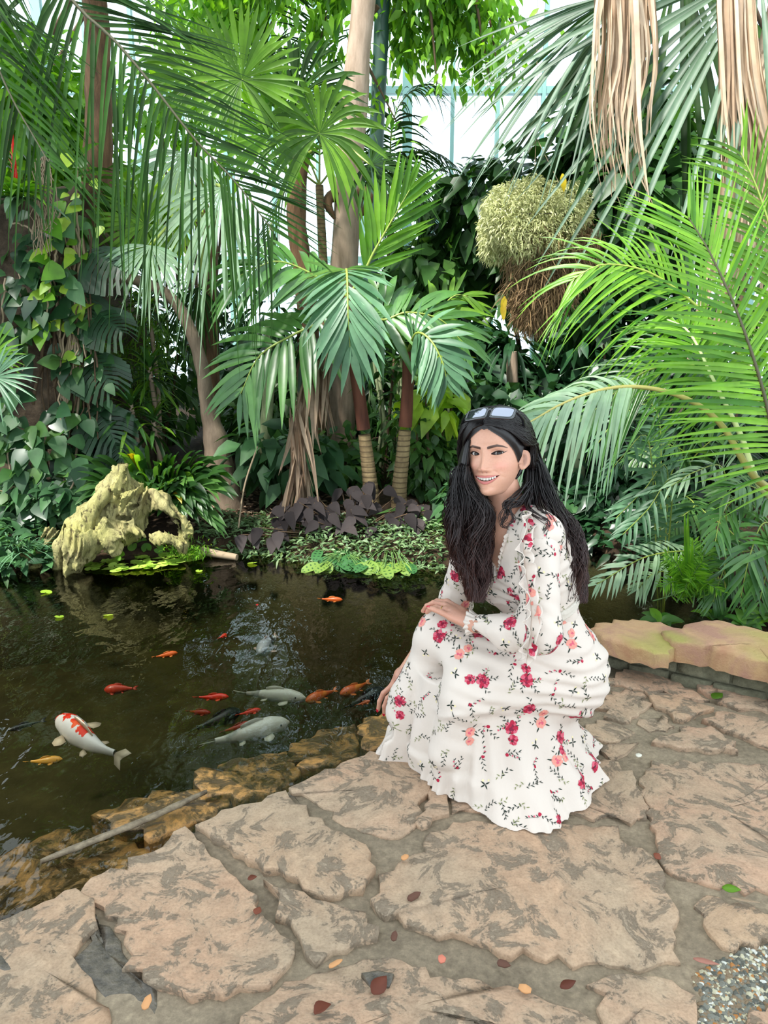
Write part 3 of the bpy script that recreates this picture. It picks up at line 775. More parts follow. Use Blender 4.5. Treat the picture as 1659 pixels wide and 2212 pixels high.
# ---------------------------------------------------------------- fan palms left of the tree
CAMF = V3(0, -1, .25)
def imgdir(du, dv, out=0.0):            # a direction as it lies in the picture plane, at the plants
    return nrm(V3(du, -out, -dv))
fp = thing('fan_palm', 'fan palm with round pleated green leaves left of the pale tree', 'palm')
ft = P(640, 470, 6.0)
c = catmull([P(655, 300, 6.0), ft, P(662, 640, 6.0), P(668, 880, 5.95), to_ground(P(668, 880, 5.95))], 30)
mb = MB(); tube(mb, c, np.linspace(.06, .105, 30), 12, knob=lambda s, a: 1 + .1 * np.sin(4 * a + s * 50) * np.sin(s * 80)); mb.build('trunk', M_fibre, fp)
st = lambda hub: [P(652, 340, 5.95), (P(652, 340, 5.95) + np.asarray(hub)) / 2 + UP * .12]
for i, (u, v, Y, R, ax, sp, m, dr, fc, ns) in enumerate([
    (522, 172, 5.3, 140, (-.2, -1), 165, 'olive', .12, (.1, -1, -.1), 44),
    (588, 288, 5.5, 135, (.1, -1), 150, 'bright', .1, (0, -1, .1), 40),
    (690, 288, 5.4, 150, (.2, -1), 155, 'olive', .45, (0, -1, -.15), 40),
    (800, 355, 5.6, 150, (.8, .25), 100, 'dark_palm', .5, (.1, -.6, .8), 32),
    (640, 215, 5.8, 150, (.6, -.6), 110, 'dark_palm', .3, (.1, -.8, .4), 32),
    (430, 175, 5.9, 140, (-.4, -.8), 120, 'olive', .3, (.0, -1, .1), 34)]):
    hub = P(u, v, Y); fan(fp, hub, imgdir(*ax), fc, R * PXM(Y), ns, sp, ML[m], dr, .58, 10 + i, st(hub), True)
fp2 = thing('fan_palm', 'low fan palm with pale drooping fans behind the curved leaning trunk', 'palm')
c = catmull([P(455, 450, 5.7), P(452, 640, 5.7), P(455, 860, 5.7), to_ground(P(455, 860, 5.7))], 24)
mb = MB(); tube(mb, c, np.linspace(.05, .075, 24), 10, knob=lambda s, a: 1 + .1 * np.sin(4 * a + s * 50) * np.sin(s * 80)); mb.build('trunk', M_fibre, fp2)
st2 = lambda hub: [P(455, 470, 5.7), (P(455, 470, 5.7) + np.asarray(hub)) / 2 + UP * .1]
for i, (u, v, Y, R, ax, sp, m, dr, fc, ns) in enumerate([
    (312, 484, 5.2, 105, (-.5, .1), 160, 'olive', .12, (0, -1, -.1), 36),
    (325, 530, 4.9, 125, (-.15, 1), 85, 'pale', .25, (-.1, -.8, .6), 24),
    (480, 405, 5.0, 215, (-.35, 1), 70, 'pale', .35, (-.2, -.8, .6), 30),
    (400, 330, 5.4, 150, (-.3, .9), 80, 'pale', .35, (0, -.7, .7), 26),
    (430, 620, 5.6, 120, (-.2, 1), 60, 'dark_palm', .4, (0, -.8, .5), 22)]):
    hub = P(u, v, Y); fan(fp2, hub, imgdir(*ax), fc, R * PXM(Y), ns, sp, ML[m], dr, .5, 30 + i, st2(hub), i < 4)
fp3 = thing('fan_palm', 'spiky blue-green fan palm at the left edge of the pond garden', 'palm')
hub = P(-12, 815, 4.3)
fan(fp3, hub, imgdir(1, .15), (0, -.9, .4), 100 * PXM(4.3), 26, 120, ML['blue'], .15, .4, 51, [to_ground(P(-60, 980, 4.35)), P(-50, 900, 4.3)], True)
fan(fp3, P(-20, 770, 4.4), imgdir(.3, -1), (0, -.9, .2), 95 * PXM(4.4), 20, 100, ML['bright'], .1, .4, 52, [to_ground(P(-60, 980, 4.35)), P(-50, 900, 4.4)], False)

# ---------------------------------------------------------------- slender feather palms behind
def feather(label, top, ups, mat, L, W, n, sd, trunkmat=M_bark_ring, r=.035, droop=.35, single=False, trunk=True):
    root = thing('feather_palm', label, 'palm'); top = np.asarray(top, float)
    if trunk:
        mb = MB(); tube(mb, catmull([top, (top + to_ground(top)) / 2 + V3(.03, 0, 0), to_ground(top)], 24), np.linspace(r * .8, r * 1.2, 24), 10); mb.build('trunk', trunkmat, root)
    for i, (pts, fc) in enumerate(ups):
        frond(root, [top] + [P(*q) for q in pts], L, W, n, mat, M_rachis, (65, 30), droop, .1, fc, .12, (.01, .002), single, sd + i)
    return root
feather('slender feather palm with dark upright fronds behind the fan leaves', P(690, 400, 7.2), [([(600, 180, 7.2), (540, 60, 7.2), (500, -60, 7.0)], (.2, -1, .1)), ([(690, 180, 7.2), (680, 60, 7.2), (668, -60, 7.2)], (.2, -1, 0)), ([(640, 380, 7.1), (590, 470, 7.0), (570, 580, 6.9)], None), ([(740, 350, 7.2), (800, 400, 7.1), (840, 500, 7)], None)], ML['dark_palm'], .55, .014, 30, 70, r=.045)
feather('arching feather palm with thin dark fronds against the glass wall', P(840, 430, 7.4), [([(880, 340, 7.2), (940, 330, 7.1), (1000, 380, 7.0)], None), ([(850, 260, 7.2), (900, 190, 7.2), (950, 200, 7.1)], None), ([(800, 330, 7.2), (780, 250, 7.2), (740, 220, 7.1)], None), ([(900, 400, 7.2), (930, 460, 7.1), (935, 540, 7)], None)], ML['dark_palm'], .5, .012, 34, 80, r=.04, droop=.7)

# ---------------------------------------------------------------- short ringed palm in the middle of the bank
cp = thing('ringed_palm', 'short ringed palm with broad drooping fronds and hanging dead frond', 'palm')
crown = P(752, 640, 5.0)
for (a, b, d, e) in [((752, 640), (765, 780), (782, 900), (800, 1050)), ((880, 760), (880, 850), (872, 960), (862, 1065))]:
    pts = [P(*q, 5.0) for q in (a, b, d, e)]; pts.append(to_ground(pts[-1], .01))
    c = catmull(pts, 44); mb = MB()
    up = c[:, 2] > P(0, 930, 5.0)[2]
    tube(mb, c[up], np.linspace(.03, .045, up.sum()), 12); mb.build('crownshaft', M_crown, cp)
    mb = MB(); cc = catmull(c[~up], 70); tube(mb, cc, np.linspace(.04, .055, 70) * (1 + .06 * (np.arange(70) % 5 == 0)), 12); mb.build('trunk', M_bark_ring, cp)
W2 = .030
def CF(pts, L, n, sd, face, a=(60, 25), droop=.3, m='blue', **k):
    return frond(cp, [P(*q) for q in pts], L, k.pop('W', W2), n, ML[m], M_rachis, a, droop, k.pop('V', .0), face, k.pop('t0', .15), (.012, .003), True, sd, .05, k=7, kind='lance', fold=.28, **k)
CF([(752, 640, 5.0), (748, 585, 4.8), (750, 600, 4.62), (752, 680, 4.5), (756, 750, 4.5)], .36, 21, 101, (0, -.9, .45), (60, 14), .25, lp=([0, .2, .5, .85, 1], [.7, .95, 1, .85, .6]))
CF([(740, 640, 5.0), (690, 695, 4.9), (630, 725, 4.85), (560, 770, 4.8), (520, 850, 4.8)], .46, 17, 102, (0, -.75, .65), (72, 25), .28, 'palm')
CF([(750, 640, 5.0), (660, 585, 5.0), (600, 565, 4.95), (550, 580, 4.9), (510, 600, 4.9)], .48, 16, 103, (.1, -.6, .8), (65, 25), .3, 'palm')
CF([(760, 640, 5.0), (820, 690, 5.0), (880, 675, 5.0), (950, 690, 5.0), (1000, 740, 5.0)], .46, 17, 104, (0, -.75, .65), (65, 25), .25, 'palm')
CF([(760, 630, 5.0), (790, 580, 5.0), (810, 540, 5.0), (850, 470, 5.0), (885, 410, 5.0)], .45, 16, 105, (.3, -1, 0), (38, 12), .05, 'bright', W=.02)
CF([(880, 760, 5.0), (900, 720, 4.8), (930, 735, 4.7), (955, 780, 4.65), (965, 820, 4.65)], .30, 16, 106, (-.1, -.9, .45), (68, 25), .2)
CF([(880, 760, 5.0), (850, 700, 5.05), (815, 650, 5.1), (780, 640, 5.1)], .4, 12, 107, (0, -.8, .5), (60, 25), .3, 'palm')
CF([(880, 760, 5.0), (930, 690, 5.1), (980, 640, 5.2), (1010, 640, 5.2)], .36, 12, 108, (0, -.8, .5), (60, 25), .3, 'olive', W=.02)
# dead frond folded down
dv = []
rs = np.random.RandomState(12); ctr = catmull([P(752, 690, 4.95), P(700, 770, 4.85), (P(655, 830, 4.8)), P(640, 930, 4.8), P(650, 1040, 4.8)], 30)
mb = MB(); tube(mb, ctr, np.linspace(.014, .005, 30), 6); dfr = mb.build('dead_frond', ML['brown'], cp, label='dry brown dead frond hanging down')
b = ctr[rs.randint(6, 30, 84)] + rs.randn(84, 3) * .02
spread(blades(b, V3(0, 0, -1) + rs.randn(84, 3) * V3(.17, .17, 0), .30 + .2 * rs.rand(84), .014, 'lance', .1, rs.randn(84, 3) * V3(1, 1, 0) - V3(0, 1, 0), 6, .5), 'leaflet', ML['brown'], dfr)

# ---------------------------------------------------------------- leaning curved tree, thin trunks
lt = thing('leaning_tree', 'grey tree trunk curving up and over to the left behind clivia', 'tree')
pts = [P(150, 470, 5.3), P(205, 585, 5.25), P(300, 607, 5.2), P(370, 645, 5.2), P(415, 720, 5.2), P(438, 800, 5.2), P(448, 880, 5.2), P(468, 960, 5.2), P(478, 1040, 5.2)]
pts.append(to_ground(pts[-1], .02)); c = catmull(pts, 60)
mb = MB(); tube(mb, c, np.interp(np.linspace(0, 1, 60), [0, .3, .6, .72, .8, 1], [.03, .034, .045, .055, .085, .13]), 12, knob=lambda s, a: 1 + .08 * np.sin(3 * a + s * 20) + .05 * np.sin(s * 90)); mb.build('trunk', barkmat('bark_grey_brown', '#54473a', '#857462', 16, (1, 1, .22), .012), lt)
mb = MB(); tube(mb, catmull([P(205, 585, 5.25), P(180, 640, 5.2), P(165, 720, 5.2)], 12), np.linspace(.02, .006, 12), 6); mb.build('branch', M_bark, lt)
rs = np.random.RandomState(6); n = 130
p, d = scatter_in(rs, P(110, 440, 5.3), (.5, .3, .35), n)
mb = MB(); add_ribbons(mb, blades(p, d - UP * .4, .2, .05, 'ovate', .3, None, 5)); mb.build('foliage', ML['mid'], lt, kind='stuff')
for i, (a, Y, r, lab, m) in enumerate([
    ([(582, 690), (583, 800), (576, 900), (572, 985)], 5.5, .042, 'slim green-grey palm stem standing behind the broad left frond', M_bark_green),
    ([(668, 760), (676, 880), (680, 960)], 5.7, .075, 'rough fibrous brown palm stem behind the dead frond', M_fibre),
    ([(462, 640), (460, 800), (463, 950)], 5.9, .05, 'dark upright trunk just behind the curved leaning trunk', M_bark_dark),
    ([(1105, 760), (1110, 900), (1120, 1080)], 6.0, .05, 'grey trunk standing in shade behind the woman', M_bark),
    ([(1245, 930), (1240, 1060), (1225, 1180)], 5.2, .07, 'mossy green trunk in shade just right of the dark hair', M_bark_green)]):
    q = thing('bare_trunk', lab, 'trunk'); pts = [P(u, v, Y) for u, v in a]; pts.append(to_ground(pts[-1]))
    mb = MB(); tube(mb, catmull(pts, 30), np.linspace(r * .85, r * 1.15, 30), 12, knob=lambda s, a: 1 + .05 * np.sin(3 * a + s * 25) * np.sin(s * 60)); mb.build('trunk', m, q)
    mb = MB(); n = 40; rs = np.random.RandomState(i); e = pts[0]
    pp, d = scatter_in(rs, e + UP * .1, (.2, .2, .12), n); add_ribbons(mb, blades(pp, d + UP * .2, .25, .02, 'lance', .5, None, 5)); mb.build('foliage', ML['shade'], q, kind='stuff')
# bamboo-like canes
cn = thing('cane_clump', 'clump of thin dark canes standing behind the two ringed stems', 'cane plant')
rs = np.random.RandomState(31)
for i in range(26):
    u = rs.uniform(800, 985); Y = rs.uniform(5.6, 6.4); a = P(u, rs.uniform(760, 860), Y); b = to_ground(P(u + rs.randn() * 12, 1050, Y))
    mb = MB(); tube(mb, catmull([a, (a + b) / 2 + V3(rs.randn() * .03, 0, 0), b], 8), .009 + .006 * rs.rand(), 6); mb.build('cane', M_bark_green if i % 3 else M_bark_dark, cn)
mb = MB(); n = 700; p = np.array([P(rs.uniform(790, 1000), rs.uniform(700, 1040), rs.uniform(5.5, 6.5)) for _ in range(n)])
add_ribbons(mb, blades(p, rs.randn(n, 3) * V3(1, .6, .5) - UP * .5, .16, .022, 'ovate', .3, UP + rs.randn(n, 3) * .4, 4)); mb.build('foliage', ML['deep'], cn, kind='stuff')

# ---------------------------------------------------------------- individual-leaf plants
def leafy(name, label, cat, base, specs, mat, kind='heart', fold=.15, n=7, stem=True, smat=None, leafname='leaf', sr=.004, group=None):
    """specs: (leaf base point, direction, normal, length, half width, droop); every leaf a mesh of its own on a stalk"""
    root = thing(name, label, cat, group); base = np.asarray(base, float)
    st = MB()
    for i, (b, d, N_, L, W, dr) in enumerate(specs):
        b = np.asarray(b, float)
        if stem: tube(st, catmull([base + (b - base) * V3(.15, .15, 0), base + (b - base) * V3(.6, .6, .65), b], 6), sr, 5)
        v = blades(b, d, L, W, kind, dr, N_, n, fold)
        spread(v, leafname, mat[i % len(mat)] if isinstance(mat, list) else mat, root)
    if stem: st.build('stalks', smat or M_stem, root, kind='stuff')
    return root
rs = np.random.RandomState(77)
# purple-leaved shrub
sp = []
for i in range(104):
    u = rs.uniform(585, 928); top = np.interp(u, [590, 700, 790, 925], [1090, 1060, 1040, 1080]); v = rs.uniform(top, 1150)
    b = P(u, v, 4.75 - (v - 1040) / 110 * .25 + rs.uniform(0, .25))
    sp.append((b, V3(rs.randn() * .7, -.6, -.5 + .4 * rs.randn()), V3(rs.randn() * .35, -.75, .8), .09 + .04 * rs.rand(), .032 + .008 * rs.rand(), .3))
for u, v in ((520, 1155), (545, 1150), (590, 1160), (600, 1148), (560, 1140), (905, 1120), (880, 1110)):
    sp.append((P(u, v, 4.55), V3(rs.randn() * .4, -.6, -.6), V3(0, -.8, .7), .11, .04, .2))
leafy('purple_leaf_shrub', 'low shrub of dusky purple leaves in front of the ringed palm', 'shrub', P(760, 1165, 4.75), sp, ML['purple'], 'heart', .18, 7, True, M_bark_dark)
# dark filler under it
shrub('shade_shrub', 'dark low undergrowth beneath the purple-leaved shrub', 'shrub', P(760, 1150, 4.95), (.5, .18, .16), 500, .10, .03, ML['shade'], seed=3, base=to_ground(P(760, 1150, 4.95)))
# calatheas
M_cal = []
for nm, a, b in (('green', '#3c6a3a', '#16381c'), ('lime', '#6f8a3c', '#2f5220')):
    m, nt, out = mat_new('spotted_leaf_' + nm)
    tx = nt.nodes.new('ShaderNodeUVMap'); sx = nt.nodes.new('ShaderNodeSeparateXYZ'); nt.links.new(tx.outputs[0], sx.inputs[0])
    w = N(nt, 'ShaderNodeMath', operation='SINE'); mu = N(nt, 'ShaderNodeMath', operation='MULTIPLY'); nt.links.new(sx.outputs[0], mu.inputs[0]); mu.inputs[1].default_value = 31; nt.links.new(mu.outputs[0], w.inputs[0])
    ab = N(nt, 'ShaderNodeMath', operation='ABSOLUTE'); sb = N(nt, 'ShaderNodeMath', operation='SUBTRACT'); nt.links.new(sx.outputs[1], sb.inputs[0]); sb.inputs[1].default_value = .5; nt.links.new(sb.outputs[0], ab.inputs[0])
    band = ramp(nt, ab.outputs[0], [(.08, (0, 0, 0)), (.14, (1, 1, 1)), (.27, (1, 1, 1)), (.33, (0, 0, 0))])
    wv = ramp(nt, w.outputs[0], [(.35, (0, 0, 0)), (.6, (1, 1, 1))])
    mm = N(nt, 'ShaderNodeMath', operation='MULTIPLY'); nt.links.new(band.outputs[0], mm.inputs[0]); nt.links.new(wv.outputs[0], mm.inputs[1])
    cc = mixc(nt, mm.outputs[0], a, b); bs = pbsdf(nt, None, cc, .4, .5); tr = nt.nodes.new('ShaderNodeBsdfTranslucent'); nt.links.new(cc, tr.inputs[0])
    mx = nt.nodes.new('ShaderNodeMixShader'); mx.inputs[0].default_value = .3; nt.links.new(bs.outputs[0], mx.inputs[1]); nt.links.new(tr.outputs[0], mx.inputs[2]); nt.links.new(mx.outputs[0], out.inputs[0])
    M_cal.append(m)
def uv_leaf(v, name, mat, parent):
    """an oval leaf with its own flat coordinates (length, breadth) for the spots"""
    n = v.shape[1] // 3; f = rib_faces(n)
    for q in v:
        me = MB().add(q, f).mesh(name, mat); u = me.uv_layers.new(name='UVMap')
        vi = np.zeros(len(me.loops), int); me.loops.foreach_get('vertex_index', vi)
        u.data.foreach_set('uv', np.c_[(vi // 3) / (n - 1), (vi % 3) * .5].ravel().astype(np.float32)); link(name, me, parent)
for nm, lab, u0, u1, v0, v1, mi, cnt in (('spotted_calathea', 'calathea with dark-spotted mid-green oval leaves at the waterline', 690, 800, 1185, 1250, 0, 38), ('spotted_calathea', 'lime calathea with pale spotted leaves at the waterline beside the woman', 790, 892, 1190, 1262, 1, 38)):
    root = thing(nm, lab, 'calathea'); base = to_ground(P((u0 + u1) / 2, 1230, 4.42)); st = MB()
    for i in range(cnt):
        u, v = rs.uniform(u0, u1), rs.uniform(v0, v1); b = P(u, v, 4.42 - (v - v0) / 65 * .22 + rs.uniform(0, .05)); b[2] = max(b[2], WZ + .03)
        tube(st, catmull([base, (base + b) / 2 + UP * .04, b], 6), .003, 5)
        uv_leaf(blades(b + V3(0, .03, .0), V3(rs.randn() * .7, -.9, .1 - .3 * rs.rand()), .10 + .03 * rs.rand(), .035, 'round', .25, V3(rs.randn() * .2, -.5, .9), 9, .08), 'leaf', M_cal[mi if rs.rand() < .85 else 1 - mi], root)
    st.build('stalks', M_stem, root, kind='stuff')
# clivia: strap leaves
root = thing('clivia', 'clump of glossy arching strap leaves behind the driftwood stump', 'clivia')
for i in range(150):
    u = rs.uniform(200, 490); v = rs.uniform(960, 1075); Y = 4.95 - .35 * (v - 960) / 115
    v -= 25; b = P(350 + (u - 350) * .4, 1100, Y + .05); e = P(350 + (u - 350) * 1.06, v, Y - .1)
    d = e - b + V3(0, -.08, .16); L = np.linalg.norm(d) * 1.25
    mt = ML['deep'] if rs.rand() < .6 else (ML['mid'] if rs.rand() < .7 else ML['bright'])
    if i in (7, 40): mt = ML['yellow']
    spread(blades(b, d, L, .027 + .007 * rs.rand(), 'strap', .35 + .35 * rs.rand(), V3(rs.randn() * .3, -.6, .9), 9, .3), 'leaf', mt, root)
for i in range(52):                                                  # the lower leaves fold over the stump's right side
    b = P(385 + rs.randn() * 22, 1092, 4.62); e = P(rs.uniform(320, 492), rs.uniform(1000, 1128), 4.5)
    d = e - b + V3(0, -.06, .20); L = np.linalg.norm(d) * 1.15
    spread(blades(b, d, L, .027 + .006 * rs.rand(), 'strap', .55 + .3 * rs.rand(), V3(rs.randn() * .3, -.6, .9), 9, .3), 'leaf', ML['yellow'] if i == 9 else (ML['deep'] if rs.rand() < .5 else ML['mid']), root)
# bromeliad with a red spike on the rock
root = thing('bromeliad', 'bright green bromeliad with tall red flower spike on the left rock', 'bromeliad')
hb = P(38, 432, 4.75)
for i in range(34):
    a = i * 2.4; el = rs.uniform(-.15, 1.1); d = V3(math.cos(a) * math.cos(el), -abs(math.sin(a)) * math.cos(el) * .8 - .1, math.sin(el))
    spread(blades(hb, d, .26 + .1 * rs.rand(), .022, 'strap', .55, d * .2 + UP, 8, .35), 'leaf', ML['bright'] if el > .25 else ML['grey'], root)
mb = MB(); tube(mb, catmull([hb, P(36, 390, 4.7), P(30, 310, 4.7)], 8), np.linspace(.008, .004, 8), 6)
sps = blades(np.array([P(34 - k * .6, 400 - k * 8, 4.7) for k in range(12)]), [(math.cos(k * 2.2) * .4, -.3, 1) for k in range(12)], .07, .008, 'lance', 0, None, 4)
add_ribbons(mb, sps); mb.build('flower_spike', ML['red'], root)

# monsteras with split leaves on the shady side of the rock
def monstera_leaf(b, d, Nn, L, parent, mat):
    d = nrm(d); Nn = nrm(Nn - d * (Nn @ d)); s = np.cross(d, Nn); mb = MB()
    k = 9
    for sd in (1, -1):
        for q in range(k):
            t0, t1 = q / k, (q + .78) / k
            w = np.interp((t0 + t1) / 2, [0, .25, .6, 1], [.55, .62, .5, .15]) * L
            a = b + d * t0 * L * .8; c = b + d * t1 * L * .8
            tip = d * L * .22
            pts = [a, a + s * sd * w * .55 + tip * .4 - UP * .02, a + s * sd * w + tip - UP * .06, c + s * sd * w * .92 + tip - UP * .06, c + s * sd * w * .5 + tip * .4 - UP * .02, c]
            pts2 = [c, c + s * sd * w * .3 + tip * .25, b + d * (q + 1) / k * L * .8 + s * sd * w * .3 + tip * .25, b + d * (q + 1) / k * L * .8]
            mb.add(pts, [(0, 1, 2, 3, 4, 5)]); mb.add(pts2, [(0, 1, 2, 3)])
    mb.build('leaf', mat, parent, smooth=False)
root = thing('monstera', 'monstera with dark deeply split leaves climbing the shaded rock edge', 'monstera'); st = MB()
b0 = to_ground(P(190, 1000, 5.0))
for (u, v, du, dv, L) in [(190, 760, .6, .8, .34), (205, 870, .5, .9, .36), (190, 540, .9, .5, .36), (200, 665, .8, .6, .32), (235, 1000 - 60, .5, .8, .3), (175, 620, .3, .9, .26)]:
    b = P(u, v, 4.95); tube(st, catmull([b0, (b0 + b) / 2 + V3(-.1, .05, 0), b], 8), .008, 6)
    monstera_leaf(b, imgdir(du, dv, .25), V3(.3, -.8, .6), L, root, ML['shade'])
st.build('stalks', M_stem, root, kind='stuff')
# dracaenas with striped leaves
for i, (u, v, Y, n, lab) in enumerate([(322, 790, 5.3, 44, 'upper striped dracaena rosette on a thin cane left of the curved trunk'), (282, 870, 5.1, 40, 'lower striped dracaena rosette behind the clivia clump'), (330, 905, 5.15, 34, 'striped dracaena rosette directly above the clivia leaves'), (318, 640, 5.6, 40, 'shaded dracaena head under the pale fan leaf')]):
    root = thing('dracaena', lab, 'dracaena'); h = P(u, v, Y)
    mb = MB(); tube(mb, catmull([h, (h + to_ground(h)) / 2 + V3(.03, 0, 0), to_ground(h)], 12), .016, 7); mb.build('cane', M_bark, root)
    for k in range(n):
        a = k * 2.4; el = 1.2 - 1.6 * k / n; d = V3(math.cos(a) * math.cos(el), math.sin(a) * math.cos(el), math.sin(el))
        spread(blades(h - UP * .12 * k / n, d, .26 + .08 * rs.rand(), .013, 'strap', .45, UP + d * .2, 7, .3), 'leaf', ML['olive'] if k % 3 == 0 else ML['deep'], root)

# ---------------------------------------------------------------- rock face with vines, left edge
g = grid((-3.2, 4.75, -.2), (-1.55, 5.9, 3.4), .045)
pp = np.stack(g, -1).reshape(-1, 3)
rock = g[0] - np.interp(g[2], [-.2, .3, 1.2, 2.4, 3.4], [-1.85, -1.85, -1.9, -2.0, -2.3]) + .13 * wav(pp, 3, .9, 3).reshape(g[0].shape)
rock = np.maximum(rock, 4.95 + .25 * (g[0] + 2.2) - g[1] + .12 * wav(pp, 5, 1.1, 3).reshape(g[0].shape))
rock = np.maximum(rock, g[2] - 2.02 + .15 * wav(pp, 15, 1.3, 3).reshape(g[0].shape))
v, f = surface_nets(rock, (-3.2, 4.75, -.2), .045)
M_rock = earth_mat('rock_face', '#2b241b', '#55483a', '#7a6a52', 7, .9, .04)
MB().add(v, f).build('wall_left', M_rock, kind='structure')
rs = np.random.RandomState(91)
def vine(label, path, nleaf, mats, L, sd, kind='heart', drop=0):
    root = thing('climbing_vine', label, 'vine'); r = np.random.RandomState(sd)
    c = catmull([P(*q) for q in path], 40); mb = MB(); tube(mb, c + r.randn(40, 3) * .004, .006, 5); mb.build('vine_stem', M_twig, root)
    for i in range(nleaf):
        b = c[r.randint(0, 40)] + r.randn(3) * V3(.06, .03, .06); d = V3(r.randn() * .8, -.5, -.55 + .4 * r.randn()); l = L * (.7 + .6 * r.rand())
        spread(blades(b, d, l, l * .4, kind, .15, V3(r.randn() * .3, -1, .45), 7, .16), 'leaf', mats[r.randint(len(mats))], root)
    return root
VN = [ML['vine'], ML['vine'], ML['mid'], ML['shade']]
vine('heart-leaved vine trailing down the far left edge of the rock', [(10, 600, 4.75), (5, 720, 4.75), (20, 850, 4.72), (15, 960, 4.68), (30, 1080, 4.6)], 46, VN, .125, 1)
vine('vine with large yellow-green leaves hanging from the bromeliad ledge', [(130, 450, 4.85), (120, 560, 4.8), (105, 640, 4.8), (95, 730, 4.8)], 30, [ML['lime'], ML['bright'], ML['vine'], ML['vine']], .125, 2)
vine('long vine running down the middle of the rock to the driftwood', [(150, 640, 4.9), (135, 760, 4.85), (128, 880, 4.8), (140, 980, 4.75), (135, 1090, 4.65)], 52, VN, .12, 3)
vine('vine creeping along the foot of the rock beside the driftwood', [(0, 1060, 4.6), (60, 1050, 4.58), (110, 1090, 4.55), (150, 1060, 4.55), (170, 1010, 4.6)], 44, VN, .125, 4)
vine('thin vine with scattered small leaves below the palm fibre trunk', [(170, 350, 4.9), (165, 450, 4.9), (172, 560, 4.9), (160, 660, 4.9), (165, 780, 4.9)], 40, [ML['bright'], ML['vine'], ML['mid'], ML['lime']], .085, 5)
vine('leafy vine covering the lower left of the rock face', [(-30, 900, 4.7), (40, 930, 4.7), (80, 980, 4.66), (60, 1040, 4.6)], 44, VN, .12, 6)
vine('dark leafed vine on the shaded right edge of the rock', [(190, 700, 4.95), (200, 820, 4.92), (185, 930, 4.9), (200, 1030, 4.85)], 36, [ML['shade'], ML['vine']], .10, 7)
vine('vine scrambling over the bare rock under the bromeliad', [(60, 540, 4.85), (40, 620, 4.82), (60, 700, 4.8), (50, 800, 4.75)], 34, VN, .11, 8)
vine('sparse vine hanging across the upper rock behind the roots', [(20, 480, 4.9), (70, 500, 4.88), (100, 580, 4.86), (70, 660, 4.84)], 26, [ML['vine'], ML['shade']], .10, 9)
# hanging roots
rt = thing('hanging_roots', 'bundle of pale stringy aerial roots hanging beside the bromeliad', 'roots')
rs = np.random.RandomState(14)
for i in range(40):
    u = 92 + rs.randn() * 9; mb = MB(); l = rs.uniform(120, 210)
    tube(mb, catmull([P(u, 345 + rs.uniform(-10, 30), 4.75), P(u + rs.randn() * 8, 345 + l * .5, 4.72), P(u + 6 + rs.randn() * 12, 345 + l, 4.74)], 12) + rs.randn(12, 3) * .006, .0028, 4)
    mb.build('root', M_twig, rt)
rt = thing('woody_lianas', 'brown woody lianas hanging down the right side of the rock', 'liana')
for i in range(26):
    u = 150 + rs.uniform(-50, 45); v0 = rs.uniform(480, 620); mb = MB(); l = rs.uniform(200, 520)
    tube(mb, catmull([P(u, v0, 4.95), P(u + rs.randn() * 10, v0 + l * .5, 4.9), P(u + rs.randn() * 14, v0 + l, 4.85)], 14) + rs.randn(14, 3) * .01, rs.uniform(.004, .011), 5)
    mb.build('liana_stem', M_bark_dark if i % 2 else M_twig, rt)

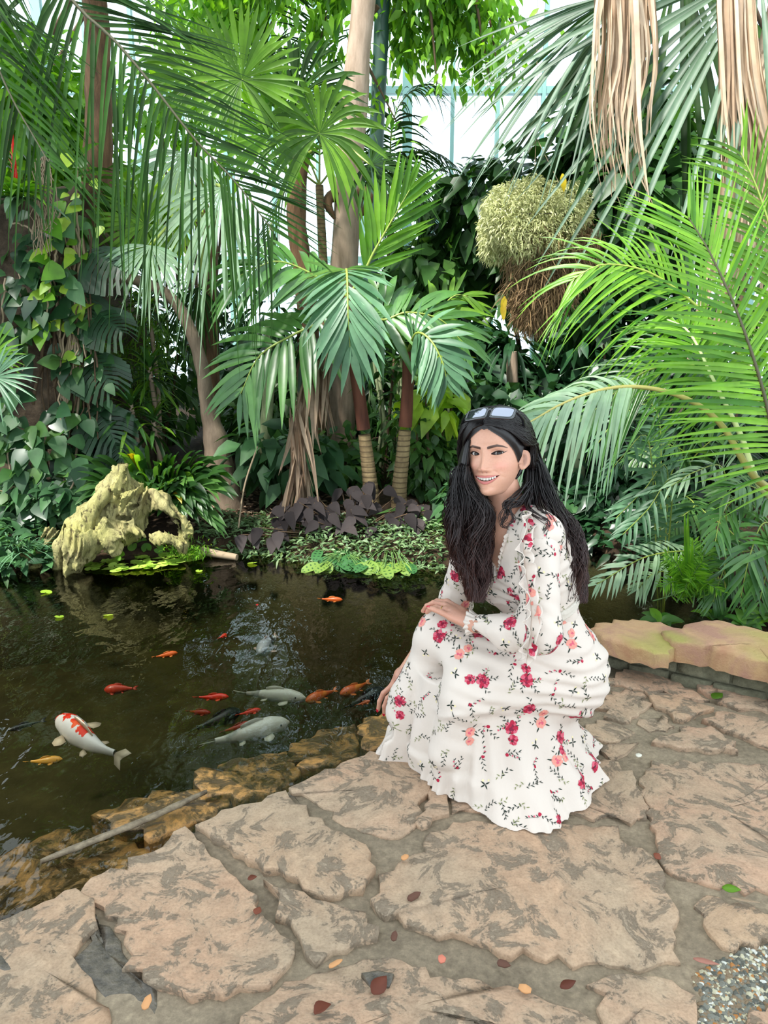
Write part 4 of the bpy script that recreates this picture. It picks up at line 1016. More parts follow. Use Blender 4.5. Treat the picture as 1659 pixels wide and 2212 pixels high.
# ---------------------------------------------------------------- shrubs that fill the bank
SH = [
 ('feathery_shrub', 'soft feathery brown-green shrub between the rock and dracaenas', (245, 760, 5.5), (.38, .3, .42), 2600, .07, .004, 'olive', 'lance', 201),
 ('broadleaf_shrub', 'broad-leaved green shrub behind the hanging dead frond', (620, 1000, 5.2), (.42, .25, .3), 190, .17, .05, 'vine', 'ovate', 202),
 ('broadleaf_shrub', 'mixed green shrub at the foot of the pale trunk', (715, 1010, 5.5), (.35, .25, .3), 220, .13, .04, 'mid', 'ovate', 203),
 ('understorey_shrub', 'dense shaded shrub behind the curved trunk', (570, 880, 6.6), (.5, .4, .6), 1100, .13, .035, 'mid', 'ovate', 204),
 ('understorey_shrub', 'leafy shrub between the curved trunk and dracaenas', (330, 860, 6.4), (.4, .35, .6), 1000, .12, .032, 'mid', 'ovate', 205),
 ('understorey_shrub', 'small-leaved shrub just behind the pale hanging fans', (250, 690, 7.0), (.55, .4, .5), 900, .13, .035, 'deep', 'ovate', 206),
 ('leafy_shrub', 'green shrub with small pointed leaves left of the woman', (945, 1000, 5.4), (.3, .25, .42), 900, .09, .026, 'mid', 'ovate', 207),
 ('leafy_shrub', 'yellow-green big-leaved shrub under the small right frond', (945, 830, 5.3), (.22, .15, .28), 60, .17, .06, 'lime', 'heart', 208),
 ('leafy_shrub', 'low leafy plants at the water beside lime calathea', (930, 1190, 4.75), (.26, .12, .18), 240, .08, .022, 'vine', 'ovate', 209),
 ('large_leaf_tree', 'dark large-leaved tree filling the wall behind the moss basket', (1180, 500, 7.0), (.95, .6, .75), 1500, .21, .065, 'deep', 'ovate', 210),
 ('large_leaf_tree', 'big-leaved bush catching light between the tree and moss basket', (900, 640, 7.2), (.75, .5, .42), 1200, .19, .06, 'mid', 'ovate', 211),
 ('large_leaf_tree', 'shaded big-leaved bush below the moss basket', (1110, 760, 6.6), (.7, .4, .55), 800, .19, .06, 'shade', 'ovate', 212),
 ('large_leaf_tree', 'dark big-leaved tree behind the tan dead palm leaves', (1430, 420, 6.2), (.85, .5, 1.0), 1500, .19, .058, 'deep', 'ovate', 213),
 ('palmate_shrub', 'lobed-leaf shrub in shade right above the sunglasses', (1070, 860, 5.8), (.36, .2, .18), 200, .16, .05, 'vine', 'ovate', 214),
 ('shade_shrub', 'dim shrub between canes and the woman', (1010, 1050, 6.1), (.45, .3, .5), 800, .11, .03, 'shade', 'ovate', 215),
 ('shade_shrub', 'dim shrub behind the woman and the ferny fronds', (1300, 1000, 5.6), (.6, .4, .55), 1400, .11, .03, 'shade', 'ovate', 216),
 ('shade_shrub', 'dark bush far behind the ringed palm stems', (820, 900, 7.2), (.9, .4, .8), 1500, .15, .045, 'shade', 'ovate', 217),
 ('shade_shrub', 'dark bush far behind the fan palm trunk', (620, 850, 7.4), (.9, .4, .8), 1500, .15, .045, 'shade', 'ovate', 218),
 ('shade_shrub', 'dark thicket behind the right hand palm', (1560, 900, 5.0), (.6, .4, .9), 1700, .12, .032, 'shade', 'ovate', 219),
 ('understorey_shrub', 'green thicket at the upper left behind the dark fronds', (70, 260, 6.4), (.8, .5, 1.0), 1500, .16, .045, 'bright', 'ovate', 220),
 ('understorey_shrub', 'bright bush beside the fibrous palm trunk', (330, 430, 6.8), (.5, .4, .3), 420, .17, .03, 'lime', 'lance', 221),
 ('understorey_shrub', 'thicket behind the rock at the left edge', (60, 700, 6.6), (.9, .4, 1.0), 1300, .14, .04, 'deep', 'ovate', 222),
 ('backdrop_shrub', 'bright speckled tree crown far behind the dark fronds', (390, 240, 8.6), (1.1, .5, .8), 900, .11, .03, 'bright', 'ovate', 228),
 ('backdrop_shrub', 'light green bush far behind the pale hanging fans', (210, 480, 8.2), (.8, .4, .6), 800, .12, .035, 'mid', 'ovate', 229),
 ('shade_shrub', 'dark bush behind the tips of the bright feather palm', (1370, 760, 6.0), (.5, .3, .5), 900, .14, .04, 'shade', 'ovate', 230),
 ('understorey_shrub', 'large bush beyond the left edge beside the rock', (-420, 700, 5.0), (.8, .8, 1.2), 1500, .16, .045, 'deep', 'ovate', 232),
 ('understorey_shrub', 'large bush beyond the right edge behind the feather palm', (2150, 700, 5.2), (.8, .8, 1.3), 1500, .16, .045, 'deep', 'ovate', 233),
 ('strap_leaf_plant', 'clump of long green strap leaves beside the purple-leaved shrub', (935, 1150, 4.75), (.2, .12, .16), 46, .34, .02, 'mid', 'strap', 225),
 ('leafy_shrub', 'dark leafy undergrowth at the water just right of the woman', (1300, 1110, 5.0), (.5, .25, .33), 1300, .11, .03, 'shade', 'ovate', 226),
 ('leafy_shrub', 'mid green undergrowth low behind the crouching woman', (1080, 1120, 4.8), (.5, .2, .3), 700, .11, .03, 'vine', 'ovate', 227),
 ('ivy_mound', 'low dark ivy between driftwood and the rock face', (95, 1100, 4.62), (.36, .12, .16), 300, .10, .034, 'vine', 'heart', 223),
 ('leafy_shrub', 'dark leafy shrub behind driftwood under the vines', (230, 1000, 5.1), (.35, .15, .3), 420, .11, .035, 'shade', 'heart', 224),
]
for nm, lab, q, rad, n, L, W, mt, kd, sd in SH:
    shrub(nm, lab, 'tree' if nm.endswith('tree') else 'shrub', P(*q), rad, n, L, W, ML[mt], kd, sd, stems=4)
# canopies of the tall trees beyond the frame's top (they shade the garden and mirror in the pond)
for i, (x, y, z, rx, ry, rz, n) in enumerate([(-3.4, 7.0, 5.9, 1.6, 1.5, .9, 1600), (3.0, 6.6, 5.6, 1.7, 1.5, 1.0, 1700), (-1.2, 8.6, 7.6, 1.6, 1.3, 1.0, 1500), (1.2, 8.8, 7.8, 1.6, 1.3, 1.0, 1500), (-4.2, 4.2, 5.2, 1.5, 1.6, .8, 1400), (4.0, 3.6, 5.0, 1.4, 1.6, .8, 1400), (-1.5, -.4, 5.0, 1.8, 1.7, .6, 2300), (-.2, -2.4, 5.4, 1.8, 1.5, .6, 1700)]):
    shrub('canopy_tree', ['high leafy crown above the left rock', 'high leafy crown above the tan dead leaves', 'tall far crown left of the steel post', 'tall far crown right of the steel post', 'overhanging crown beyond the left edge', 'overhanging crown beyond the right edge', 'near crown shading the paving', 'crown behind the viewpoint'][i], 'tree', (x, y, z), (rx, ry, rz), n, .3, .09, ML['deep'], 'ovate', 300 + i, stems=2, shell=.2, lumps=9, base=(math.copysign(6.6, x), y + .8, .2) if y > 2.5 else (math.copysign(4.5, x + .01), -2.5, 0))
# small-leaved ground cover spilling to the water, leaf litter
rs = np.random.RandomState(55); n = 2600
uv = np.c_[rs.uniform(430, 960, n), np.zeros(n)]; xs_ = []; 
mb = MB(); P_ = []
for u in uv[:, 0]:
    v = rs.uniform(1120 if u < 700 else 1190, 1238); q = P(u, v, 4.4); x = q[0]; y = bank_edge(x) + rs.uniform(-.08, .42) ** 1.0; P_.append((x * y / 4.4, y, gz(x * y / 4.4, y) + .01 + .05 * rs.rand()))
P_ = np.array(P_); P_[:, 2] = np.maximum(P_[:, 2], WZ + .01)
d = rs.randn(n, 3) * V3(1, 1, .3) + UP * .35
add_ribbons(mb, blades(P_, d, .04 + .02 * rs.rand(n), .008, 'ovate', .3, UP + rs.randn(n, 3) * .4, 4))
tag(mb.build('ground_cover', leafmat('leaf_ground_cover', '#41603a', '#8aa377', .45, .3, .4), kind='stuff'), 'mat of small pointed green leaves creeping down to the water', 'ground cover')
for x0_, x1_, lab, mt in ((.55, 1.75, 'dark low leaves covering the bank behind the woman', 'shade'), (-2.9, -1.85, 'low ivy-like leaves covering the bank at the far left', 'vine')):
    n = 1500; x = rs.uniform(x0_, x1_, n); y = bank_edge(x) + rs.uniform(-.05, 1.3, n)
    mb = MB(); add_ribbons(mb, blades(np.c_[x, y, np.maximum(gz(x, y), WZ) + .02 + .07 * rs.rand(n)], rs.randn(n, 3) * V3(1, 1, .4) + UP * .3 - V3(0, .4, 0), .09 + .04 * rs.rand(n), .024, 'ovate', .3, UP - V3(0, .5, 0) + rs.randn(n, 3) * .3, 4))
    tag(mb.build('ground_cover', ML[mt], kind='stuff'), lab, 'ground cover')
n = 900; x = rs.uniform(-1.4, -.2, n); y = bank_edge(x) + rs.uniform(.25, .9, n)
mb = MB(); add_ribbons(mb, blades(np.c_[x, y, gz(x, y) + .005], rs.randn(n, 3) * V3(1, 1, .12), .05, .012, 'lance', 0, UP + rs.randn(n, 3) * .3, 3))
tag(mb.build('fallen_leaves', ML['brown'], kind='stuff'), 'brown fallen leaves littering the bank behind ground cover', 'leaf litter')

# ---------------------------------------------------------------- right side: big fan palm with dead leaves, bright feather palm, ferns
rp = thing('fan_palm', 'huge grey-green fan palm with tan dead leaves hanging at upper right', 'palm')
ct = P(1760, -260, 4.0)
mb = MB(); tube(mb, catmull([ct, P(1760, 300, 4.1), P(1750, 900, 4.1), to_ground(P(1750, 900, 4.1))], 30), np.linspace(.13, .17, 30), 14, knob=lambda s, a: 1 + .1 * np.sin(5 * a + s * 40) * np.sin(s * 70)); mb.build('trunk', M_fibre, rp)
fan(rp, P(1350, -20, 4.1), imgdir(-.6, .8), (-.25, -.75, .6), 400 * PXM(4.1), 26, 48, ML['grey'], .18, .42, 61, [ct, P(1560, -220, 4.1)], True, .8, .03)
fan(rp, P(1640, -70, 3.9), imgdir(-.55, .9), (-.2, -.8, .5), 610 * PXM(3.9), 24, 52, ML['grey'], .12, .42, 62, [ct, P(1700, -200, 3.9)], True, .8, .03)
fan(rp, P(1470, -120, 4.5), imgdir(-.2, 1), (-.2, -.8, .5), 560 * PXM(4.5), 22, 45, ML['dark_palm'], .12, .42, 63, [ct, P(1600, -240, 4.3)], False, .8, .03)
def hanging(hub, rows, Y, n, sd, W=.011):
    """a dead palm leaf: long dry strands hanging from one stalk, crossing and fraying"""
    r = np.random.RandomState(sd); hub = P(*hub, Y + .1); mb = MB(); tube(mb, catmull([ct, (ct + hub) / 2 + UP * .15, hub], 10), .016, 6); fo = mb.build('dead_leaf', ML['dead'], rp, label='dry tan dead leaf hanging straight down')
    pts, Ws = [], []
    for k in range(n):
        q = np.clip(.5 + .30 * r.randn(), 0, 1); end = r.uniform(.62, 1) if r.rand() < .8 else r.uniform(.3, .6); p = [hub + r.randn(3) * V3(.02, .02, .01)]; q2 = np.clip(q + r.randn() * .25, 0, 1); dy = r.randn() * .05
        for e, (v, a, b) in enumerate(rows):
            t = e / (len(rows) - 1); qq = q + (q2 - q) * t * t + r.randn() * .04
            p.append(P(a + (b - a) * qq, v + r.randn() * 8, Y + dy + r.randn() * .012))
        c = catmull(p, 60); c = c[:max(10, int(60 * end))]; pts.append(catmull(c, 12)); Ws.append(W * (.5 + .8 * r.rand()) * np.interp(np.linspace(0, 1, 12), [0, .1, .6, .9, 1], [.5, 1, .9, .45, .1]))
    spread(ribbons(np.array(pts), np.array(Ws), V3(0, -1, 0) + r.randn(n, 3) * V3(.9, .3, .2), .45), 'leaf_segment', ML['dead'], fo)
hanging((1350, -330), [(-60, 1300, 1400), (120, 1285, 1418), (260, 1275, 1405), (400, 1295, 1415), (455, 1290, 1420)], 3.75, 96, 64)
hanging((1590, -350), [(-60, 1555, 1625), (150, 1558, 1640), (330, 1556, 1680), (480, 1560, 1690), (640, 1535, 1700)], 3.65, 90, 65)
hanging((1640, 120), [(300, 1580, 1680), (500, 1545, 1680), (700, 1500, 1640), (860, 1440, 1600)], 3.9, 60, 66)

bp = thing('feather_palm', 'bright yellow-green feather palm reaching in from the right edge', 'palm')
base = V3(1.95, 3.35, 0); base[2] = gz(*base[:2]) - .05
hp = V3(1.85, 3.25, .55)
mb = MB(); tube(mb, catmull([hp, (hp + base) / 2, base], 10), np.linspace(.05, .08, 10), 10); mb.build('trunk', M_bark_ring, bp)
def BF(pts, L, W, n, sd, face, a, droop, m, single=True, r=(.014, .003), t0=.15, rm=M_rachis, **k):
    frond(bp, [hp] + [P(*q) for q in pts], L, W, n, ML[m], rm, a, droop, k.pop('V', .05), face, t0, r, single, sd, .045, k=7, kind='needle', **k)
BF([(1700, 1080, 2.95), (1652, 860, 2.9), (1598, 690, 2.9), (1535, 550, 2.95), (1487, 470, 3.0)], .56, .0105, 56, 121, (.15, -.95, .35), (72, 32), .10, 'bright', t0=.3, rm=M_rachis_d)
BF([(1640, 1040, 3.0), (1560, 920, 3.0), (1490, 865, 3.0), (1400, 838, 3.0), (1310, 840, 3.0), (1220, 870, 3.0), (1145, 912, 3.0)], .34, .0125, 30, 122, (0, -.55, .85), (70, 28), .75, 'pale', t0=.72, r=(.019, .004), rm=plain('rachis_tan', '#a39a55', .5))
BF([(1690, 900, 3.4), (1600, 770, 3.4), (1540, 697, 3.4), (1472, 634, 3.4), (1393, 585, 3.4), (1300, 572, 3.4), (1235, 605, 3.4)], .50, .0115, 44, 123, (-.1, -.8, .6), (65, 28), .45, 'bright', t0=.35)
BF([(1700, 960, 3.6), (1600, 830, 3.6), (1500, 790, 3.6), (1400, 800, 3.6), (1300, 870, 3.6)], .46, .0115, 36, 124, (0, -.8, .6), (65, 28), .45, 'palm', t0=.35, single=False)
BF([(1720, 900, 3.2), (1690, 700, 3.2), (1680, 560, 3.2), (1640, 420, 3.2), (1600, 330, 3.2)], .5, .011, 44, 125, (.2, -.95, .2), (60, 30), .2, 'olive', t0=.3, single=False)
BF([(1650, 1060, 3.1), (1600, 940, 3.15), (1545, 830, 3.2), (1490, 720, 3.3), (1440, 690, 3.35)], .4, .011, 26, 126, (0, -.8, .6), (65, 28), .4, 'bright', t0=.55, r=(.018, .004), rm=M_petiole, single=False)
BF([(1800, 800, 3.0), (1860, 650, 2.9), (1900, 560, 2.8)], .5, .011, 30, 127, None, (65, 28), .3, 'bright', t0=.3, single=False)

# ferny bamboo palms overhanging the water on the right
def ferny(label, base, fr, m, L, W, n, sd, single=True):
    root = thing('bamboo_palm', label, 'palm'); base = np.asarray(base, float)
    for i, pts in enumerate(fr):
        q = [P(*p) for p in pts]
        frond(root, [base, (base + q[0]) / 2 + UP * .12] + q, L, W, n, ML[m], M_rachis, (62, 30), .3, .05, (rs.randn() * .2, -.6, .8), .42, (.006, .002), single, sd + i, .06, k=5, kind='lance', fold=.2)
    return root
ferny('bamboo palm with drooping blue-green fronds over the dark water', V3(1.55, 3.95, gz(1.55, 3.95)), [[(1440, 1010, 3.8), (1390, 1060, 3.7), (1330, 1120, 3.6)], [(1450, 1040, 3.7), (1400, 1100, 3.6), (1345, 1155, 3.5)], [(1400, 950, 3.9), (1350, 980, 3.8), (1310, 1030, 3.8)], [(1420, 890, 4.0), (1340, 900, 4.0), (1290, 960, 4.0)]], 'blue', .17, .011, 24, 131)
ferny('bamboo palm with long leaning frond touching the water behind the woman', V3(1.75, 3.7, gz(1.75, 3.7)), [[(1480, 1190, 3.6), (1390, 1205, 3.55), (1290, 1262, 3.5)], [(1460, 1230, 3.55), (1410, 1240, 3.5), (1380, 1270, 3.5)], [(1560, 1010, 3.6), (1500, 1020, 3.5), (1450, 1050, 3.5)]], 'pale', .14, .010, 20, 141)
ferny('bamboo palm with bright arching fronds at the right edge above the slabs', V3(2.0, 3.5, gz(2.0, 3.5)), [[(1600, 1080, 3.4), (1560, 1110, 3.3), (1545, 1170, 3.2)], [(1650, 1130, 3.3), (1620, 1200, 3.2), (1600, 1290, 3.2)], [(1640, 1060, 3.4), (1590, 1050, 3.3), (1560, 1080, 3.3)], [(1670, 1180, 3.2), (1655, 1240, 3.2), (1640, 1300, 3.2)], [(1580, 1200, 3.4), (1560, 1240, 3.35), (1540, 1300, 3.3)]], 'palm', .17, .013, 20, 151)
ferny('bamboo palm with dark fronds standing in the right thicket', V3(1.7, 4.6, gz(1.7, 4.6)), [[(1480, 980, 4.4), (1430, 960, 4.3), (1370, 990, 4.3)], [(1560, 940, 4.4), (1600, 960, 4.3), (1640, 1010, 4.3)], [(1500, 1090, 4.3), (1470, 1120, 4.2), (1430, 1170, 4.2)], [(1400, 840, 4.6), (1330, 850, 4.6), (1270, 900, 4.6)], [(1540, 1120, 4.2), (1580, 1150, 4.2), (1620, 1200, 4.1)]], 'mid', .2, .014, 22, 161)
# bright fern clump and small plants behind the slabs
root = thing('fern_clump', 'bright green feathery fern clump leaning over the coping slabs', 'fern'); fb = P(1480, 1335, 3.35); fb[2] = .05
for i in range(20):
    e = P(rs.uniform(1425, 1560), rs.uniform(1150, 1300), rs.uniform(3.15, 3.45)); frond(root, [fb + rs.randn(3) * V3(.05, .03, 0), (fb + e) / 2 + UP * .06, e], .075, .0045, 26, ML['bright'], M_stem, (70, 40), .15, .05, (rs.randn() * .3, -.8, .6), .2, (.003, .001), False, 170 + i, .12, k=4, kind='lance')
for i in range(10):
    e = P(1488 + rs.uniform(-12, 12), rs.uniform(1080, 1180), 3.3); spread(blades(fb, e - fb, np.linalg.norm(e - fb), .007, 'strap', .08, V3(0, -1, .2), 7), 'grass_blade', ML['bright'], root)
for i, (u, v, Y, n, L, lab) in enumerate([(1610, 1345, 3.2, 12, .15, 'small broad-leaved plant sprouting at the right slab edge'), (1540, 1330, 3.3, 12, .13, 'low leafy plant tucked behind the two coping slabs'), (1425, 1340, 3.4, 9, .16, 'slender-leaved plant at the water just left of the fern clump'), (1650, 1330, 3.25, 14, .16, 'leafy plant at the right edge behind the larger slab')]):
    root = thing('broadleaf_plant', lab, 'plant'); b = P(u, v + 10, Y)
    for k in range(n):
        a = k * 2.4; d = V3(math.cos(a), math.sin(a) * .8 - .2, .7 + .5 * rs.rand()); spread(blades(b, d, L * (.7 + .5 * rs.rand()), L * .17, 'lance' if i == 2 else 'ovate', .45, UP + d * .3 - V3(0, .4, 0), 7, .2), 'leaf', ML['mid'] if k % 3 else ML['bright'], root)
# moss basket
mo = thing('moss_basket', 'hanging basket thick with pale green moss and brown roots', 'hanging basket')
rs = np.random.RandomState(21); cB = P(1150, 482, 4.5); s = PXM(4.5)
n = 26000; d = nrm(rs.randn(n, 3)); r = rs.rand(n) ** .25
lump = 1 + .22 * wav(d, 8, .8, 3)
p = cB + d * V3(112, 100, 88) * s * (r * lump)[:, None]; p[:, 2] = np.maximum(p[:, 2], cB[2] - 75 * s - .1 * rs.rand(n))
dirs = d + rs.randn(n, 3) * 1.1 - UP * .1
mb = MB(); add_ribbons(mb, blades(p, dirs, .016 + .014 * rs.rand(n), .0032, 'lance', .5, rs.randn(n, 3), 4)); mb.build('moss', leafmat('moss_pale', '#8f9460', '#d3d3a4', .7, .25, .2, tcol=(1.2, 1.2, .8)), mo, kind='stuff')
n = 9000; t = rs.rand(n); cc = catmull([P(1190, 500, 4.5), P(1185, 580, 4.5), P(1165, 640, 4.5), P(1150, 700, 4.5)], 30)[(t * 29).astype(int)]
w = np.interp(t, [0, .35, .7, 1], [104, 98, 74, 22]) * s
p = cc + nrm(rs.randn(n, 3)) * V3(1, .9, .35) * (w * rs.rand(n) ** .4)[:, None]
mb = MB(); add_ribbons(mb, blades(p, rs.randn(n, 3) - UP * .7, .05 + .04 * rs.rand(n), .0024, 'strap', .5, rs.randn(n, 3), 5)); mb.build('roots', leafmat('moss_brown', '#5a4634', '#a08460', .8, .15, .2, tcol=(1.1, 1, .8)), mo, kind='stuff')
mb = MB(); cp_ = 14; q = np.linspace(0, 2 * np.pi, cp_, endpoint=False)
for k, (rr_, z) in enumerate([(.23, .02), (.21, -.08), (.15, -.17)]): tube(mb, np.array([cB + V3(rr_ * math.cos(a), rr_ * math.sin(a), z) for a in np.r_[q, q[:1]]]), .004, 5)
mb.build('basket_hoops', M_rachis_d, mo)
mb = MB(); topz = P(1160, -340, 4.5)
for dx in (-.2, 0, .2): tube(mb, np.array([cB + V3(dx, 0, .1), P(1160, 300, 4.5) if dx else cB + UP * .5, P(1160, 300, 4.5)]), .0018, 4)
tube(mb, np.array([P(1160, 300, 4.5), topz]), .0018, 4); mb.build('hanger_wire', M_twig, mo)
mb = MB(); n = 3
add_ribbons(mb, blades(np.array([P(1215, 375, 4.35), P(1090, 640, 4.42), P(1086, 655, 4.42)]), [(.1, -.2, -1), (-.1, 0, -1), (.1, 0, -1)], .09, .018, 'lance', .1, V3(0, -1, .2), 5)); mb.build('yellow_leaves', ML['yellow'], mo)
# ================================================================ the woman crouching at the water's edge
def sm(x, a, b):
    t = np.clip((x - a) / (b - a), 0, 1); return t * t * (3 - 2 * t)
th, ptc, rol = math.radians(28.5), math.radians(7), math.radians(6)
hf = V3(-math.sin(th) * math.cos(ptc), -math.cos(th) * math.cos(ptc), math.sin(ptc))
hl = nrm(np.cross(UP, hf)); hu = np.cross(hf, hl)
hl, hu = hl * math.cos(rol) + hu * math.sin(rol), hu * math.cos(rol) - hl * math.sin(rol)
HR = np.stack([hl, hf, hu])                                   # rows: her left, forward, up
HO = P(1046, 981, 1.985) - hf * .088
def HW(p):
    p = np.array(p, float); p[..., 2] = np.where(p[..., 2] < 0, p[..., 2] * .91, p[..., 2]); return HO + p @ HR
def HL(p): return (np.asarray(p, float) - HO) @ HR.T

# ---- head, with the face modelled in relief
tabz = [-.1235, -.120, -.113, -.10, -.08, -.055, -.03, 0, .03, .06, .085, .103, .1125, .1145]
tw = [.004, .019, .0285, .0375, .0495, .0595, .0658, .0695, .0715, .0695, .0595, .0405, .018, .002]
tf = [.060, .079, .0865, .0895, .0890, .0880, .0875, .0870, .0885, .0845, .0715, .048, .021, .002]
tb = [.020, .010, .004, .010, .035, .066, .085, .096, .1015, .0975, .083, .058, .026, .002]
def tab(t, z):
    c = catmull(np.c_[tabz, t], 400); return np.interp(z, c[:, 0], c[:, 1])
def head_pt(phi, z, off=0.0):
    w, f, b = tab(tw, z) + off, tab(tf, z) + off, tab(tb, z) + off
    s, c = np.sin(phi), np.cos(phi)
    sx = np.sign(s) * np.abs(s) ** .92; cy = np.sign(c) * np.abs(c) ** .92
    return np.stack([w * sx, np.where(c > 0, f, b) * cy, z + 0 * phi], -1)
ph = np.r_[np.linspace(-1.5, 1.5, 230), np.linspace(1.53, 2 * np.pi - 1.53, 54)]
zz = np.r_[np.linspace(-.1235, -.105, 30)[:-1], np.linspace(-.105, .04, 190)[:-1], np.linspace(.04, .1145, 40)]
PH, ZZ = np.meshgrid(ph, zz, indexing='ij')
hp_ = head_pt(PH, ZZ); x, y, z = hp_[..., 0], hp_[..., 1], hp_[..., 2]
frw = sm(np.cos(PH), .05, .5)
ga = lambda cx, cz, sx_, sz_: np.exp(-((x - cx) / sx_) ** 2 - ((z - cz) / sz_) ** 2)
dy = np.zeros_like(y)
# nose
nz = np.interp(z, [-.060, -.0555, -.0525, -.0495, -.0465, -.042, -.038, -.028, -.012, .004, .016, .03], [0, .0022, .0062, .0128, .0180, .0206, .0204, .0160, .0100, .0062, .0035, 0])
nw = np.interp(z, [-.055, -.046, -.038, -.02, .0, .02], [.0105, .0105, .0095, .0075, .007, .009])
dy += nz * np.exp(-(np.abs(x) / (nw * 1.06)) ** 2.0)
for s in (-1, 1):
    dy += .0085 * ga(s * .0125, -.0455, .0060, .0062)                     # nostril wing
    dy -= .0040 * ga(s * .0055, -.0525, .0032, .0022)                     # nostril
    dy -= .0080 * ga(s * .0290, .002, .0165, .0105)                        # eye socket
    dy += .0042 * ga(s * .030, .0205, .022, .0075)                         # brow
    dy += .0072 * ga(s * .0400, -.036, .0165, .0150)                       # smiling cheek
    dy -= .0016 * np.exp(-((np.abs(x) * s - s * (.0200 + (-.040 - z) * .75)) / .0050) ** 2) * sm(z, -.078, -.066) * (1 - sm(z, -.052, -.044)) * (x * s > 0)
dy += .0048 * ga(0, -.110, .017, .011) - .0028 * ga(0, -.0965, .020, .005)
dy += .0052 * ga(0, -.070, .030, .016)                                     # muzzle
# mouth: an open smile
xm = x - .0025; xa = np.abs(xm); um = np.clip(xa / .0340, 0, 1)
zu = -.0690 + .0078 * um ** 2                                              # lower edge of the upper lip
zl = zu - .0095 * (1 - um ** 2)                                            # upper edge of the lower lip
lu = .0068 * (1 - um ** 2.2) * (1 - .18 * np.exp(-(xa / .004) ** 2)); ll = .0088 * (1 - um ** 2)
inm = xa < .0340
t_up = sm(z, zu - .0008, zu + .0012) * (1 - sm(z, zu + lu - .0012, zu + lu + .0012)) * inm
t_lo = (1 - sm(z, zl - .0012, zl + .0008)) * sm(z, zl - ll - .0014, zl - ll + .0012) * inm
opn = sm(z, zl - .0006, zl + .0010) * (1 - sm(z, zu - .0010, zu + .0006)) * inm * (1 - sm(xa, .0320, .0340))
dy += .0030 * t_up + .0042 * t_lo
dy += .0024 * np.exp(-((xa - .036) / .004) ** 2 - ((z + .060) / .006) ** 2)
y1 = y + dy * frw
# eyes: lids wrap the eyeball, the opening is cut in
EX, EZ, ER = .0315, .0008, .0122
ey = float(np.interp(EX, [0, .07], [.087, .062])) - .0165
opn_e = np.zeros_like(y); liner = np.zeros_like(y)
for s in (-1, 1):
    dx = (x - s * EX); dz = z - EZ; q = dx * s                              # q > 0 towards the temple
    rr2 = (ER + .0016) ** 2 - dx ** 2 - dz ** 2
    lid = ey + np.sqrt(np.maximum(rr2, 0))
    w_ = sm(rr2, 0, .00006)
    y1 = np.where(frw > .5, np.maximum(y1, y1 * (1 - w_) + lid * w_), y1)
    ca = np.clip(q / .0152, -1, 1); sl = .0016 * ca
    up_ = .0051 * (1 - np.abs(ca) ** 2.2) + sl; lo_ = -.0036 * (1 - np.abs(ca) ** 2.2) + sl
    ins = sm(dz, lo_ - .0004, lo_ + .0006) * (1 - sm(dz, up_ - .0006, up_ + .0004)) * (np.abs(q) < .0152)
    opn_e = np.maximum(opn_e, ins)
    cr = np.exp(-((dz - up_ - .0042) / .0011) ** 2) * (np.abs(q) < .016); y1 = y1 - .0012 * cr * (frw > .5)
    wing = sm(q, .010, .0215) * (1 - sm(q, .0215, .0235)); upl = np.where(q < .0152, up_, .0016 + (q - .0152) * .62)
    th_ = np.where(q < .0152, .0022 + .0010 * sm(q, -.01, .012), .0022 * (1 - (q - .0152) / .0085))
    liner = np.maximum(liner, sm(dz, upl - .0012, upl - .0004) * (1 - sm(dz, upl + th_ - .0006, upl + th_ + .0003)) * (q > -.0150) * (q < .0225))
    liner = np.maximum(liner, .75 * np.exp(-((dz - lo_) / .0010) ** 2) * (np.abs(q) < .0148))
y1 = y1 - .0065 * opn_e * (frw > .5) - .011 * opn * (frw > .5)
hv = np.stack([x, y1, z], -1)
# face colours: lips, brows, liner, a little blush
SK = lin('#c7947c'); colr = np.tile(SK, x.shape + (1,))
def paint(m, c): 
    global colr
    colr = colr * (1 - m[..., None]) + lin(c) * m[..., None]
fr = (frw > .3)
for s in (-1, 1):
    paint(.38 * ga(s * .040, -.036, .017, .015) * fr, '#d88678')
    paint(.30 * ga(s * .0315, -.011, .014, .005) * fr, '#a87866'); paint(.42 * ga(s * .0325, .0075, .016, .0055) * fr, '#8f6353')
    q = x * s; bz = np.interp(q, [.008, .018, .034, .046, .056], [.0152, .0178, .0214, .0190, .0140]); bt = np.interp(q, [.008, .012, .034, .050, .056], [.0027, .0036, .0032, .0018, .0005])
    paint(.92 * sm(bt - np.abs(z - bz), -.0008, .0007) * (q > .009) * (q < .055) * fr, '#2a1a15')
    paint(.5 * ga(s * .0055, -.0530, .0026, .0016) * fr, '#6e3a30')
paint(.20 * ga(0, -.043, .010, .006) * fr, '#d88678')
paint(np.clip(t_up + t_lo, 0, 1) * .85 * (1 - opn) * fr, '#b5605f')
paint(np.clip(opn, 0, 1) * fr, '#3a1414')
paint(np.clip(opn_e, 0, 1) * fr, '#2a1512')
paint(np.clip(liner, 0, 1) * .95 * fr, '#120c0c')
nph, nzz = x.shape
i = np.arange(nph)[:, None] * nzz; i2 = ((np.arange(nph) + 1) % nph)[:, None] * nzz; j = np.arange(nzz - 1)[None]
hfaces = np.stack([i + j, i2 + j, i2 + j + 1, i + j + 1], -1).reshape(-1, 4)
head_v = HW(hv.reshape(-1, 3)); head_c = colr.reshape(-1, 3)

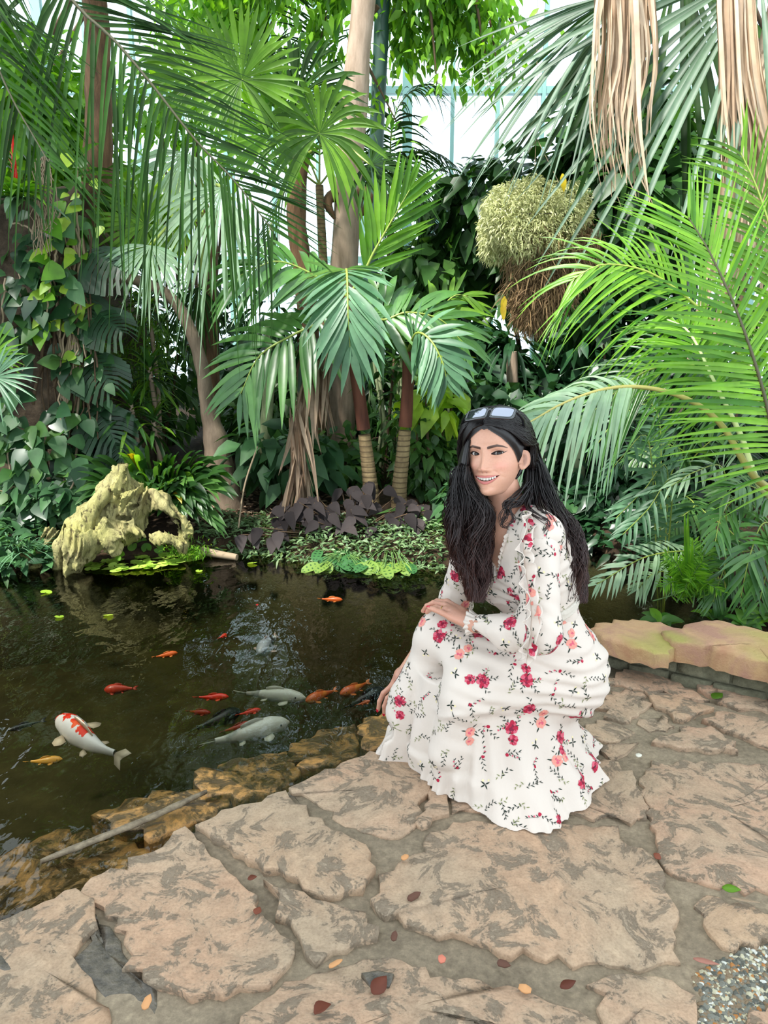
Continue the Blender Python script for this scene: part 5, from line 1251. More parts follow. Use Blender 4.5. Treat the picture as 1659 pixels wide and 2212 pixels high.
# ---- joints
Lsh, Rsh = P(1166, 1150, 1.97), P(1030, 1135, 2.21)
NB = P(1094, 1112, 2.075); WA = P(1166, 1308, 2.09); HP = P(1216, 1452, 2.10)
Lel, Lwr = P(1172, 1368, 1.89), P(1022, 1346, 1.985)
Rel, Rwr = P(985, 1298, 2.31), P(868, 1460, 2.265)
K1, K2 = P(950, 1370, 2.13), P(1010, 1490, 1.965)
fc = nrm(V3(-.74, -.67, .06)); ut = nrm(NB - HP); lt_ = nrm(np.cross(ut, fc)); fc = np.cross(lt_, ut)
CR = np.stack([lt_, fc, ut])
Fa, Fb = V3(.26, 2.12, .03), V3(.32, 1.98, .03)
CH = NB * .52 + WA * .48
def torso(g):
    d = sd_ell(g, CH - fc * .008, (.135, .096, .155), CR)
    d = smin(d, sd_cap(g, WA, HP, .088, .115), .08)
    d = smin(d, sd_cap(g, WA + ut * .05, CH, .092, .11), .06)
    d = smin(d, sd_cap(g, Lsh - lt_ * .008 - ut * .01, Rsh + lt_ * .008 - ut * .01, .046, .046), .07)
    d = smin(d, sd_cap(g, NB - ut * .03, Lsh, .055, .045), .05)
    d = smin(d, sd_cap(g, NB - ut * .03, Rsh, .055, .045), .05)
    for s in (-1, 1): d = smin(d, sd_ell(g, CH + fc * .076 + lt_ * s * .064 - ut * .022, (.058, .052, .060), CR), .04)
    return d
neck_a, neck_b = HW((0, -.022, -.075)), NB - ut * .02 - fc * .012
# ---- body: one continuous surface (neck, trunk, arms, legs), hands finer
h = .006; lo = (-.06, 1.70, -.02); hi = (.72, 2.42, .92)
g = grid(lo, hi, h)
d = torso(g) + .009
d = smin(d, sd_cap(g, neck_a, neck_b, .047, .052), .035)
d = smin(d, sd_cap(g, NB - ut * .045, NB - ut * .02 + fc * .02, .06, .05), .04)
d = smin(d, sd_ell(g, HP, (.095, .10, .09)), .05)
for a, b, ra, rb in ((HP + V3(-.02, .05, 0), K1, .070, .040), (HP + V3(-.02, -.06, 0), K2, .070, .042), (K1, Fa + V3(0, 0, .05), .046, .03), (K2, Fb + V3(.05, 0, .05), .046, .03), (Fa + V3(0, 0, .02), Fa + V3(-.13, .0, 0), .03, .022), (Fb + V3(.05, 0, .02), Fb + V3(-.08, -.0, 0), .03, .022)):
    d = smin(d, sd_cap(g, a, b, ra, rb), .03)
for a, b, ra, rb in ((Lsh, Lel, .040, .034), (Lel, Lwr, .034, .0225), (Rsh, Rel, .040, .034), (Rel, Rwr, .034, .0225)):
    d = smin(d, sd_cap(g, a, b, ra, rb), .02)
bv, bf = surface_nets(d, lo, h); bv = smooth_mesh(bv, bf, 2)
def hand(wr, elb, mcp, fing, thumb, pad=.03):
    """palm and five bent fingers grown as one surface"""
    pts = np.vstack([wr] + [np.array(f) for f in fing] + [np.array(thumb)]); lo = pts.min(0) - pad; hi = pts.max(0) + pad
    g = grid(lo, hi, .0017); w2 = wr + nrm(elb - wr) * .03
    d = sd_cap(g, w2, wr, .0235, .0215)
    cen = np.mean(mcp, 0)
    for k, m in enumerate(mcp):
        a = wr + (m - cen) * .45
        d = smin(d, sd_cap(g, a, m, .0150, .0105), .014)
    for k, f in enumerate(fing):
        f = np.array(f); r = [.0094, .0086, .0076, .0066][:len(f)]; e = None
        for q in range(len(f) - 1):
            c = sd_cap(g, f[q], f[q + 1], r[q], r[q + 1]); e = c if e is None else smin(e, c, .003)
        d = smin(d, e, .0055)
    t = np.array(thumb); e = smin(sd_cap(g, t[0], t[1], .0135, .0105), sd_cap(g, t[1], t[2], .0105, .0085), .004); d = smin(d, e, .012)
    v, f = surface_nets(d, lo, .0017); return smooth_mesh(v, f, 2), f
def bendf(a, tip, lift, k=4):
    m1 = a + (tip - a) * .42 + lift; m2 = a + (tip - a) * .74 + lift * .8
    return [a, m1, m2, tip]
Lm = [P(974, 1333, 2.005), P(963, 1319, 2.03), P(960, 1308, 2.055), P(966, 1301, 2.08)]
Lf = [bendf(Lm[0], P(927, 1313, 2.03), V3(0, -.002, .003)), bendf(Lm[1], P(922, 1322, 2.065), V3(-.004, -.004, .012)), bendf(Lm[2], P(914, 1320, 2.095), V3(-.006, -.004, .016)), bendf(Lm[3], P(922, 1316, 2.135), V3(-.004, 0, .012))]
lhv, lhf = hand(Lwr, Lel, Lm, Lf, [P(1002, 1325, 2.03), P(982, 1312, 2.09), P(955, 1322, 2.125)])
Rm = [P(848, 1480, 2.275), P(856, 1489, 2.255), P(864, 1497, 2.24), P(870, 1504, 2.222)]
Rf = [bendf(Rm[0], P(817, 1533, 2.275), V3(-.010, 0, .008)), bendf(Rm[1], P(830, 1541, 2.255), V3(-.012, -.004, .006)), bendf(Rm[2], P(847, 1533, 2.235), V3(-.012, -.006, .004)), bendf(Rm[3], P(858, 1533, 2.22), V3(-.008, -.006, .004))]
rhv, rhf = hand(Rwr, Rel, Rm, Rf, [P(862, 1470, 2.29), P(852, 1498, 2.305), P(842, 1516, 2.30)])
# ear
def ear(s):
    V = []; nr, na = 9, 26
    for a in np.linspace(0, 2 * np.pi, na, endpoint=False):
        rx = .0148 * (1 + .18 * math.sin(a)) ; rz = .030
        for r in np.linspace(0, 1, nr):
            px_, pz = rx * r * math.cos(a), rz * r * math.sin(a)
            rim = .0085 * math.exp(-((r - .86) / .10) ** 2) * (.35 + .65 * float(sm(math.sin(a), -.95, -.4))) - .012 * math.exp(-(((px_ - .002) / .006) ** 2 + ((pz + .003) / .011) ** 2)) + .0045 * math.exp(-((r - .55) / .10) ** 2) * (1 - float(sm(math.cos(a), .1, .8))) + (0 if r < .99 else -.006)
            V.append((s * (.0690 + .017 * (1 - px_ / .0165) * .5 + rim), -.004 + px_ * .86, -.021 + pz + .10 * px_))
    F = []
    for a in range(na):
        for r in range(nr - 1):
            q = (a * nr + r, a * nr + r + 1, ((a + 1) % na) * nr + r + 1, ((a + 1) % na) * nr + r)
            F.append(q if s > 0 else q[::-1])
    return HW(np.array(V)), np.array(F)
m, nt, out = mat_new('skin')
at = N(nt, 'ShaderNodeVertexColor'); at.layer_name = 'pigment'
n1 = noise(nt, 220, 3, .5, pos(nt))
cc = mixc(nt, 1.0, at.outputs[0], ramp(nt, n1.outputs[0], [(.3, (.96, .95, .94)), (.7, (1.03, 1.03, 1.03))]).outputs[0], 'MULTIPLY')
b = pbsdf(nt, out, cc, .42, .42); b.inputs['Subsurface Weight'].default_value = .12; b.inputs['Subsurface Radius'].default_value = (.010, .004, .002); b.inputs['Subsurface Scale'].default_value = 1.0
M_skin = m
pieces = [(head_v, hfaces, head_c), (bv, bf, None), (lhv, lhf, 'h'), (rhv, rhf, 'h')]
for s in (1, -1):
    q = ear(s); nr_ = 9; rr_ = np.tile(np.linspace(0, 1, nr_), 26)[:, None]
    pieces.append((q[0], q[1], SK * (1 - .9 * np.exp(-((rr_ - .45) / .22) ** 2) * .45) + 0 * q[0]))
mb = MB(); cols = []
for v, f, c in pieces:
    mb.add(v, f)
    cols.append(c if isinstance(c, np.ndarray) else np.tile(lin('#bf8a74') if c == 'h' else SK, (len(v), 1)))
# stitch head, hands and ears to the trunk so the body is one connected surface
offs = np.cumsum([0] + [len(v) for v, f, c in pieces]); tv = pieces[1][0]
for k in (0, 2, 3, 4, 5):
    pv_ = pieces[k][0]; sub = pv_ if k != 0 else pv_[head_v[:, 2] < HO[2] - .085]
    base_v, bo_ = (tv, offs[1]) if k < 4 else (head_v, offs[0])
    best = (9, 0, 0)
    for q in np.where(np.linalg.norm(pv_[:, None] - base_v[::400][None], axis=2).min(1) < .2)[0][::7]:
        dd = ((base_v[::15] - pv_[q]) ** 2).sum(1); w_ = dd.argmin() * 15; dd = {w_: dd.min()}
        if dd[w_] < best[0]: best = (dd[w_], q, w_)
    fq = pieces[k][1][(pieces[k][1] == best[1]).any(1)][0]; nb_ = fq[(list(fq).index(best[1]) + 1) % 4]
    mb.add(np.zeros((0, 3)), np.zeros((0, 3), int)); mb.f[-1] = (np.array([[best[1] + offs[k], nb_ + offs[k], best[2] + bo_]]), 0)
woman = mb.build('person', M_skin)
ca = woman.data.color_attributes.new('pigment', 'FLOAT_COLOR', 'POINT')
cols = np.concatenate(cols); ca.data.foreach_set('color', np.c_[cols, np.ones(len(cols))].astype(np.float32).ravel())
tag(woman, 'smiling person in a cream floral dress crouching at the pond edge, hand on knee', 'person')

# ---- eyes and teeth
M_sclera = plain('eye_white', '#d9d0c9', .3, .3); M_iris = plain('iris_brown', '#2a170b', .2, .25); M_pupil = plain('pupil', '#050404', .1, .4)
for s in (-1, 1):
    ec = HW((s * EX, ey, EZ)); gz_ = nrm(np.array([0, 0, CAM_H]) - ec); a_ = nrm(np.cross(gz_, UP)); b_ = np.cross(a_, gz_)
    mb = MB(); rings = np.r_[0, .2, .32, .55, .68, np.linspace(.75, 2.0, 8)]; na = 28; V = []
    for r in rings:
        for a in np.linspace(0, 2 * np.pi, na, endpoint=False): V.append(ec + ER * (math.cos(r) * gz_ + math.sin(r) * (math.cos(a) * a_ + math.sin(a) * b_)))
    V = np.array(V); mb.add(V, np.zeros((0, 4), int))
    for k in range(len(rings) - 1):
        q = np.array([(k * na + a, k * na + (a + 1) % na, (k + 1) * na + (a + 1) % na, (k + 1) * na + a) for a in range(na)])
        mb.f.append((q, 2 if k < 2 else (1 if k < 4 else 0)))
    mb.f = [t for t in mb.f if len(t[0])]
    mb.build('eyeball', [M_sclera, M_iris, M_pupil], woman)
mb = MB()
for xx, w, hgt in [(sg_ * q[0], q[1], q[2]) for sg_ in (-1, 1) for q in ((.0042, 8.5, 4.9), (.0114, 6.4, 4.5), (.0176, 6.6, 4.3), (.0232, 5.6, 3.6))]:
    w *= .00050; hgt *= .001; zc = -.0690 + .0078 * (abs(xx) / .0325) ** 2 - hgt + .0022
    yb = float(tab(tf, -.07)) + .0012 - 11.0 * xx * xx
    V = []; 
    for zt in np.linspace(-1, 1, 6):
        for xt in np.linspace(-1, 1, 6):
            V.append((xx + .0025 + w * xt * (1 - .08 * max(-zt, 0)), yb - .0016 * abs(xt) ** 3 - .0012 * max(-zt, 0) ** 3, zc + hgt * zt - .0008 * (abs(xt) ** 3) * (-1 if zt < 0 else 0)))
    F = [(r * 6 + c, r * 6 + c + 1, (r + 1) * 6 + c + 1, (r + 1) * 6 + c) for r in range(5) for c in range(5)]
    mb.add(HW(np.array(V)), [f[::-1] for f in F])
mb.build('teeth', plain('tooth_enamel', '#d8cec2', .25, .5), woman, kind='stuff')
# painted nails and ring
M_nail = plain('red_nail_polish', '#b3152e', .2, .6); mb = MB()
for tip, prev, up_ in [(Lf[0][3], Lf[0][2], V3(-.1, -.25, 1)), (Lf[1][3], Lf[1][2], V3(-.5, -.2, 1)), (Rf[0][3], Rf[0][2], V3(-.6, -.7, .1)), (Rf[1][3], Rf[1][2], V3(-.4, -.9, .1)), (Rf[2][3], Rf[2][2], V3(.1, -1, .2))]:
    t = nrm(tip - prev); u = nrm(up_ - t * (up_ @ t)); sx = np.cross(t, u)
    V = [tip + t * (.0065 * (a - .15)) + sx * (.0046 * b_ * (1 - .25 * max(a - .6, 0))) + u * (.0068 - .0016 * b_ * b_ - .0012 * a * a) for a in np.linspace(-.6, 1.3, 5) for b_ in np.linspace(-1, 1, 5)]
    MB().add(V, [(r * 5 + c, r * 5 + c + 1, (r + 1) * 5 + c + 1, (r + 1) * 5 + c) for r in range(4) for c in range(4)]).build('fingernail', M_nail, woman)
mb = MB(); rc = Lm[1] * .55 + np.array(Lf[1][1]) * .45; t = nrm(np.array(Lf[1][1]) - Lm[1]); T0 = nrm(np.cross(t, UP)); B0 = np.cross(t, T0)
tube(mb, np.array([rc + .0098 * (math.cos(a) * T0 + math.sin(a) * B0) for a in np.linspace(0, 2 * np.pi, 19)]), .0011, 6)
mb.build('ring', plain('gold', '#d9b25a', .25, .6, Metallic=1.0), woman)
mb = MB(); nk = catmull([NB + lt_ * .062 - ut * .0 + fc * .0, NB + lt_ * .045 - ut * .03 + fc * .05, CH + ut * .065 + fc * .098, NB - lt_ * .045 - ut * .03 + fc * .05, NB - lt_ * .062], 30)

# ---- dress
def cloth(name, c, rough=.75, tr=.16):
    m, nt, out = mat_new(name); p = pos(nt)
    wv = noise(nt, 900, 2, .5, p); cr = noise(nt, 45, 4, .6, p)
    b = pbsdf(nt, None, c, rough, .25, bump(nt, cr.outputs[0], .25, .004)); t = nt.nodes.new('ShaderNodeBsdfTranslucent'); t.inputs[0].default_value = (*lin(c), 1)
    b.inputs['Sheen Weight'].default_value = .2
    mx = nt.nodes.new('ShaderNodeMixShader'); mx.inputs[0].default_value = tr; nt.links.new(b.outputs[0], mx.inputs[1]); nt.links.new(t.outputs[0], mx.inputs[2]); nt.links.new(mx.outputs[0], out.inputs[0])
    return m
M_dress = cloth('cream_chiffon', '#decfc3')
M_lace = cloth('cream_lace', '#d9cfc2')
dress = bpy.data.objects.new('dress', None); COL.objects.link(dress); dress.parent = woman
dress['label'] = 'cream dress printed with red roses and green sprigs'
# bodice
h = .0045; lo = (.10, 1.84, .30); hi = (.66, 2.36, .86)
g = grid(lo, hi, h); PPt = np.stack(g, -1)
T = torso(g) - .004
VB = CH + ut * .035 + fc * .10
q = PPt - VB; al = q @ lt_; be = q @ ut; ce = q @ fc
cr_ = .0035 * np.sin(be * 190 + 30 * al + 1.5 * np.sin(al * 60)) * np.exp(-((be + .075) / .05) ** 2) + .003 * wav(PPt.reshape(-1, 3), 21, 11, 2).reshape(al.shape)
d = T - cr_
wedge = np.maximum(np.abs(al + .004) - (.46 * be + .012), -ce - .09); wedge = np.where(be < -.03, 1, wedge)
d = np.maximum(d, -wedge * .9)
d = np.maximum(d, -(sd_cap(g, neck_a + (neck_a - neck_b) * .3, neck_b - ut * .01, .070, .074)))
d = np.maximum(d, (WA - ut * .05 - VB) @ ut - be)
bo_v, bo_f = surface_nets(d, lo, h); bo_v = smooth_mesh(bo_v, bo_f, 2)
MB().add(bo_v, bo_f).build('bodice', M_dress, dress)
# lace waist band
d = np.maximum(torso(g) - .010 + .0016 * np.sin(al * 320) * np.sin(be * 320), np.abs((PPt - WA) @ ut + .004) - .016)
v, f = surface_nets(d, lo, h); MB().add(smooth_mesh(v, f, 1), f).build('waistband', M_lace, dress)
# skirt: taut over the thighs, falling to a flounced hem spread on the stones
h = .0048; lo = (-.09, 1.68, -.004); hi = (.76, 2.46, .56)
g = grid(lo, hi, h); X, Y, Z = g; PPt = np.stack(g, -1)
HEM = [(806, 1632), (812, 1644), (830, 1649), (858, 1644), (884, 1650), (900, 1676), (925, 1699), (960, 1713), (1000, 1733), (1040, 1767), (1085, 1791), (1130, 1796), (1165, 1797), (1230, 1783), (1270, 1745), (1303, 1716), (1308, 1690), (1303, 1640), (1275, 1585), (1180, 1560), (1050, 1545), (930, 1560), (840, 1595)]
cx, cy = G(1062, 1655)[:2]
hem = np.array(GP(HEM, .004))[:, :2] - (cx, cy); ha = np.arctan2(hem[:, 1], hem[:, 0]); hr_ = np.hypot(hem[:, 0], hem[:, 1]) - .012 * (hem[:, 0] > .15); o_ = np.argsort(ha); ha, hr_ = ha[o_], hr_[o_]
A = np.arctan2(Y - cy, X - cx); Rr = np.hypot(X - cx, Y - cy)
Rh = np.interp(A, np.r_[ha - 2 * np.pi, ha, ha + 2 * np.pi], np.r_[hr_, hr_, hr_])
# upper outline of the fall, an oval under knees and seat
oc = np.array([.335, 2.055]); t_ = np.linspace(-np.pi, np.pi, 721); ox = oc[0] - .012 + .218 * np.cos(t_) - cx; oy = oc[1] + .018 + .128 * np.sin(t_) - cy
oa = np.arctan2(oy, ox); orr = np.hypot(ox, oy); k_ = np.argsort(oa)
Rt = np.interp(A, oa[k_], orr[k_], period=2 * np.pi)
ZT = .30; s = np.clip(1 - Z / ZT, 0, 1)
pw_ = np.interp(np.cos(A - math.pi), [-1, 0, 1], [2.0, 2.3, 1.15])
fold = (np.sin(A * 9 + 2.2 * np.sin(A * 2 + 1) + 3 * s) * .013 + np.sin(A * 17 + 2.5 * np.sin(A * 3) - 5 * s) * .008) * np.sqrt(s) * np.clip(s * 1.5, .25, 1)
flo = .010 * sm(s, .74, .80) * (1 - sm(s, .80, .96))                         # seam of the bottom flounce
ruf = .006 * np.sin(A * 34 + 4 * np.sin(A * 5)) * sm(s, .80, 1)
R = Rt + (Rh - Rt) * s ** pw_ + fold + flo + ruf
dl = np.maximum((Rr - R) * .72, Z - ZT)
drape = .006 * wav(PPt.reshape(-1, 3) * np.array([1, 1.3, 1.3]), 9, 5, 2).reshape(X.shape)
du = smin(sd_ell(g, HP + V3(-.014, 0, .0), (.102, .132, .120)), sd_cap(g, HP + V3(-.02, -.055, .005), K2, .100, .062), .05)
du = smin(du, sd_cap(g, HP + V3(-.02, .05, .03), K1, .09, .060), .05)
du = smin(du, sd_cap(g, HP + V3(-.07, 0, .03), K1 * .5 + K2 * .5 + V3(.03, 0, .02), .10, .062), .06)
du = smin(du, sd_cap(g, WA - ut * .02, HP, .094, .13), .06)
du = smin(du, sd_cap(g, K1 + V3(-.005, 0, -.01), V3(.055, 2.13, .14), .057, .055), .05)
du = smin(du, sd_cap(g, K2, V3(.18, 1.95, .12), .058, .055), .06)
seam = .006 * np.exp(-((Z - np.interp(X, [.1, .2, .35, .5, .62], [.20, .262, .268, .235, .19])) / .010) ** 2) * (Y < 2.05)
fl2 = .0035 * np.sin((PPt @ nrm(V3(.25, .3, 1))) * 120 + 5 * wav(PPt.reshape(-1, 3), 77, 2.5, 2).reshape(X.shape)) * sm(X, .12, .3) * (1 - sm(Z, .38, .5))
d = smin(dl, du - drape - seam - fl2, .028)
cut = (PPt - WA) @ ut
d = np.where(((PPt - WA) @ fc < .16), np.maximum(d, cut), d)
sk_v, sk_f = surface_nets(d, lo, h); sk_v = smooth_mesh(sk_v, sk_f, 2)
sk_v[:, 2] += .006
MB().add(sk_v, sk_f).build('skirt', M_dress, dress)
# sleeves
def sleeve(a, b, c, r0, r1, r2, r3, sag, seed, name='sleeve'):
    pts = np.vstack([a, b, c]); lo = pts.min(0) - .10; hi = pts.max(0) + .10; h = .0042
    g = grid(lo, hi, h); pp = np.stack(g, -1).reshape(-1, 3)
    c2 = c + (b - c) * .10
    d = sd_cap(g, a, b, r0, r1)
    m1 = (b + c2) / 2 - UP * sag
    d = smin(d, smin(sd_cap(g, b, m1, r1, r2), sd_cap(g, m1, c2, r2, r3), .03), .03)
    ax = nrm(c - b); tt = ((np.stack(g, -1) - b) @ ax) / np.linalg.norm(c - b)
    ang = (np.stack(g, -1) - c) @ nrm(np.cross(ax, UP))
    gather = .0035 * np.sin(ang * 520 + 2) * sm(tt, .55, .95)
    wr_ = .005 * wav(pp * np.array([1, 1, .6]), seed, 9, 3).reshape(g[0].shape) + .003 * np.sin((np.stack(g, -1) @ nrm(V3(.5, .2, 1))) * 130 + 4 * wav(pp, seed + 1, 4, 2).reshape(g[0].shape)) * np.exp(-((tt - .15) / .35) ** 2)
    d = d - wr_ - gather
    d = np.maximum(d, (np.stack(g, -1) - c) @ ax - .004)
    return smooth_mesh(*(lambda q: (q[0], q[1]))(surface_nets(d, lo, h)), 2), surface_nets(d, lo, h)[1]
ls_v, ls_f = sleeve(Lsh + V3(0, -.004, -.006), Lel + V3(-.008, .0, .006), Lwr, .056, .054, .047, .024, .014, 31)
rs_v, rs_f = sleeve(Rsh + V3(0, .0, -.006), Rel, Rwr + (Rel - Rwr) * .25, .054, .050, .042, .026, .01, 41)
MB().add(ls_v, ls_f).build('sleeve', M_dress, dress); MB().add(rs_v, rs_f).build('sleeve', M_dress, dress)
# cuffs, ruffles
def ruffle(path, side, w, amp, nw, name='ruffle', seed=0, both=False):
    c = catmull(path, 90); T = nrm(np.gradient(c, axis=0)); S_ = nrm(np.broadcast_to(side, c.shape) - T * (T @ side)[:, None]); Nn = np.cross(T, S_)
    t = np.linspace(0, 1, 90); r = np.random.RandomState(seed); k = 7; V = []
    phs = np.cumsum(1 + .5 * np.sin(np.linspace(0, 19, 90) + seed)) / 90 * nw * 6.283
    for q in range(k):
        e = q / (k - 1); ww = w * (1 + .15 * np.sin(phs * .37)) * np.minimum(1, np.minimum(t, 1 - t) * 12 + .25)
        V.append(c + S_ * (ww * e)[:, None] + Nn * (amp * e ** 1.2 * np.sin(phs + .4 * e) + .004)[:, None] + T * (amp * .5 * e * np.cos(phs))[:, None])
    V = np.array(V); mb = MB(); i = np.arange(k - 1)[:, None] * 90; j = np.arange(89)[None]
    mb.add(V, np.stack([i + j, i + j + 1, i + 90 + j + 1, i + 90 + j], -1).reshape(-1, 4)); o = mb.build(name, M_dress, dress)
    o.modifiers.new('thickness', 'SOLIDIFY').thickness = .0012
    return V.reshape(-1, 3), mb.f[0][0]
ruf1 = ruffle([P(1140, 1112, 1.965), P(1127, 1160, 1.905), P(1128, 1215, 1.88), P(1136, 1265, 1.86), P(1140, 1315, 1.84), P(1138, 1365, 1.825), P(1130, 1420, 1.84)], V3(-.2, -.98, .1), .032, .012, 8, seed=1)
ruf1b = ruffle([P(1140, 1116, 1.955), P(1132, 1165, 1.90), P(1134, 1220, 1.875), P(1142, 1270, 1.855), P(1148, 1320, 1.835), P(1146, 1370, 1.82), P(1138, 1430, 1.835)], V3(.8, -.6, 0), .026, .010, 9, seed=2)
ruf2 = ruffle([P(1150, 1110, 1.99), P(1185, 1118, 2.0), P(1206, 1150, 2.01), P(1214, 1190, 2.01), P(1210, 1228, 2.0)], V3(.75, -.5, -.1), .024, .006, 4, seed=3)
cuffc = Lwr + nrm(Lel - Lwr) * .004; ax = nrm(Lwr - Lel); ca_, cb_ = nrm(np.cross(ax, UP)), None; cb_ = np.cross(ax, ca_)
mb = MB(); V = []
for k, (e, r) in enumerate([(-.008, .026), (.0, .0255), (.010, .030), (.018, .034)]):
    for a in np.linspace(0, 2 * np.pi, 72, endpoint=False): V.append(cuffc + ax * (e + .002 * math.sin(a * 9)) + (r + .0035 * math.sin(a * 13) * (k / 3)) * (math.cos(a) * ca_ + math.sin(a) * cb_))
mb.add(V, [(k * 72 + a, k * 72 + (a + 1) % 72, (k + 1) * 72 + (a + 1) % 72, (k + 1) * 72 + a) for k in range(3) for a in range(72)])
o = mb.build('cuff', M_dress, dress); o.modifiers.new('thickness', 'SOLIDIFY').thickness = .0012
# neckline frill
NL = [VB + lt_ * (.46 * b_ + .012) + ut * b_ for b_ in (-.012, .03, .07, .10)]; NL2 = [VB - lt_ * (.46 * b_ + .018) + ut * b_ for b_ in (-.012, .03, .07, .10)]
bvh_b = BVHTree.FromPolygons([tuple(p) for p in bo_v], [tuple(f) for f in bo_f.tolist()])
def onto(p): 
    q = bvh_b.find_nearest(Vector(p)); return np.array(q[0]) + np.array(q[1]) * .001
ruffle([onto(p) for p in NL], lt_ * -.2 + fc, .012, .004, 9, 'neck_frill', 5); ruffle([onto(p) for p in NL2], lt_ * .2 + fc, .012, .004, 9, 'neck_frill', 6)

# ---- printed flowers and sprigs, laid on the cloth
PRM = [plain('print_crimson', '#a8223c', .7, .2), plain('print_rose', '#c85a6c', .7, .2), plain('print_coral', '#d98e80', .7, .2), plain('print_green', '#262f28', .7, .2), plain('print_olive', '#7f8258', .7, .2), plain('print_wine', '#7d1f38', .7, .2), plain('print_pale', '#ead9a4', .7, .2)]
def m_leaf(F, x, y, a, l, w, c):
    ca, sa = math.cos(a), math.sin(a); q = [(0, 0), (.35, .8), (.75, .55), (1, 0), (.7, -.6), (.3, -.7)]
    F.append(([(x + l * u * ca - w * t * sa, y + l * u * sa + w * t * ca) for u, t in q], c))
def m_blob(F, x, y, r, c, r_):
    k = 7; F.append(([(x + r * (1 + .3 * r_.randn() * .6) * math.cos(a), y + r * (1 + .3 * r_.randn() * .6) * math.sin(a)) for a in np.linspace(0, 6.283, k, endpoint=False)], c))
def m_rose(F, x, y, R, pal, r_):
    for k in range(8):
        a = k * .785 + r_.rand() * .4; m_blob(F, x + R * .62 * math.cos(a), y + R * .62 * math.sin(a), R * .36, pal[k % 2], r_)
    for k in range(5):
        a = k * 1.25 + r_.rand(); m_blob(F, x + R * .28 * math.cos(a), y + R * .28 * math.sin(a), R * .24, pal[2 - k % 2 * 2], r_)
    m_blob(F, x, y, R * .16, pal[2], r_)
def m_sprig(F, x, y, a, L, r_, c=3, buds=0):
    n = int(L / .0062); cv = r_.randn() * 14
    for k in range(n):
        t = k / n; aa = a + cv * t * L; px_, py_ = x + L * t * math.cos(a + cv * t * L * .5), y + L * t * math.sin(a + cv * t * L * .5)
        F.append(([(px_, py_), (px_ + .0065 * math.cos(aa), py_ + .0065 * math.sin(aa)), (px_ + .0065 * math.cos(aa) - .0006, py_ + .0065 * math.sin(aa) + .0006), (px_ - .0006, py_ + .0006)], c))
        sd = 1 if k % 2 else -1
        if buds and k % 2: m_blob(F, px_ + .004 * sd, py_ + .003, .0026, buds, r_)
        else: m_leaf(F, px_, py_, aa + sd * .8, .0085 + .003 * r_.rand(), .0019, c)
def motif(kind, r_):
    F = []
    if kind == 0:
        pal = (0, 1, 5); m_rose(F, 0, 0, .0205, pal, r_)
        if r_.rand() < .6: m_rose(F, .032 * r_.choice([-1, 1]), .012 * r_.randn(), .015, pal, r_)
        for k in range(3): m_sprig(F, .012 * math.cos(k * 2.1), .012 * math.sin(k * 2.1), k * 2.1 + r_.rand(), .028, r_)
        m_sprig(F, -.012, -.012, -2.2, .03, r_, 3, 0)
        m_sprig(F, .0, -.018, -1.5, .03, r_, 4, 1)
    elif kind == 1:
        pal = (2, 2, 1); m_rose(F, 0, 0, .017, pal, r_); m_rose(F, .022, .019, .013, pal, r_)
        for k in range(4): m_leaf(F, .014 * math.cos(k * 1.7), .014 * math.sin(k * 1.7), k * 1.7, .016, .0028, 3)
        m_sprig(F, -.01, .012, 2.2, .024, r_)
    elif kind == 2: m_sprig(F, 0, 0, r_.rand() * 6.28, .045, r_); m_sprig(F, .006, -.008, r_.rand() * 6.28, .03, r_, 4)
    elif kind == 3: m_sprig(F, 0, 0, r_.rand() * 6.28, .042, r_, 3, 0); m_sprig(F, .0, .01, r_.rand() * 6.28, .034, r_, 3, 1); m_blob(F, .005, .004, .005, 0, r_)
    else:
        for k in range(4): m_leaf(F, 0, 0, k * 1.5 + r_.rand(), .015, .0028, 3)
        m_blob(F, .012, .004, .003, 6, r_); m_blob(F, .008, -.012, .003, 6, r_)
    return F
def print_on(v, f, seed, dmin, parent, facing=-.35):
    r = np.random.RandomState(seed); bvh = BVHTree.FromPolygons([tuple(p) for p in v], [tuple(q) for q in f.tolist()])
    fcn = v[f]; cen = fcn.mean(1); nn = np.cross(fcn[:, 2] - fcn[:, 0], fcn[:, 3] - fcn[:, 1]); ar = np.linalg.norm(nn, axis=1); nn = nn / np.maximum(ar[:, None], 1e-12)
    cam_d = nrm(np.array([0, 0, CAM_H]) - cen); ok = (nn * cam_d).sum(1) > facing
    idx = r.choice(np.where(ok)[0], 5000, p=ar[ok] / ar[ok].sum()); chosen = []; mb = MB()
    for k in idx:
        c = cen[k]
        kind = r.choice(5, p=[.30, .16, .21, .23, .10]); dm = dmin * (1.15 if kind < 2 else .85)
        if any(np.linalg.norm(c - q) < dm for q in chosen): continue
        chosen.append(c); n = nn[k]; a = nrm(np.cross(n, V3(.3, .2, 1))); b_ = np.cross(n, a); ro = r.rand() * 6.28
        a, b_ = a * math.cos(ro) + b_ * math.sin(ro), b_ * math.cos(ro) - a * math.sin(ro)
        for li, (poly, col) in enumerate(motif(kind, r)):
            V = []
            for (u, w) in poly:
                o = c + a * u + b_ * w + n * .022; hit = bvh.ray_cast(Vector(o), Vector(-n), .05)
                if hit[0] is None: V = None; break
                V.append(np.array(hit[0]) + np.array(hit[1]) * (.0007 + .00004 * (li % 20)))
            if V: mb.add(V, [tuple(range(len(V)))], int(col))
    return mb.build('floral_print', PRM, parent, smooth=False, kind='stuff')
by = {}
for o in dress.children: by.setdefault(o.name.split('.')[0], []).append(o)
print_on(sk_v, sk_f, 1, .058, by['skirt'][0]); print_on(bo_v, bo_f, 2, .055, by['bodice'][0])
print_on(ls_v, ls_f, 3, .055, by['sleeve'][0]); print_on(rs_v, rs_f, 4, .055, by['sleeve'][1])
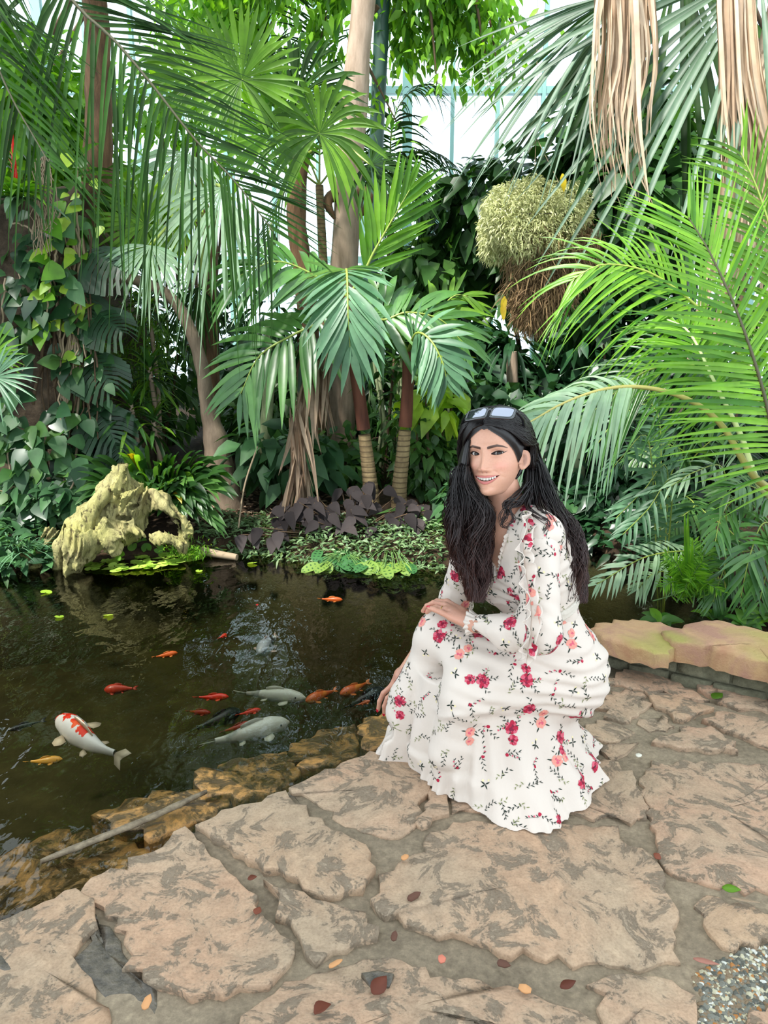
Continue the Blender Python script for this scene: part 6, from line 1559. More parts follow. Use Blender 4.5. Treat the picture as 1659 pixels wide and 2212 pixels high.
for k, (q, o) in enumerate(zip((ruf1, ruf1b, ruf2), by['ruffle'])): print_on(q[0], q[1], 6 + k, .05, o, -2)

# ---- hair: a fitted cap and many wavy locks
m, nt, out = mat_new('dark_hair')
gi = nt.nodes.new('ShaderNodeNewGeometry'); sxz = nt.nodes.new('ShaderNodeSeparateXYZ'); nt.links.new(gi.outputs['Position'], sxz.inputs[0])
fall = ramp(nt, sxz.outputs[2], [(.60, '#3a1d18'), (.86, '#140d0d')]); rnd = ramp(nt, gi.outputs['Random Per Island'], [(0, (.7, .7, .7)), (1, (1.35, 1.3, 1.3))])
pbsdf(nt, out, mixc(nt, 1.0, fall.outputs[0], rnd.outputs[0], 'MULTIPLY'), .36, .45)
M_hair = m
hair = bpy.data.objects.new('hair', None); COL.objects.link(hair); hair.parent = woman; hair['label'] = 'very long wavy dark brown hair parted in the middle'
HLP, HLZ = [0, .10, .30, .60, .90, 1.15, 1.34, 1.46, 1.60, 1.85, 2.05, 3.2], [.0660, .0645, .055, .041, .022, .004, -.016, -.030, .004, .002, -.09, -.118]
HLZR = [.0660, .0645, .055, .041, .022, .004, -.022, -.055, -.075, -.085, -.10, -.118]
def hairline(p): return np.where(np.asarray(p) < 0, np.interp(np.abs(p), HLP, HLZR), np.interp(np.abs(p), HLP, HLZ))
P2, T2 = np.meshgrid(np.linspace(-np.pi, np.pi, 161), np.linspace(0, 1, 60), indexing='ij')
Z2 = hairline(P2) + (.1145 - hairline(P2)) * T2
cap = head_pt(P2, Z2, 0); cn = nrm(cap - V3(0, 0, .0)); cap = cap + cn * (.0025 + .0075 * sm(T2, 0, .18) + .0008 * np.sin(P2 * 70))[..., None]
cap[..., 2] -= .004 * np.exp(-(cap[..., 0] / .004) ** 2) * (cap[..., 1] > -.02)
i = np.arange(160)[:, None] * 60; j = np.arange(59)[None]; F = np.stack([i + j, i + 60 + j, i + 60 + j + 1, i + j + 1], -1).reshape(-1, 4)
MB().add(HW(cap.reshape(-1, 3)), F).build('hair_cap', M_hair, hair)
GL = [(1000, 955, 1017, 2.05), (987, 1010, 1015, 2.035), (978, 1040, 1020, 2.03), (971, 1083, 1052, 2.03), (967, 1120, 1066, 2.025), (972, 1158, 1058, 2.02), (980, 1205, 1052, 2.02), (1002, 1245, 1052, 2.02), (1022, 1298, 1046, 2.02)]
GR = [(1140, 950, 1152, 2.14), (1140, 1000, 1174, 2.13), (1132, 1050, 1194, 2.11), (1140, 1094, 1211, 2.09), (1170, 1124, 1236, 2.09), (1205, 1165, 1252, 2.10), (1222, 1214, 1260, 2.10), (1226, 1260, 1262, 2.10), (1232, 1300, 1258, 2.10)]
r = np.random.RandomState(17); locks = MB()
def lock(side, seed):
    r = np.random.RandomState(seed); GG = GL if side < 0 else GR
    f0 = r.rand() ** 1.35; s_lat = r.uniform(-1, 1); dep = r.randn() * .022; back = f0
    pts = []
    # combed over the scalp from the parting: front hair follows the hairline, then goes behind the ear (near side) or down the cheek (far side)
    z0 = .0675 + .046 * min(1, f0 * 1.6); ph0 = 0.03 + (.5 * max(0, f0 - .6) * r.rand() * 4)
    ph1 = (1.28 + 1.2 * f0 ** 1.3) if side < 0 else (1.92 + .75 * f0); ze = (-.030 + .02 * r.rand()) if side < 0 else (.012 - .05 * r.rand())
    for t in np.linspace(0, 1, 10):
        p_ = ph0 + (ph1 - ph0) * t ** (.95 if side < 0 else .9)
        z_ = z0 + (ze - z0) * t ** (1.7 if side < 0 else 1.9) + .02 * math.sin(math.pi * t) * f0
        z_ = min(max(z_, float(hairline(side * p_)) + .003), .1135)
        if side > 0 and 1.35 < p_ < 1.95: z_ = max(z_, .014)
        q = head_pt(np.array(side * p_), np.array(z_), 0.0); q = q + nrm(q) * (.0105 + .004 * r.rand() + (.010 + .018 * r.rand()) * t * t * (side > 0 or f0 > .3))
        pts.append(HW(q))
    nl = len(GG) - int(abs(r.randn()) * 1.6)
    for k in range(1, max(nl, 4)):
        a, v, b, Y = GG[k]
        u = (a + b) / 2 + (b - a) / 2 * s_lat * (.92 + .1 * r.rand())
        pts.append(P(u, v, Y + dep * (.6 + .15 * k) + (.05 * back - .02 if side < 0 else .03 * back - .02)))
    c = catmull(pts, 32); t = np.linspace(0, 1, 32)
    ph_ = 2.6 * s_lat + 40 * dep + side + r.randn() * .35; fq = 3.5 + .35 * math.sin(3 * s_lat); am = .016 * sm(t, .42, .8) * (.5 + .8 * r.rand())
    sdv = nrm(V3(1, .3 * r.randn(), 0)); c = c + sdv * (am * np.sin(fq * 6.28 * t + ph_))[:, None] + V3(0, 1, 0) * (am * .9 * np.cos(fq * 6.28 * t + ph_))[:, None]
    tube(locks, c, np.interp(t, [0, .1, .5, .85, 1], [.0007, .0011, .0013, .0010, .0003]) * (.55 + .5 * r.rand()), 3, flat=1.5)
for k in range(1900): lock(-1, 1000 + k)
for k in range(1900): lock(1, 3000 + k)
# the body of hair beneath the loose strands
for side, GG, head in ((-1, GL, [(1010, 925, 1030, 2.07)]), (1, GR, [(1108, 915, 1134, 2.11), (1128, 940, 1150, 2.135)])):
    lev = head + GG; a_ = np.array([(q[0], q[1], q[2], q[3]) for q in lev], float); cs = catmull(a_, 60); V = []
    for k, (a, v, b, Y) in enumerate(cs):
        t = k / 59; ends = math.sqrt(max(1 - ((t - .06) / .94) ** 6, .001)); c0 = P((a + b) / 2 + 2.5 * math.sin(t * 19 + side) * sm(t, .4, .8), v, Y + .012)
        for q in np.linspace(0, 2 * np.pi, 72, endpoint=False):
            gr = 1 + .05 * math.sin(q * 11 + 3 * math.sin(t * 9)) + .04 * math.sin(q * 23 + t * 14) + .05 * math.sin(t * 30 + q * 3) * (t > .45)
            V.append(c0 + V3((b - a) * .5 * .86 * PXM(Y) * 1.02 * math.cos(q), .044 * math.sin(q), 0) * gr * ends)
    hm_ = MB(); i = np.arange(59)[:, None] * 72; j = np.arange(72)[None]; j2 = (j + 1) % 72
    hm_.add(V, np.stack([i + j, i + 72 + j, i + 72 + j2, i + j2], -1).reshape(-1, 4)); hm_.build('hair_fall', M_hair, hair)
# loose curls over the near shoulder and collar
for k, path in enumerate([[(1140, 1040, 2.06), (1112, 1078, 2.0), (1088, 1090, 1.98), (1098, 1110, 1.965), (1082, 1132, 1.96), (1100, 1140, 1.95)], [(1145, 1050, 2.05), (1120, 1090, 1.99), (1100, 1100, 1.97), (1108, 1122, 1.95), (1092, 1138, 1.95)], [(1150, 1060, 2.05), (1140, 1098, 1.98), (1160, 1112, 1.93), (1185, 1130, 1.92), (1178, 1150, 1.91)], [(1160, 1070, 2.06), (1165, 1100, 1.97), (1190, 1118, 1.95), (1205, 1150, 1.95), (1200, 1180, 1.95)], [(1150, 1060, 2.05), (1128, 1084, 2.0), (1106, 1085, 1.98), (1085, 1108, 1.97), (1080, 1128, 1.965)], [(1165, 1080, 2.05), (1185, 1110, 1.99), (1212, 1140, 1.98), (1225, 1190, 1.99), (1238, 1240, 2.02)]]):
    for q in range(9):
        rr = np.random.RandomState(k * 20 + q); c = catmull([P(u + rr.randn() * 3.5, v + rr.randn() * 3.5, Y + rr.randn() * .006) for u, v, Y in path], 40)
        tube(locks, c, np.linspace(.0024, .0005, 40), 5)
locks.build('locks', M_hair, hair, kind='stuff')

# ---- sunglasses pushed up on the head
sg = thing('sunglasses', 'black rectangular sunglasses resting on top of the dark hair', 'sunglasses')
gn = nrm(hf * .64 + hu * .77); gu = nrm(hu - gn * (hu @ gn)); gx_ = np.cross(gu, gn); gx_ = gx_ if gx_ @ hl > 0 else -gx_
gc = P(1057, 891, 1.965)
M_frame = plain('black_acetate', '#1b1c21', .16, 1.0); m, nt, out = mat_new('dark_mirror_lens'); pbsdf(nt, out, '#8d909b', .04, .8, Metallic=.92); M_lens = m
def rrect(w, hh, rad, n=36, sk=0.0):
    a = np.linspace(0, 2 * np.pi, n, endpoint=False); c, s_ = np.cos(a), np.sin(a); e = .42
    return np.c_[w * np.sign(c) * np.abs(c) ** e + sk * s_, hh * np.sign(s_) * np.abs(s_) ** e]
fm = MB()
for s in (-1, 1):
    o2, i2_ = rrect(.0325, .0235, 0, sk=s * .002), rrect(.0262, .0172, 0, sk=s * .002); n = len(o2); V = []
    cxs = s * .0355
    for (q, dz) in ((o2, -.0022), (o2 * .985, .0022), (i2_ * 1.02, .0026), (i2_, -.0022)):
        for (u, w) in q: V.append(gc + gx_ * (u + cxs) + gu * w + gn * (dz - 2.2 * (u + cxs) ** 2))
    fm.add(V, [(k * n + a, k * n + (a + 1) % n, ((k + 1) % 4) * n + (a + 1) % n, ((k + 1) % 4) * n + a) for k in range(4) for a in range(n)])
    lv = [gc + gx_ * (u + cxs) + gu * w + gn * (.0006 - 2.2 * (u + cxs) ** 2 + .0016) for (u, w) in i2_ * 1.01] + [gc + gx_ * cxs + gn * (.0024 - 2.2 * cxs ** 2 + .0012)]
    lm = MB(); lm.add(lv, [(a, (a + 1) % n, n) for a in range(n)]); lm.build('lens', M_lens, sg)
    tm = MB(); st_ = gc + gx_ * s * .0665 + gu * .010 - gn * .010
    mid_ = HW((s * .088, .02, .070)); end_ = HW((s * .088, -.045, .035))
    tube(tm, catmull([st_, (st_ + mid_) / 2 + gx_ * s * .006, mid_, end_], 16), np.linspace(.0052, .0035, 16), 8, flat=.55); tm.build('temple', M_frame, sg)
tube(fm, catmull([gc - gx_ * .008 + gu * .006, gc + gu * .009 + gn * .002, gc + gx_ * .008 + gu * .006], 8), .0036, 8)
fm.build('frame', M_frame, sg)
# thin necklace
# ================================================================ driftwood stump
st = (95, 405, 1000, 1232)
Yst = 4.34
def SP(u, v, dY=0.0): return P(u, v, Yst + dY)
lo = SP(60, 1245, -.25); hi = SP(440, 985, .35); lo = np.minimum(lo, hi) - .02; hi = np.maximum(SP(60, 1245, -.25), SP(440, 985, .35)) + .02; lo[1], hi[1] = Yst - .28, Yst + .36
h = .0065; g = grid(lo, hi, h)
def caps(pts, rs, k, d=None):
    for i in range(len(pts) - 1):
        c = sd_cap(g, pts[i], pts[i + 1], rs[i], rs[i + 1]); d = c if d is None else smin(d, c, k)
    return d
u_ = PXM(Yst)
pp = np.stack(g, -1).reshape(-1, 3)
wp_ = pp + .05 * np.stack([wav(pp, 2, 3, 1), wav(pp, 3, 3, 1), wav(pp, 4, 3, 1)], -1)
def rid(v, seed, f): return np.abs(wav(v, seed, f, 3))
# knotted root plate: heavily furrowed
d = caps([SP(268, 1012), SP(262, 1050), SP(275, 1100, .06), SP(270, 1140, .05)], [17 * u_, 34 * u_, 50 * u_, 40 * u_], .04)
d = caps([SP(243, 1015, .03), SP(225, 1060, .05), SP(215, 1110, .05)], [9 * u_, 18 * u_, 26 * u_], .03, d)
d = caps([SP(292, 1030, .02), SP(300, 1075, .04)], [8 * u_, 20 * u_], .02, d)
d = caps([SP(190, 1115, -.08), SP(182, 1165, -.14), SP(150, 1232, -.16)], [28 * u_, 40 * u_, 22 * u_], .04, d)
d = caps([SP(215, 1135, -.08), SP(240, 1165, -.13), SP(246, 1184, -.13)], [24 * u_, 25 * u_, 18 * u_], .03, d)
d = caps([SP(235, 1140, -.02), SP(300, 1147, -.06), SP(345, 1163, -.06), SP(388, 1172, -.02)], [16 * u_, 13 * u_, 15 * u_, 13 * u_], .025, d)
d = caps([SP(300, 1070, .06), SP(345, 1080, .06), SP(385, 1115, .05), SP(403, 1150, .03), SP(395, 1185, .0)], [26 * u_, 20 * u_, 16 * u_, 15 * u_, 13 * u_], .025, d)
d = caps([SP(400, 1140, .0), SP(410, 1128, -.03)], [9 * u_, 5 * u_], .012, d)
d = caps([SP(228, 1125, -.12), SP(222, 1150, -.16)], [13 * u_, 11 * u_], .012, d)
d = caps([SP(110, 1155, .04), SP(85, 1195, .02), SP(80, 1228, .0)], [18 * u_, 22 * u_, 18 * u_], .03, d)
k_ = wp_ * np.array([1.5, 1, .55])
d = d + (.050 * rid(k_, 8, 3.2) + .022 * rid(k_, 9, 8.5) + .008 * rid(k_, 10, 20) - .012).reshape(d.shape)
# the two smooth roots that run down to the water on the left
m_ = caps([SP(240, 1035, -.02), SP(222, 1072, -.07), SP(196, 1105, -.09), SP(160, 1135, -.08), SP(132, 1180, -.08), SP(124, 1230, -.08)], [13 * u_, 16 * u_, 19 * u_, 20 * u_, 17 * u_, 12 * u_], .02)
m_ = caps([SP(330, 1062, .0), SP(352, 1090, -.03), SP(374, 1112, -.05)], [10 * u_, 12 * u_, 7 * u_], .02, m_)
m_ = caps([SP(196, 1105, -.09), SP(186, 1150, -.15), SP(165, 1195, -.17)], [14 * u_, 13 * u_, 9 * u_], .02, m_)
d = smin(d, m_ + (.006 * rid(k_, 11, 6)).reshape(d.shape), .012)
def hole(c, r): 
    global d; d = np.maximum(d, -(sd_ell(g, c, r) + .006 * wav(pp, 12, 7, 2).reshape(d.shape)))
hole(SP(322, 1130, -.06), (33 * u_, .16, 19 * u_)); hole(SP(265, 1122, -.08), (17 * u_, .09, 7 * u_)); hole(SP(290, 1172, -.10), (24 * u_, .15, 11 * u_)); hole(SP(291, 1092, -.02), (10 * u_, .08, 8 * u_)); hole(SP(142, 1150, -.12), (6 * u_, .06, 20 * u_)); hole(SP(210, 1052, -.06), (5 * u_, .05, 12 * u_))
v, f = surface_nets(d, lo, h)
m, nt, out = mat_new('driftwood'); p_ = pos(nt); mp = N(nt, 'ShaderNodeMapping'); nt.links.new(p_, mp.inputs[0]); mp.inputs['Scale'].default_value = (1, 1, .45)
n1 = noise(nt, 9, 5, .6, mp.outputs[0], .8); n2 = noise(nt, 42, 8, .65, mp.outputs[0], .5); n3 = noise(nt, 4, 2, .5, p_)
c_ = ramp(nt, n1.outputs[0], [(.32, '#565134'), (.45, '#8a8558'), (.58, '#989062'), (.7, '#827652')]).outputs[0]
c_ = mixc(nt, ramp(nt, n3.outputs[0], [(.45, (0, 0, 0)), (.62, (.5, .5, .5))]).outputs[0], c_, '#94914e')
c_ = mixc(nt, ramp(nt, n2.outputs[0], [(.36, (.9, .9, .9)), (.47, (0, 0, 0))]).outputs[0], c_, '#3d3420')
pbsdf(nt, out, c_, .75, .3, bump(nt, n2.outputs[0], .8, .02)); M_drift = m
sto = MB().add(v, f).build('driftwood_stump', M_drift)
tag(sto, 'pale yellow-green gnarled driftwood stump with holes at the pond edge', 'driftwood')
# small stone left of the stump, grassy tuft in front
rk = MB(); q = nrm(np.random.RandomState(3).randn(1, 3))
g2 = grid(P(-20, 1235, 4.0) * 0 + (SP(-40, 1240)[0], Yst - .15, WZ - .1), (SP(110, 1150)[0], Yst + .2, WZ + .17), .012); pp2 = np.stack(g2, -1).reshape(-1, 3)
d2 = sd_ell(g2, SP(40, 1215, .02), (.20, .14, .10)) + .02 * wav(pp2, 4, 4, 3).reshape(g2[0].shape)
v, f = surface_nets(d2, (g2[0].min(), g2[1].min(), g2[2].min()), .012)
tag(MB().add(v, f).build('pond_rock', M_drift), 'low pale rock at the waterline left of the driftwood stump', 'rock')
rs = np.random.RandomState(41)
gt = thing('grass_tuft', 'tuft of thin blue-green grass in front of the low pale rock', 'grass')
b = np.array([P(45 + rs.randn() * 14, 1195, 4.26) for _ in range(70)]); spread(blades(b, rs.randn(70, 3) * V3(.8, .5, .2) + UP * .8, .2 + .1 * rs.rand(70), .0035, 'strap', .55, None, 6), 'grass_blade', ML['blue'], gt)
# lily and pennywort pads around the stump
M_pad = leafmat('leaf_floating', '#86ae3c', '#bcd866', .35, .35)
lp = thing('floating_plant', 'patch of round bright green floating leaves below the driftwood stump', 'water plant')
def pad(u, v, r, z, mt, parent, tilt=None, up=0.0):
    c = G(u, v, WZ) + V3(0, 0, z); k = 12; a0 = rs.rand() * 6.28; n = nrm(V3(rs.randn() * .12, rs.randn() * .12, 1) if tilt is None else tilt); s = nrm(np.cross(n, V3(0, 1, .01))); t = np.cross(n, s)
    V = [c] + [c + r * ((1 if 0 < q < k - 1 else .55) * (s * math.cos(a0 + q / (k - 1) * 5.9) + t * math.sin(a0 + q / (k - 1) * 5.9)) ) + n * (.10 * r) for q in range(k)]
    mb = MB(); mb.add(V, [(0, q, q + 1) for q in range(1, k)]); return mb.build('leaf', mt, parent)
for i in range(150):
    u = rs.uniform(188, 480); vmax = np.interp(u, [190, 250, 330, 400, 470], [1232, 1236, 1230, 1218, 1200]); v = vmax - rs.rand() ** 1.3 * np.interp(u, [190, 280, 350, 470], [10, 46, 34, 8])
    pad(u, v, .022 + .016 * rs.rand(), .006 + .012 * rs.rand(), M_pad, lp)
for u, v, dz in ((308, 1182, .05), (288, 1190, .04), (318, 1190, .03), (262, 1208, .03), (345, 1192, .03)): pad(u, v + 14, .032, dz + .03, ML['bright'], lp, V3(rs.randn() * .3, -.8, .6))
ft = thing('feathery_pond_plant', 'soft bright green feathery plant at the right foot of the stump', 'water plant')
b = np.array([P(405 + rs.randn() * 22, 1200 - abs(rs.randn()) * 14, 4.33 + rs.rand() * .1) for _ in range(500)]); mb = MB(); add_ribbons(mb, blades(b, rs.randn(500, 3) + UP * .6, .045, .0022, 'lance', .3, None, 4)); mb.build('foliage', ML['bright'], ft, kind='stuff')
for u, v, r, lab in ((100, 1281, .03, 'yellow-green leaf floating below the driftwood reflection, nearest the left edge'), (128, 1334, .022, 'small bright green leaf floating alone on the left of the pond'), (234, 1331, .024, 'pale green leaf floating on the stump reflection'), (556, 1308, .008, 'tiny red petal floating in mid pond'), (430, 1235, .02, 'flat green leaf floating just right of the lily patch'), (545, 1218, .03, 'pale green leaf floating by the bank log')):
    o = pad(u, v, r, .004, ML['red'] if 'red' in lab else ML['lime'], None); o.name = 'floating_leaf'; tag(o, lab, 'leaf')
lg = MB(); tube(lg, catmull([P(435, 1190, 4.5), P(470, 1197, 4.46), P(512, 1204, 4.42)], 10), np.linspace(.026, .020, 10), 10); tag(lg.build('log', M_twig), 'short pale log lying at the waterline right of the lily patch', 'log')
lg = MB(); tube(lg, catmull([P(880, 1243, 4.3), P(940, 1249, 4.28), P(1010, 1250, 4.28)], 10), np.linspace(.012, .010, 10), 8); tag(lg.build('pole', M_bark_green), 'thin mossy pole along the waterline beside the lime calathea', 'pole')
sk = MB(); tube(sk, catmull([P(556, 965, 4.9), P(528, 1050, 4.75), P(515, 1140, 4.62)], 10), .006, 6); tag(sk.build('garden_stake', M_twig), 'thin leaning stick stuck in the bank beside the clivia', 'stick')
# dry stick lying over the ledge
a, b = G(205, 1862, WZ + .03), G(440, 1712, WZ + .035); ax = nrm(b - a); sd = nrm(np.cross(ax, UP)); V = []; n = 26
a2 = G(85, 1865, WZ + .0); tt = np.linspace(0, 1, n); cl = catmull([G(88, 1862, WZ + .012), G(200, 1818, WZ + .028), G(330, 1765, WZ + .034), G(447, 1710, WZ + .03)], n)
for i, c in enumerate(cl):
    w = .012 * min(1, .25 + 5 * tt[i], .2 + 4 * (1 - tt[i])) * (1 + .12 * math.sin(i * 1.7)); hh = .008
    for q, (x, y) in enumerate([(-1, 0), (-.7, .9), (-.2, .6), (.1, 1.0), (.6, .7), (1, 0), (.4, -.8), (-.5, -.8)]): V.append(c + sd * w * x + UP * hh * y)
mb = MB(); mb.add(V, [(i * 8 + q, i * 8 + (q + 1) % 8, (i + 1) * 8 + (q + 1) % 8, (i + 1) * 8 + q) for i in range(n - 1) for q in range(8)]); mb.add(V[:8], [tuple(range(8))]); mb.add(V[-8:], [tuple(range(8))])
tag(mb.build('driftwood_stick', barkmat('weathered_wood', '#5d5143', '#95866f', 40, (1, 1, 1), .004)), 'long flat grey weathered stick lying across the wet ledge stones', 'stick')

# ================================================================ koi
def koimat(name, base, spots, thr=.55, scale=9, c2=None, seed=0.0):
    m, nt, out = mat_new(name); tc = nt.nodes.new('ShaderNodeTexCoord'); mp = N(nt, 'ShaderNodeMapping'); nt.links.new(tc.outputs['Object'], mp.inputs[0]); mp.inputs['Location'].default_value = (seed, seed * 2, 0)
    n1 = noise(nt, scale, 2, .5, mp.outputs[0]); c = mixc(nt, ramp(nt, n1.outputs[0], [(thr - .02, (0, 0, 0)), (thr + .02, (1, 1, 1))]).outputs[0], base, spots)
    if c2: n2 = noise(nt, scale * 1.6, 2, .5, mp.outputs[0]); c = mixc(nt, ramp(nt, n2.outputs[0], [(.6, (0, 0, 0)), (.63, (1, 1, 1))]).outputs[0], c, c2)
    pbsdf(nt, out, c, .35, .5); return m
KM = {'white_red': koimat('koi_white_red', '#e2dad6', '#e2dad6', .9, 10, None, 3.1), 'red': koimat('koi_red', '#e2321c', '#f05a2a', .6), 'orange': koimat('koi_orange', '#d8622a', '#e88a3c', .55), 'grey': koimat('koi_grey', '#8f9094', '#d9d4cc', .58, 8, '#2c2d33'), 'white': koimat('koi_white', '#d4cec0', '#97948a', .62, 7), 'black': koimat('koi_black', '#17181b', '#2c2b2a', .6), 'gold': koimat('koi_gold', '#d89a3a', '#6e3a1c', .56, 9), 'dull': koimat('koi_dull_red', '#a3301c', '#7a2a1a', .6)}
FINM = {k: plain('fin_' + k, c, .5, .3, Alpha=1.0) for k, c in (('white_red', '#c9b49a'), ('red', '#d8452c'), ('orange', '#d97a3c'), ('grey', '#a88f84'), ('white', '#cfc9b8'), ('black', '#1c1c20'), ('gold', '#c28a3a'), ('dull', '#8f3020'))}
def koi(head, tail, z, L, mk, label, bend=.12, group=None, wid=.11, spots=None):
    hp, tp = G(*head, z), G(*tail, z); ax = tp - hp; ax[2] = 0; yaw = math.atan2(ax[1], ax[0]); L = np.linalg.norm(ax)
    root = thing('koi', label, 'fish', group); root.location = hp; root.rotation_euler = (0, 0, yaw)
    n = 26 if not spots else 120; t = np.linspace(0, 1, n) ** .9; xb = t * L * .80; yb = bend * L * np.sin(t * 2.6) * t
    w = L * wid * np.interp(t, [0, .03, .10, .22, .4, .65, .88, 1], [.12, .42, .76, .98, 1, .68, .27, .20]); hgt = L * wid * 1.15 * np.interp(t, [0, .03, .10, .25, .42, .65, .88, 1], [.12, .36, .68, 1, 1, .72, .34, .28])
    NA = 16 if not spots else 64; a = np.linspace(0, 2 * np.pi, NA, endpoint=False); V = np.stack([xb[:, None] + 0 * a, yb[:, None] + w[:, None] * np.cos(a), hgt[:, None] * np.sin(a)], -1)
    i = np.arange(n - 1)[:, None] * NA; j = np.arange(NA)[None]; j2 = (j + 1) % NA; mb = MB(); F_ = np.stack([i + j, i + j2, i + NA + j2, i + NA + j], -1).reshape(-1, 4); red = np.zeros(len(F_), bool)
    fcn_ = V.reshape(-1, 3)[F_].mean(1)
    for (sx_, sy_, sr_) in spots or ():
        yc_ = np.interp(sx_ * L, xb, yb) + sy_ * L; dd_ = np.hypot((fcn_[:, 0] - sx_ * L) * .8, fcn_[:, 1] - yc_); red |= (dd_ < sr_ * L * (1 + .3 * np.sin(4 * np.arctan2(fcn_[:, 1] - yc_, fcn_[:, 0] - sx_ * L) + sx_ * 40))) & (fcn_[:, 2] > 0)
    mb.add(V, F_[~red]); mb.add(V[0], [tuple(range(NA))])
    if red.any(): mb.f.append((F_[red], 1))
    mb.build('body', [KM[mk], KM['red']] if spots else KM[mk], root)
    def fin(name, base, tips, k=7):
        F = MB(); V = [base] + tips; F.add(V, [(0, q, q + 1) for q in range(1, len(tips))]); o = F.build(name, FINM[mk], root); o.modifiers.new('thickness', 'SOLIDIFY').thickness = .0018
    ty = yb[-1]; dyn = bend * L * 1.1
    fin('tail_fin', V3(xb[-1] - .01 * L, ty, 0), [V3(xb[-1] + L * q, ty + dyn * q * 2.2 + s_ * L, zz_ * L) for q, s_, zz_ in ((.07, .06, .04), (.17, .06, .05), (.12, .015, .015), (.10, -.005, -.005), (.16, -.04, -.04), (.07, -.045, -.03))])
    i0 = int(n * .24)
    for s_ in (1, -1): fin('pectoral_fin', V3(xb[i0], yb[i0] + s_ * w[i0] * .9, -.2 * hgt[i0]), [V3(xb[i0] + L * q, yb[i0] + s_ * (w[i0] + L * e), -.3 * hgt[i0]) for q, e in ((-.01, .05), (.03, .10), (.08, .115), (.11, .08), (.10, .03))])
    i1 = int(n * .6)
    for s_ in (1, -1): fin('pelvic_fin', V3(xb[i1], yb[i1] + s_ * w[i1] * .8, -.4 * hgt[i1]), [V3(xb[i1] + L * q, yb[i1] + s_ * (w[i1] + L * e), -.5 * hgt[i1]) for q, e in ((.01, .03), (.05, .06), (.08, .05), (.07, .01))])
    ds = [V3(xb[q], yb[q], hgt[q] * .98 + L * .05 * math.sin((q - int(n * .32)) / (n * .4) * 2.6 + .4)) for q in range(int(n * .32), int(n * .68), 2)]
    db = [V3(xb[q], yb[q], hgt[q] * .9) for q in range(int(n * .32), int(n * .68), 2)]
    F = MB(); F.add(db + ds, [(q, q + 1, len(db) + q + 1, len(db) + q) for q in range(len(db) - 1)]); o = F.build('dorsal_fin', FINM[mk], root); o.modifiers.new('thickness', 'SOLIDIFY').thickness = .0018
    E = MB()
    for s_ in (1, -1):
        c = V3(xb[3], yb[3] + s_ * w[3] * .88, hgt[3] * .35); k = 8; q = [c + L * .012 * V3(math.cos(b_) * math.cos(e), s_ * math.sin(e), math.sin(b_) * math.cos(e)) for e in (0, .8) for b_ in np.linspace(0, 6.283, k, endpoint=False)] + [c + V3(0, s_ * L * .012, 0)]
        e_ = MB(); e_.add(q, [(r_, (r_ + 1) % k, k + (r_ + 1) % k, k + r_) for r_ in range(k)] + [(k + r_, k + (r_ + 1) % k, 2 * k) for r_ in range(k)]); e_.build('eye', FINM['black'], root)
    return root
koi((124, 1552), (300, 1640), WZ - .006 - .055, .3, 'white_red', 'white koi with red-orange patches swimming at the left', -.10, wid=.088, spots=[(.05, .0, .035), (.17, .02, .04), (.20, -.02, .03), (.34, .0, .045), (.46, .01, .05), (.43, -.02, .03)])
koi((560, 1410), (606, 1370), WZ - .006 - .05, .3, 'grey', 'grey koi with orange fins facing the viewer near mid pond', .06, wid=.15)
koi((625, 1560), (420, 1608), WZ - .006 - .07, .4, 'white', 'large pale koi with dark flecks beside the ledge stones', .06, wid=.10)
koi((660, 1508), (500, 1498), WZ - .006 - .08, .4, 'white', 'pale koi passing behind the large flecked koi', -.05, wid=.09)
koi((494, 1505), (415, 1505), WZ - .006 - .03, .3, 'red', 'bright red koi at the surface left of the pale koi', .06, wid=.09)
koi((563, 1532), (505, 1545), WZ - .006 - .06, .3, 'red', 'small red koi just above the large pale koi', .05, wid=.09)
koi((545, 1562), (470, 1582), WZ - .006 - .09, .3, 'dull', 'dark red koi partly under the large pale koi', .05, wid=.10)
koi((660, 1515), (735, 1490), WZ - .006 - .06, .3, 'orange', 'orange koi nearest the hanging hand, upper of two', .07, wid=.12)
koi((735, 1500), (800, 1470), WZ - .006 - .05, .3, 'orange', 'orange koi close to the hanging hand at the surface', -.06, wid=.11)
koi((455, 1540), (400, 1535), WZ - .006 - .09, .3, 'dull', 'dim red koi below the bright red koi', .05, wid=.11)
koi((520, 1535), (400, 1580), WZ - .12, .3, 'black', 'black koi lying deep left of the pale koi', .06, wid=.11)
koi((835, 1490), (740, 1535), WZ - .006 - .09, .3, 'black', 'black koi under the hanging hand', -.05, wid=.11)
koi((800, 1514), (765, 1524), WZ - .006 - .05, .3, 'orange', 'small orange koi just left of the hanging hand', .05, wid=.10)
koi((490, 1370), (468, 1380), WZ - .006 - .02, .3, 'red', 'tiny red koi far out in the pond', .06, wid=.13)
koi((384, 1410), (325, 1420), WZ - .006 - .06, .3, 'orange', 'slim orange koi beside the bright sky reflection', .05, wid=.10)
koi((225, 1490), (300, 1488), WZ - .10, .3, 'dull', 'dim orange-brown koi deep in the left of the pond', .05, wid=.14)
koi((740, 1296), (685, 1293), WZ - .006 - .04, .3, 'orange', 'orange koi farthest away below the calatheas', .05, wid=.10)
koi((135, 1640), (50, 1645), WZ - .006 - .07, .3, 'gold', 'golden-brown koi at the left edge under the white koi', .05, wid=.10)
koi((15, 1578), (105, 1555), WZ - .10, .3, 'black', 'thin black koi at the far left of the pond', .04, wid=.06)

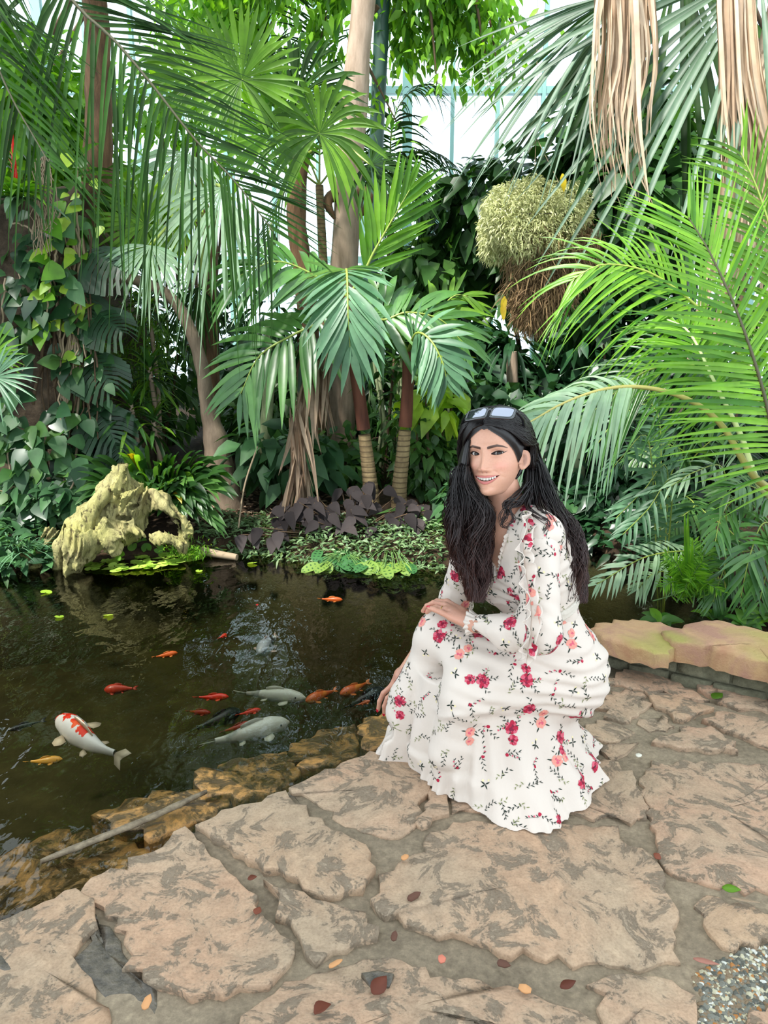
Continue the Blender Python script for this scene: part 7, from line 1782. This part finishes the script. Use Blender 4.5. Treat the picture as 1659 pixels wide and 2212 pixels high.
# ================================================================ litter on the paving
def chip(u, v, L, W, ang, mt, label, name='dry_leaf', curl=.25, th=0):
    c = G(u, v, .014); d = V3(math.cos(ang), math.sin(ang), .0); b = c - d * L / 2
    vv = blades(b, d + UP * .05, L, W, 'lance' if name == 'dry_leaf' else 'strap', -.12 if curl > 0 else .05, UP + V3(rs.randn() * .3, rs.randn() * .3, 0), 7, curl)
    o = MB().add(vv[0], rib_faces(7)).build(name, mt); o.modifiers.new('thickness', 'SOLIDIFY').thickness = .003 if name != 'dry_leaf' else .0012; tag(o, label, 'leaf' if name == 'dry_leaf' else 'wood chip')
ML['rust'] = leafmat('leaf_rust', '#5a2c1e', '#8a4a34', .6, .1, .3, tcol=(1.2, .9, .7)); M_chip = plain('wood_chip', '#c78f5e', .8)
M_dchip = plain('dark_bark_chip', '#5b3a2c', .85)
chip(895, 1937, .035, .007, .5, M_dchip, 'dark bark chip on the big middle flagstone', 'bark_chip')
chip(852, 2022, .024, .006, 1.3, M_dchip, 'brown bark chip in the joint left of the big middle flagstone', 'bark_chip')
chip(955, 2072, .016, .008, .2, plain('pink_chip', '#c2705a', .8), 'pinkish wood chip in the joint below the big flagstone', 'wood_chip')
chip(1088, 2083, .028, .007, -.5, M_dchip, 'brown bark chip in the joint under the big flagstone', 'bark_chip')
chip(1134, 2136, .018, .012, 1.2, M_chip, 'orange wood chip at the bottom middle of the paving', 'wood_chip')
chip(725, 2082, .03, .006, .5, M_chip, 'orange-tan wood sliver beside the left flagstones', 'wood_chip')
chip(318, 2165, .03, .007, 1.4, M_chip, 'orange wood sliver in the wet joint at lower left', 'wood_chip')
chip(545, 1897, .022, .009, .2, ML['rust'], 'reddish dry leaf in the joint above the left slab')
chip(557, 1968, .02, .010, 1.2, ML['rust'], 'brown dry leaf in the joint beside the left slab')
chip(1420, 1850, .02, .010, .8, ML['rust'], 'brown dry leaf where three slabs meet on the right')
chip(1525, 2080, .05, .007, -.5, leafmat('leaf_pink', '#a06a5c', '#c08878', .6, .1, .3), 'curled pink leaf at the edge of the gravel patch')
chip(1580, 1922, .04, .010, -.4, ML['olive'], 'yellowish curled leaf on the large right slab')
chip(1610, 1948, .06, .006, -.45, ML['dead'], 'long thin tan leaf in the joint on the right')
chip(1227, 2128, .035, .010, .3, ML['rust'], 'crumpled dark leaf at the bottom of the paving')
chip(820, 2130, .045, .016, .9, ML['rust'], 'crumpled reddish leaf in the hollow of the lower slab')
chip(697, 2182, .035, .016, .5, ML['rust'], 'curled brown seed husk on the lower slab', curl=.6)
chip(875, 1852, .02, .007, .6, M_chip, 'pale wood chip in the joint near the skirt hem', 'wood_chip')
chip(1380, 1632, .018, .008, .1, plain('white_chip', '#ded8c8', .7), 'small white chip on the paving right of the hem', 'wood_chip')
chip(1550, 1505, .05, .02, .5, ML['olive'], 'olive crumpled leaf on the sunlit stones at right')
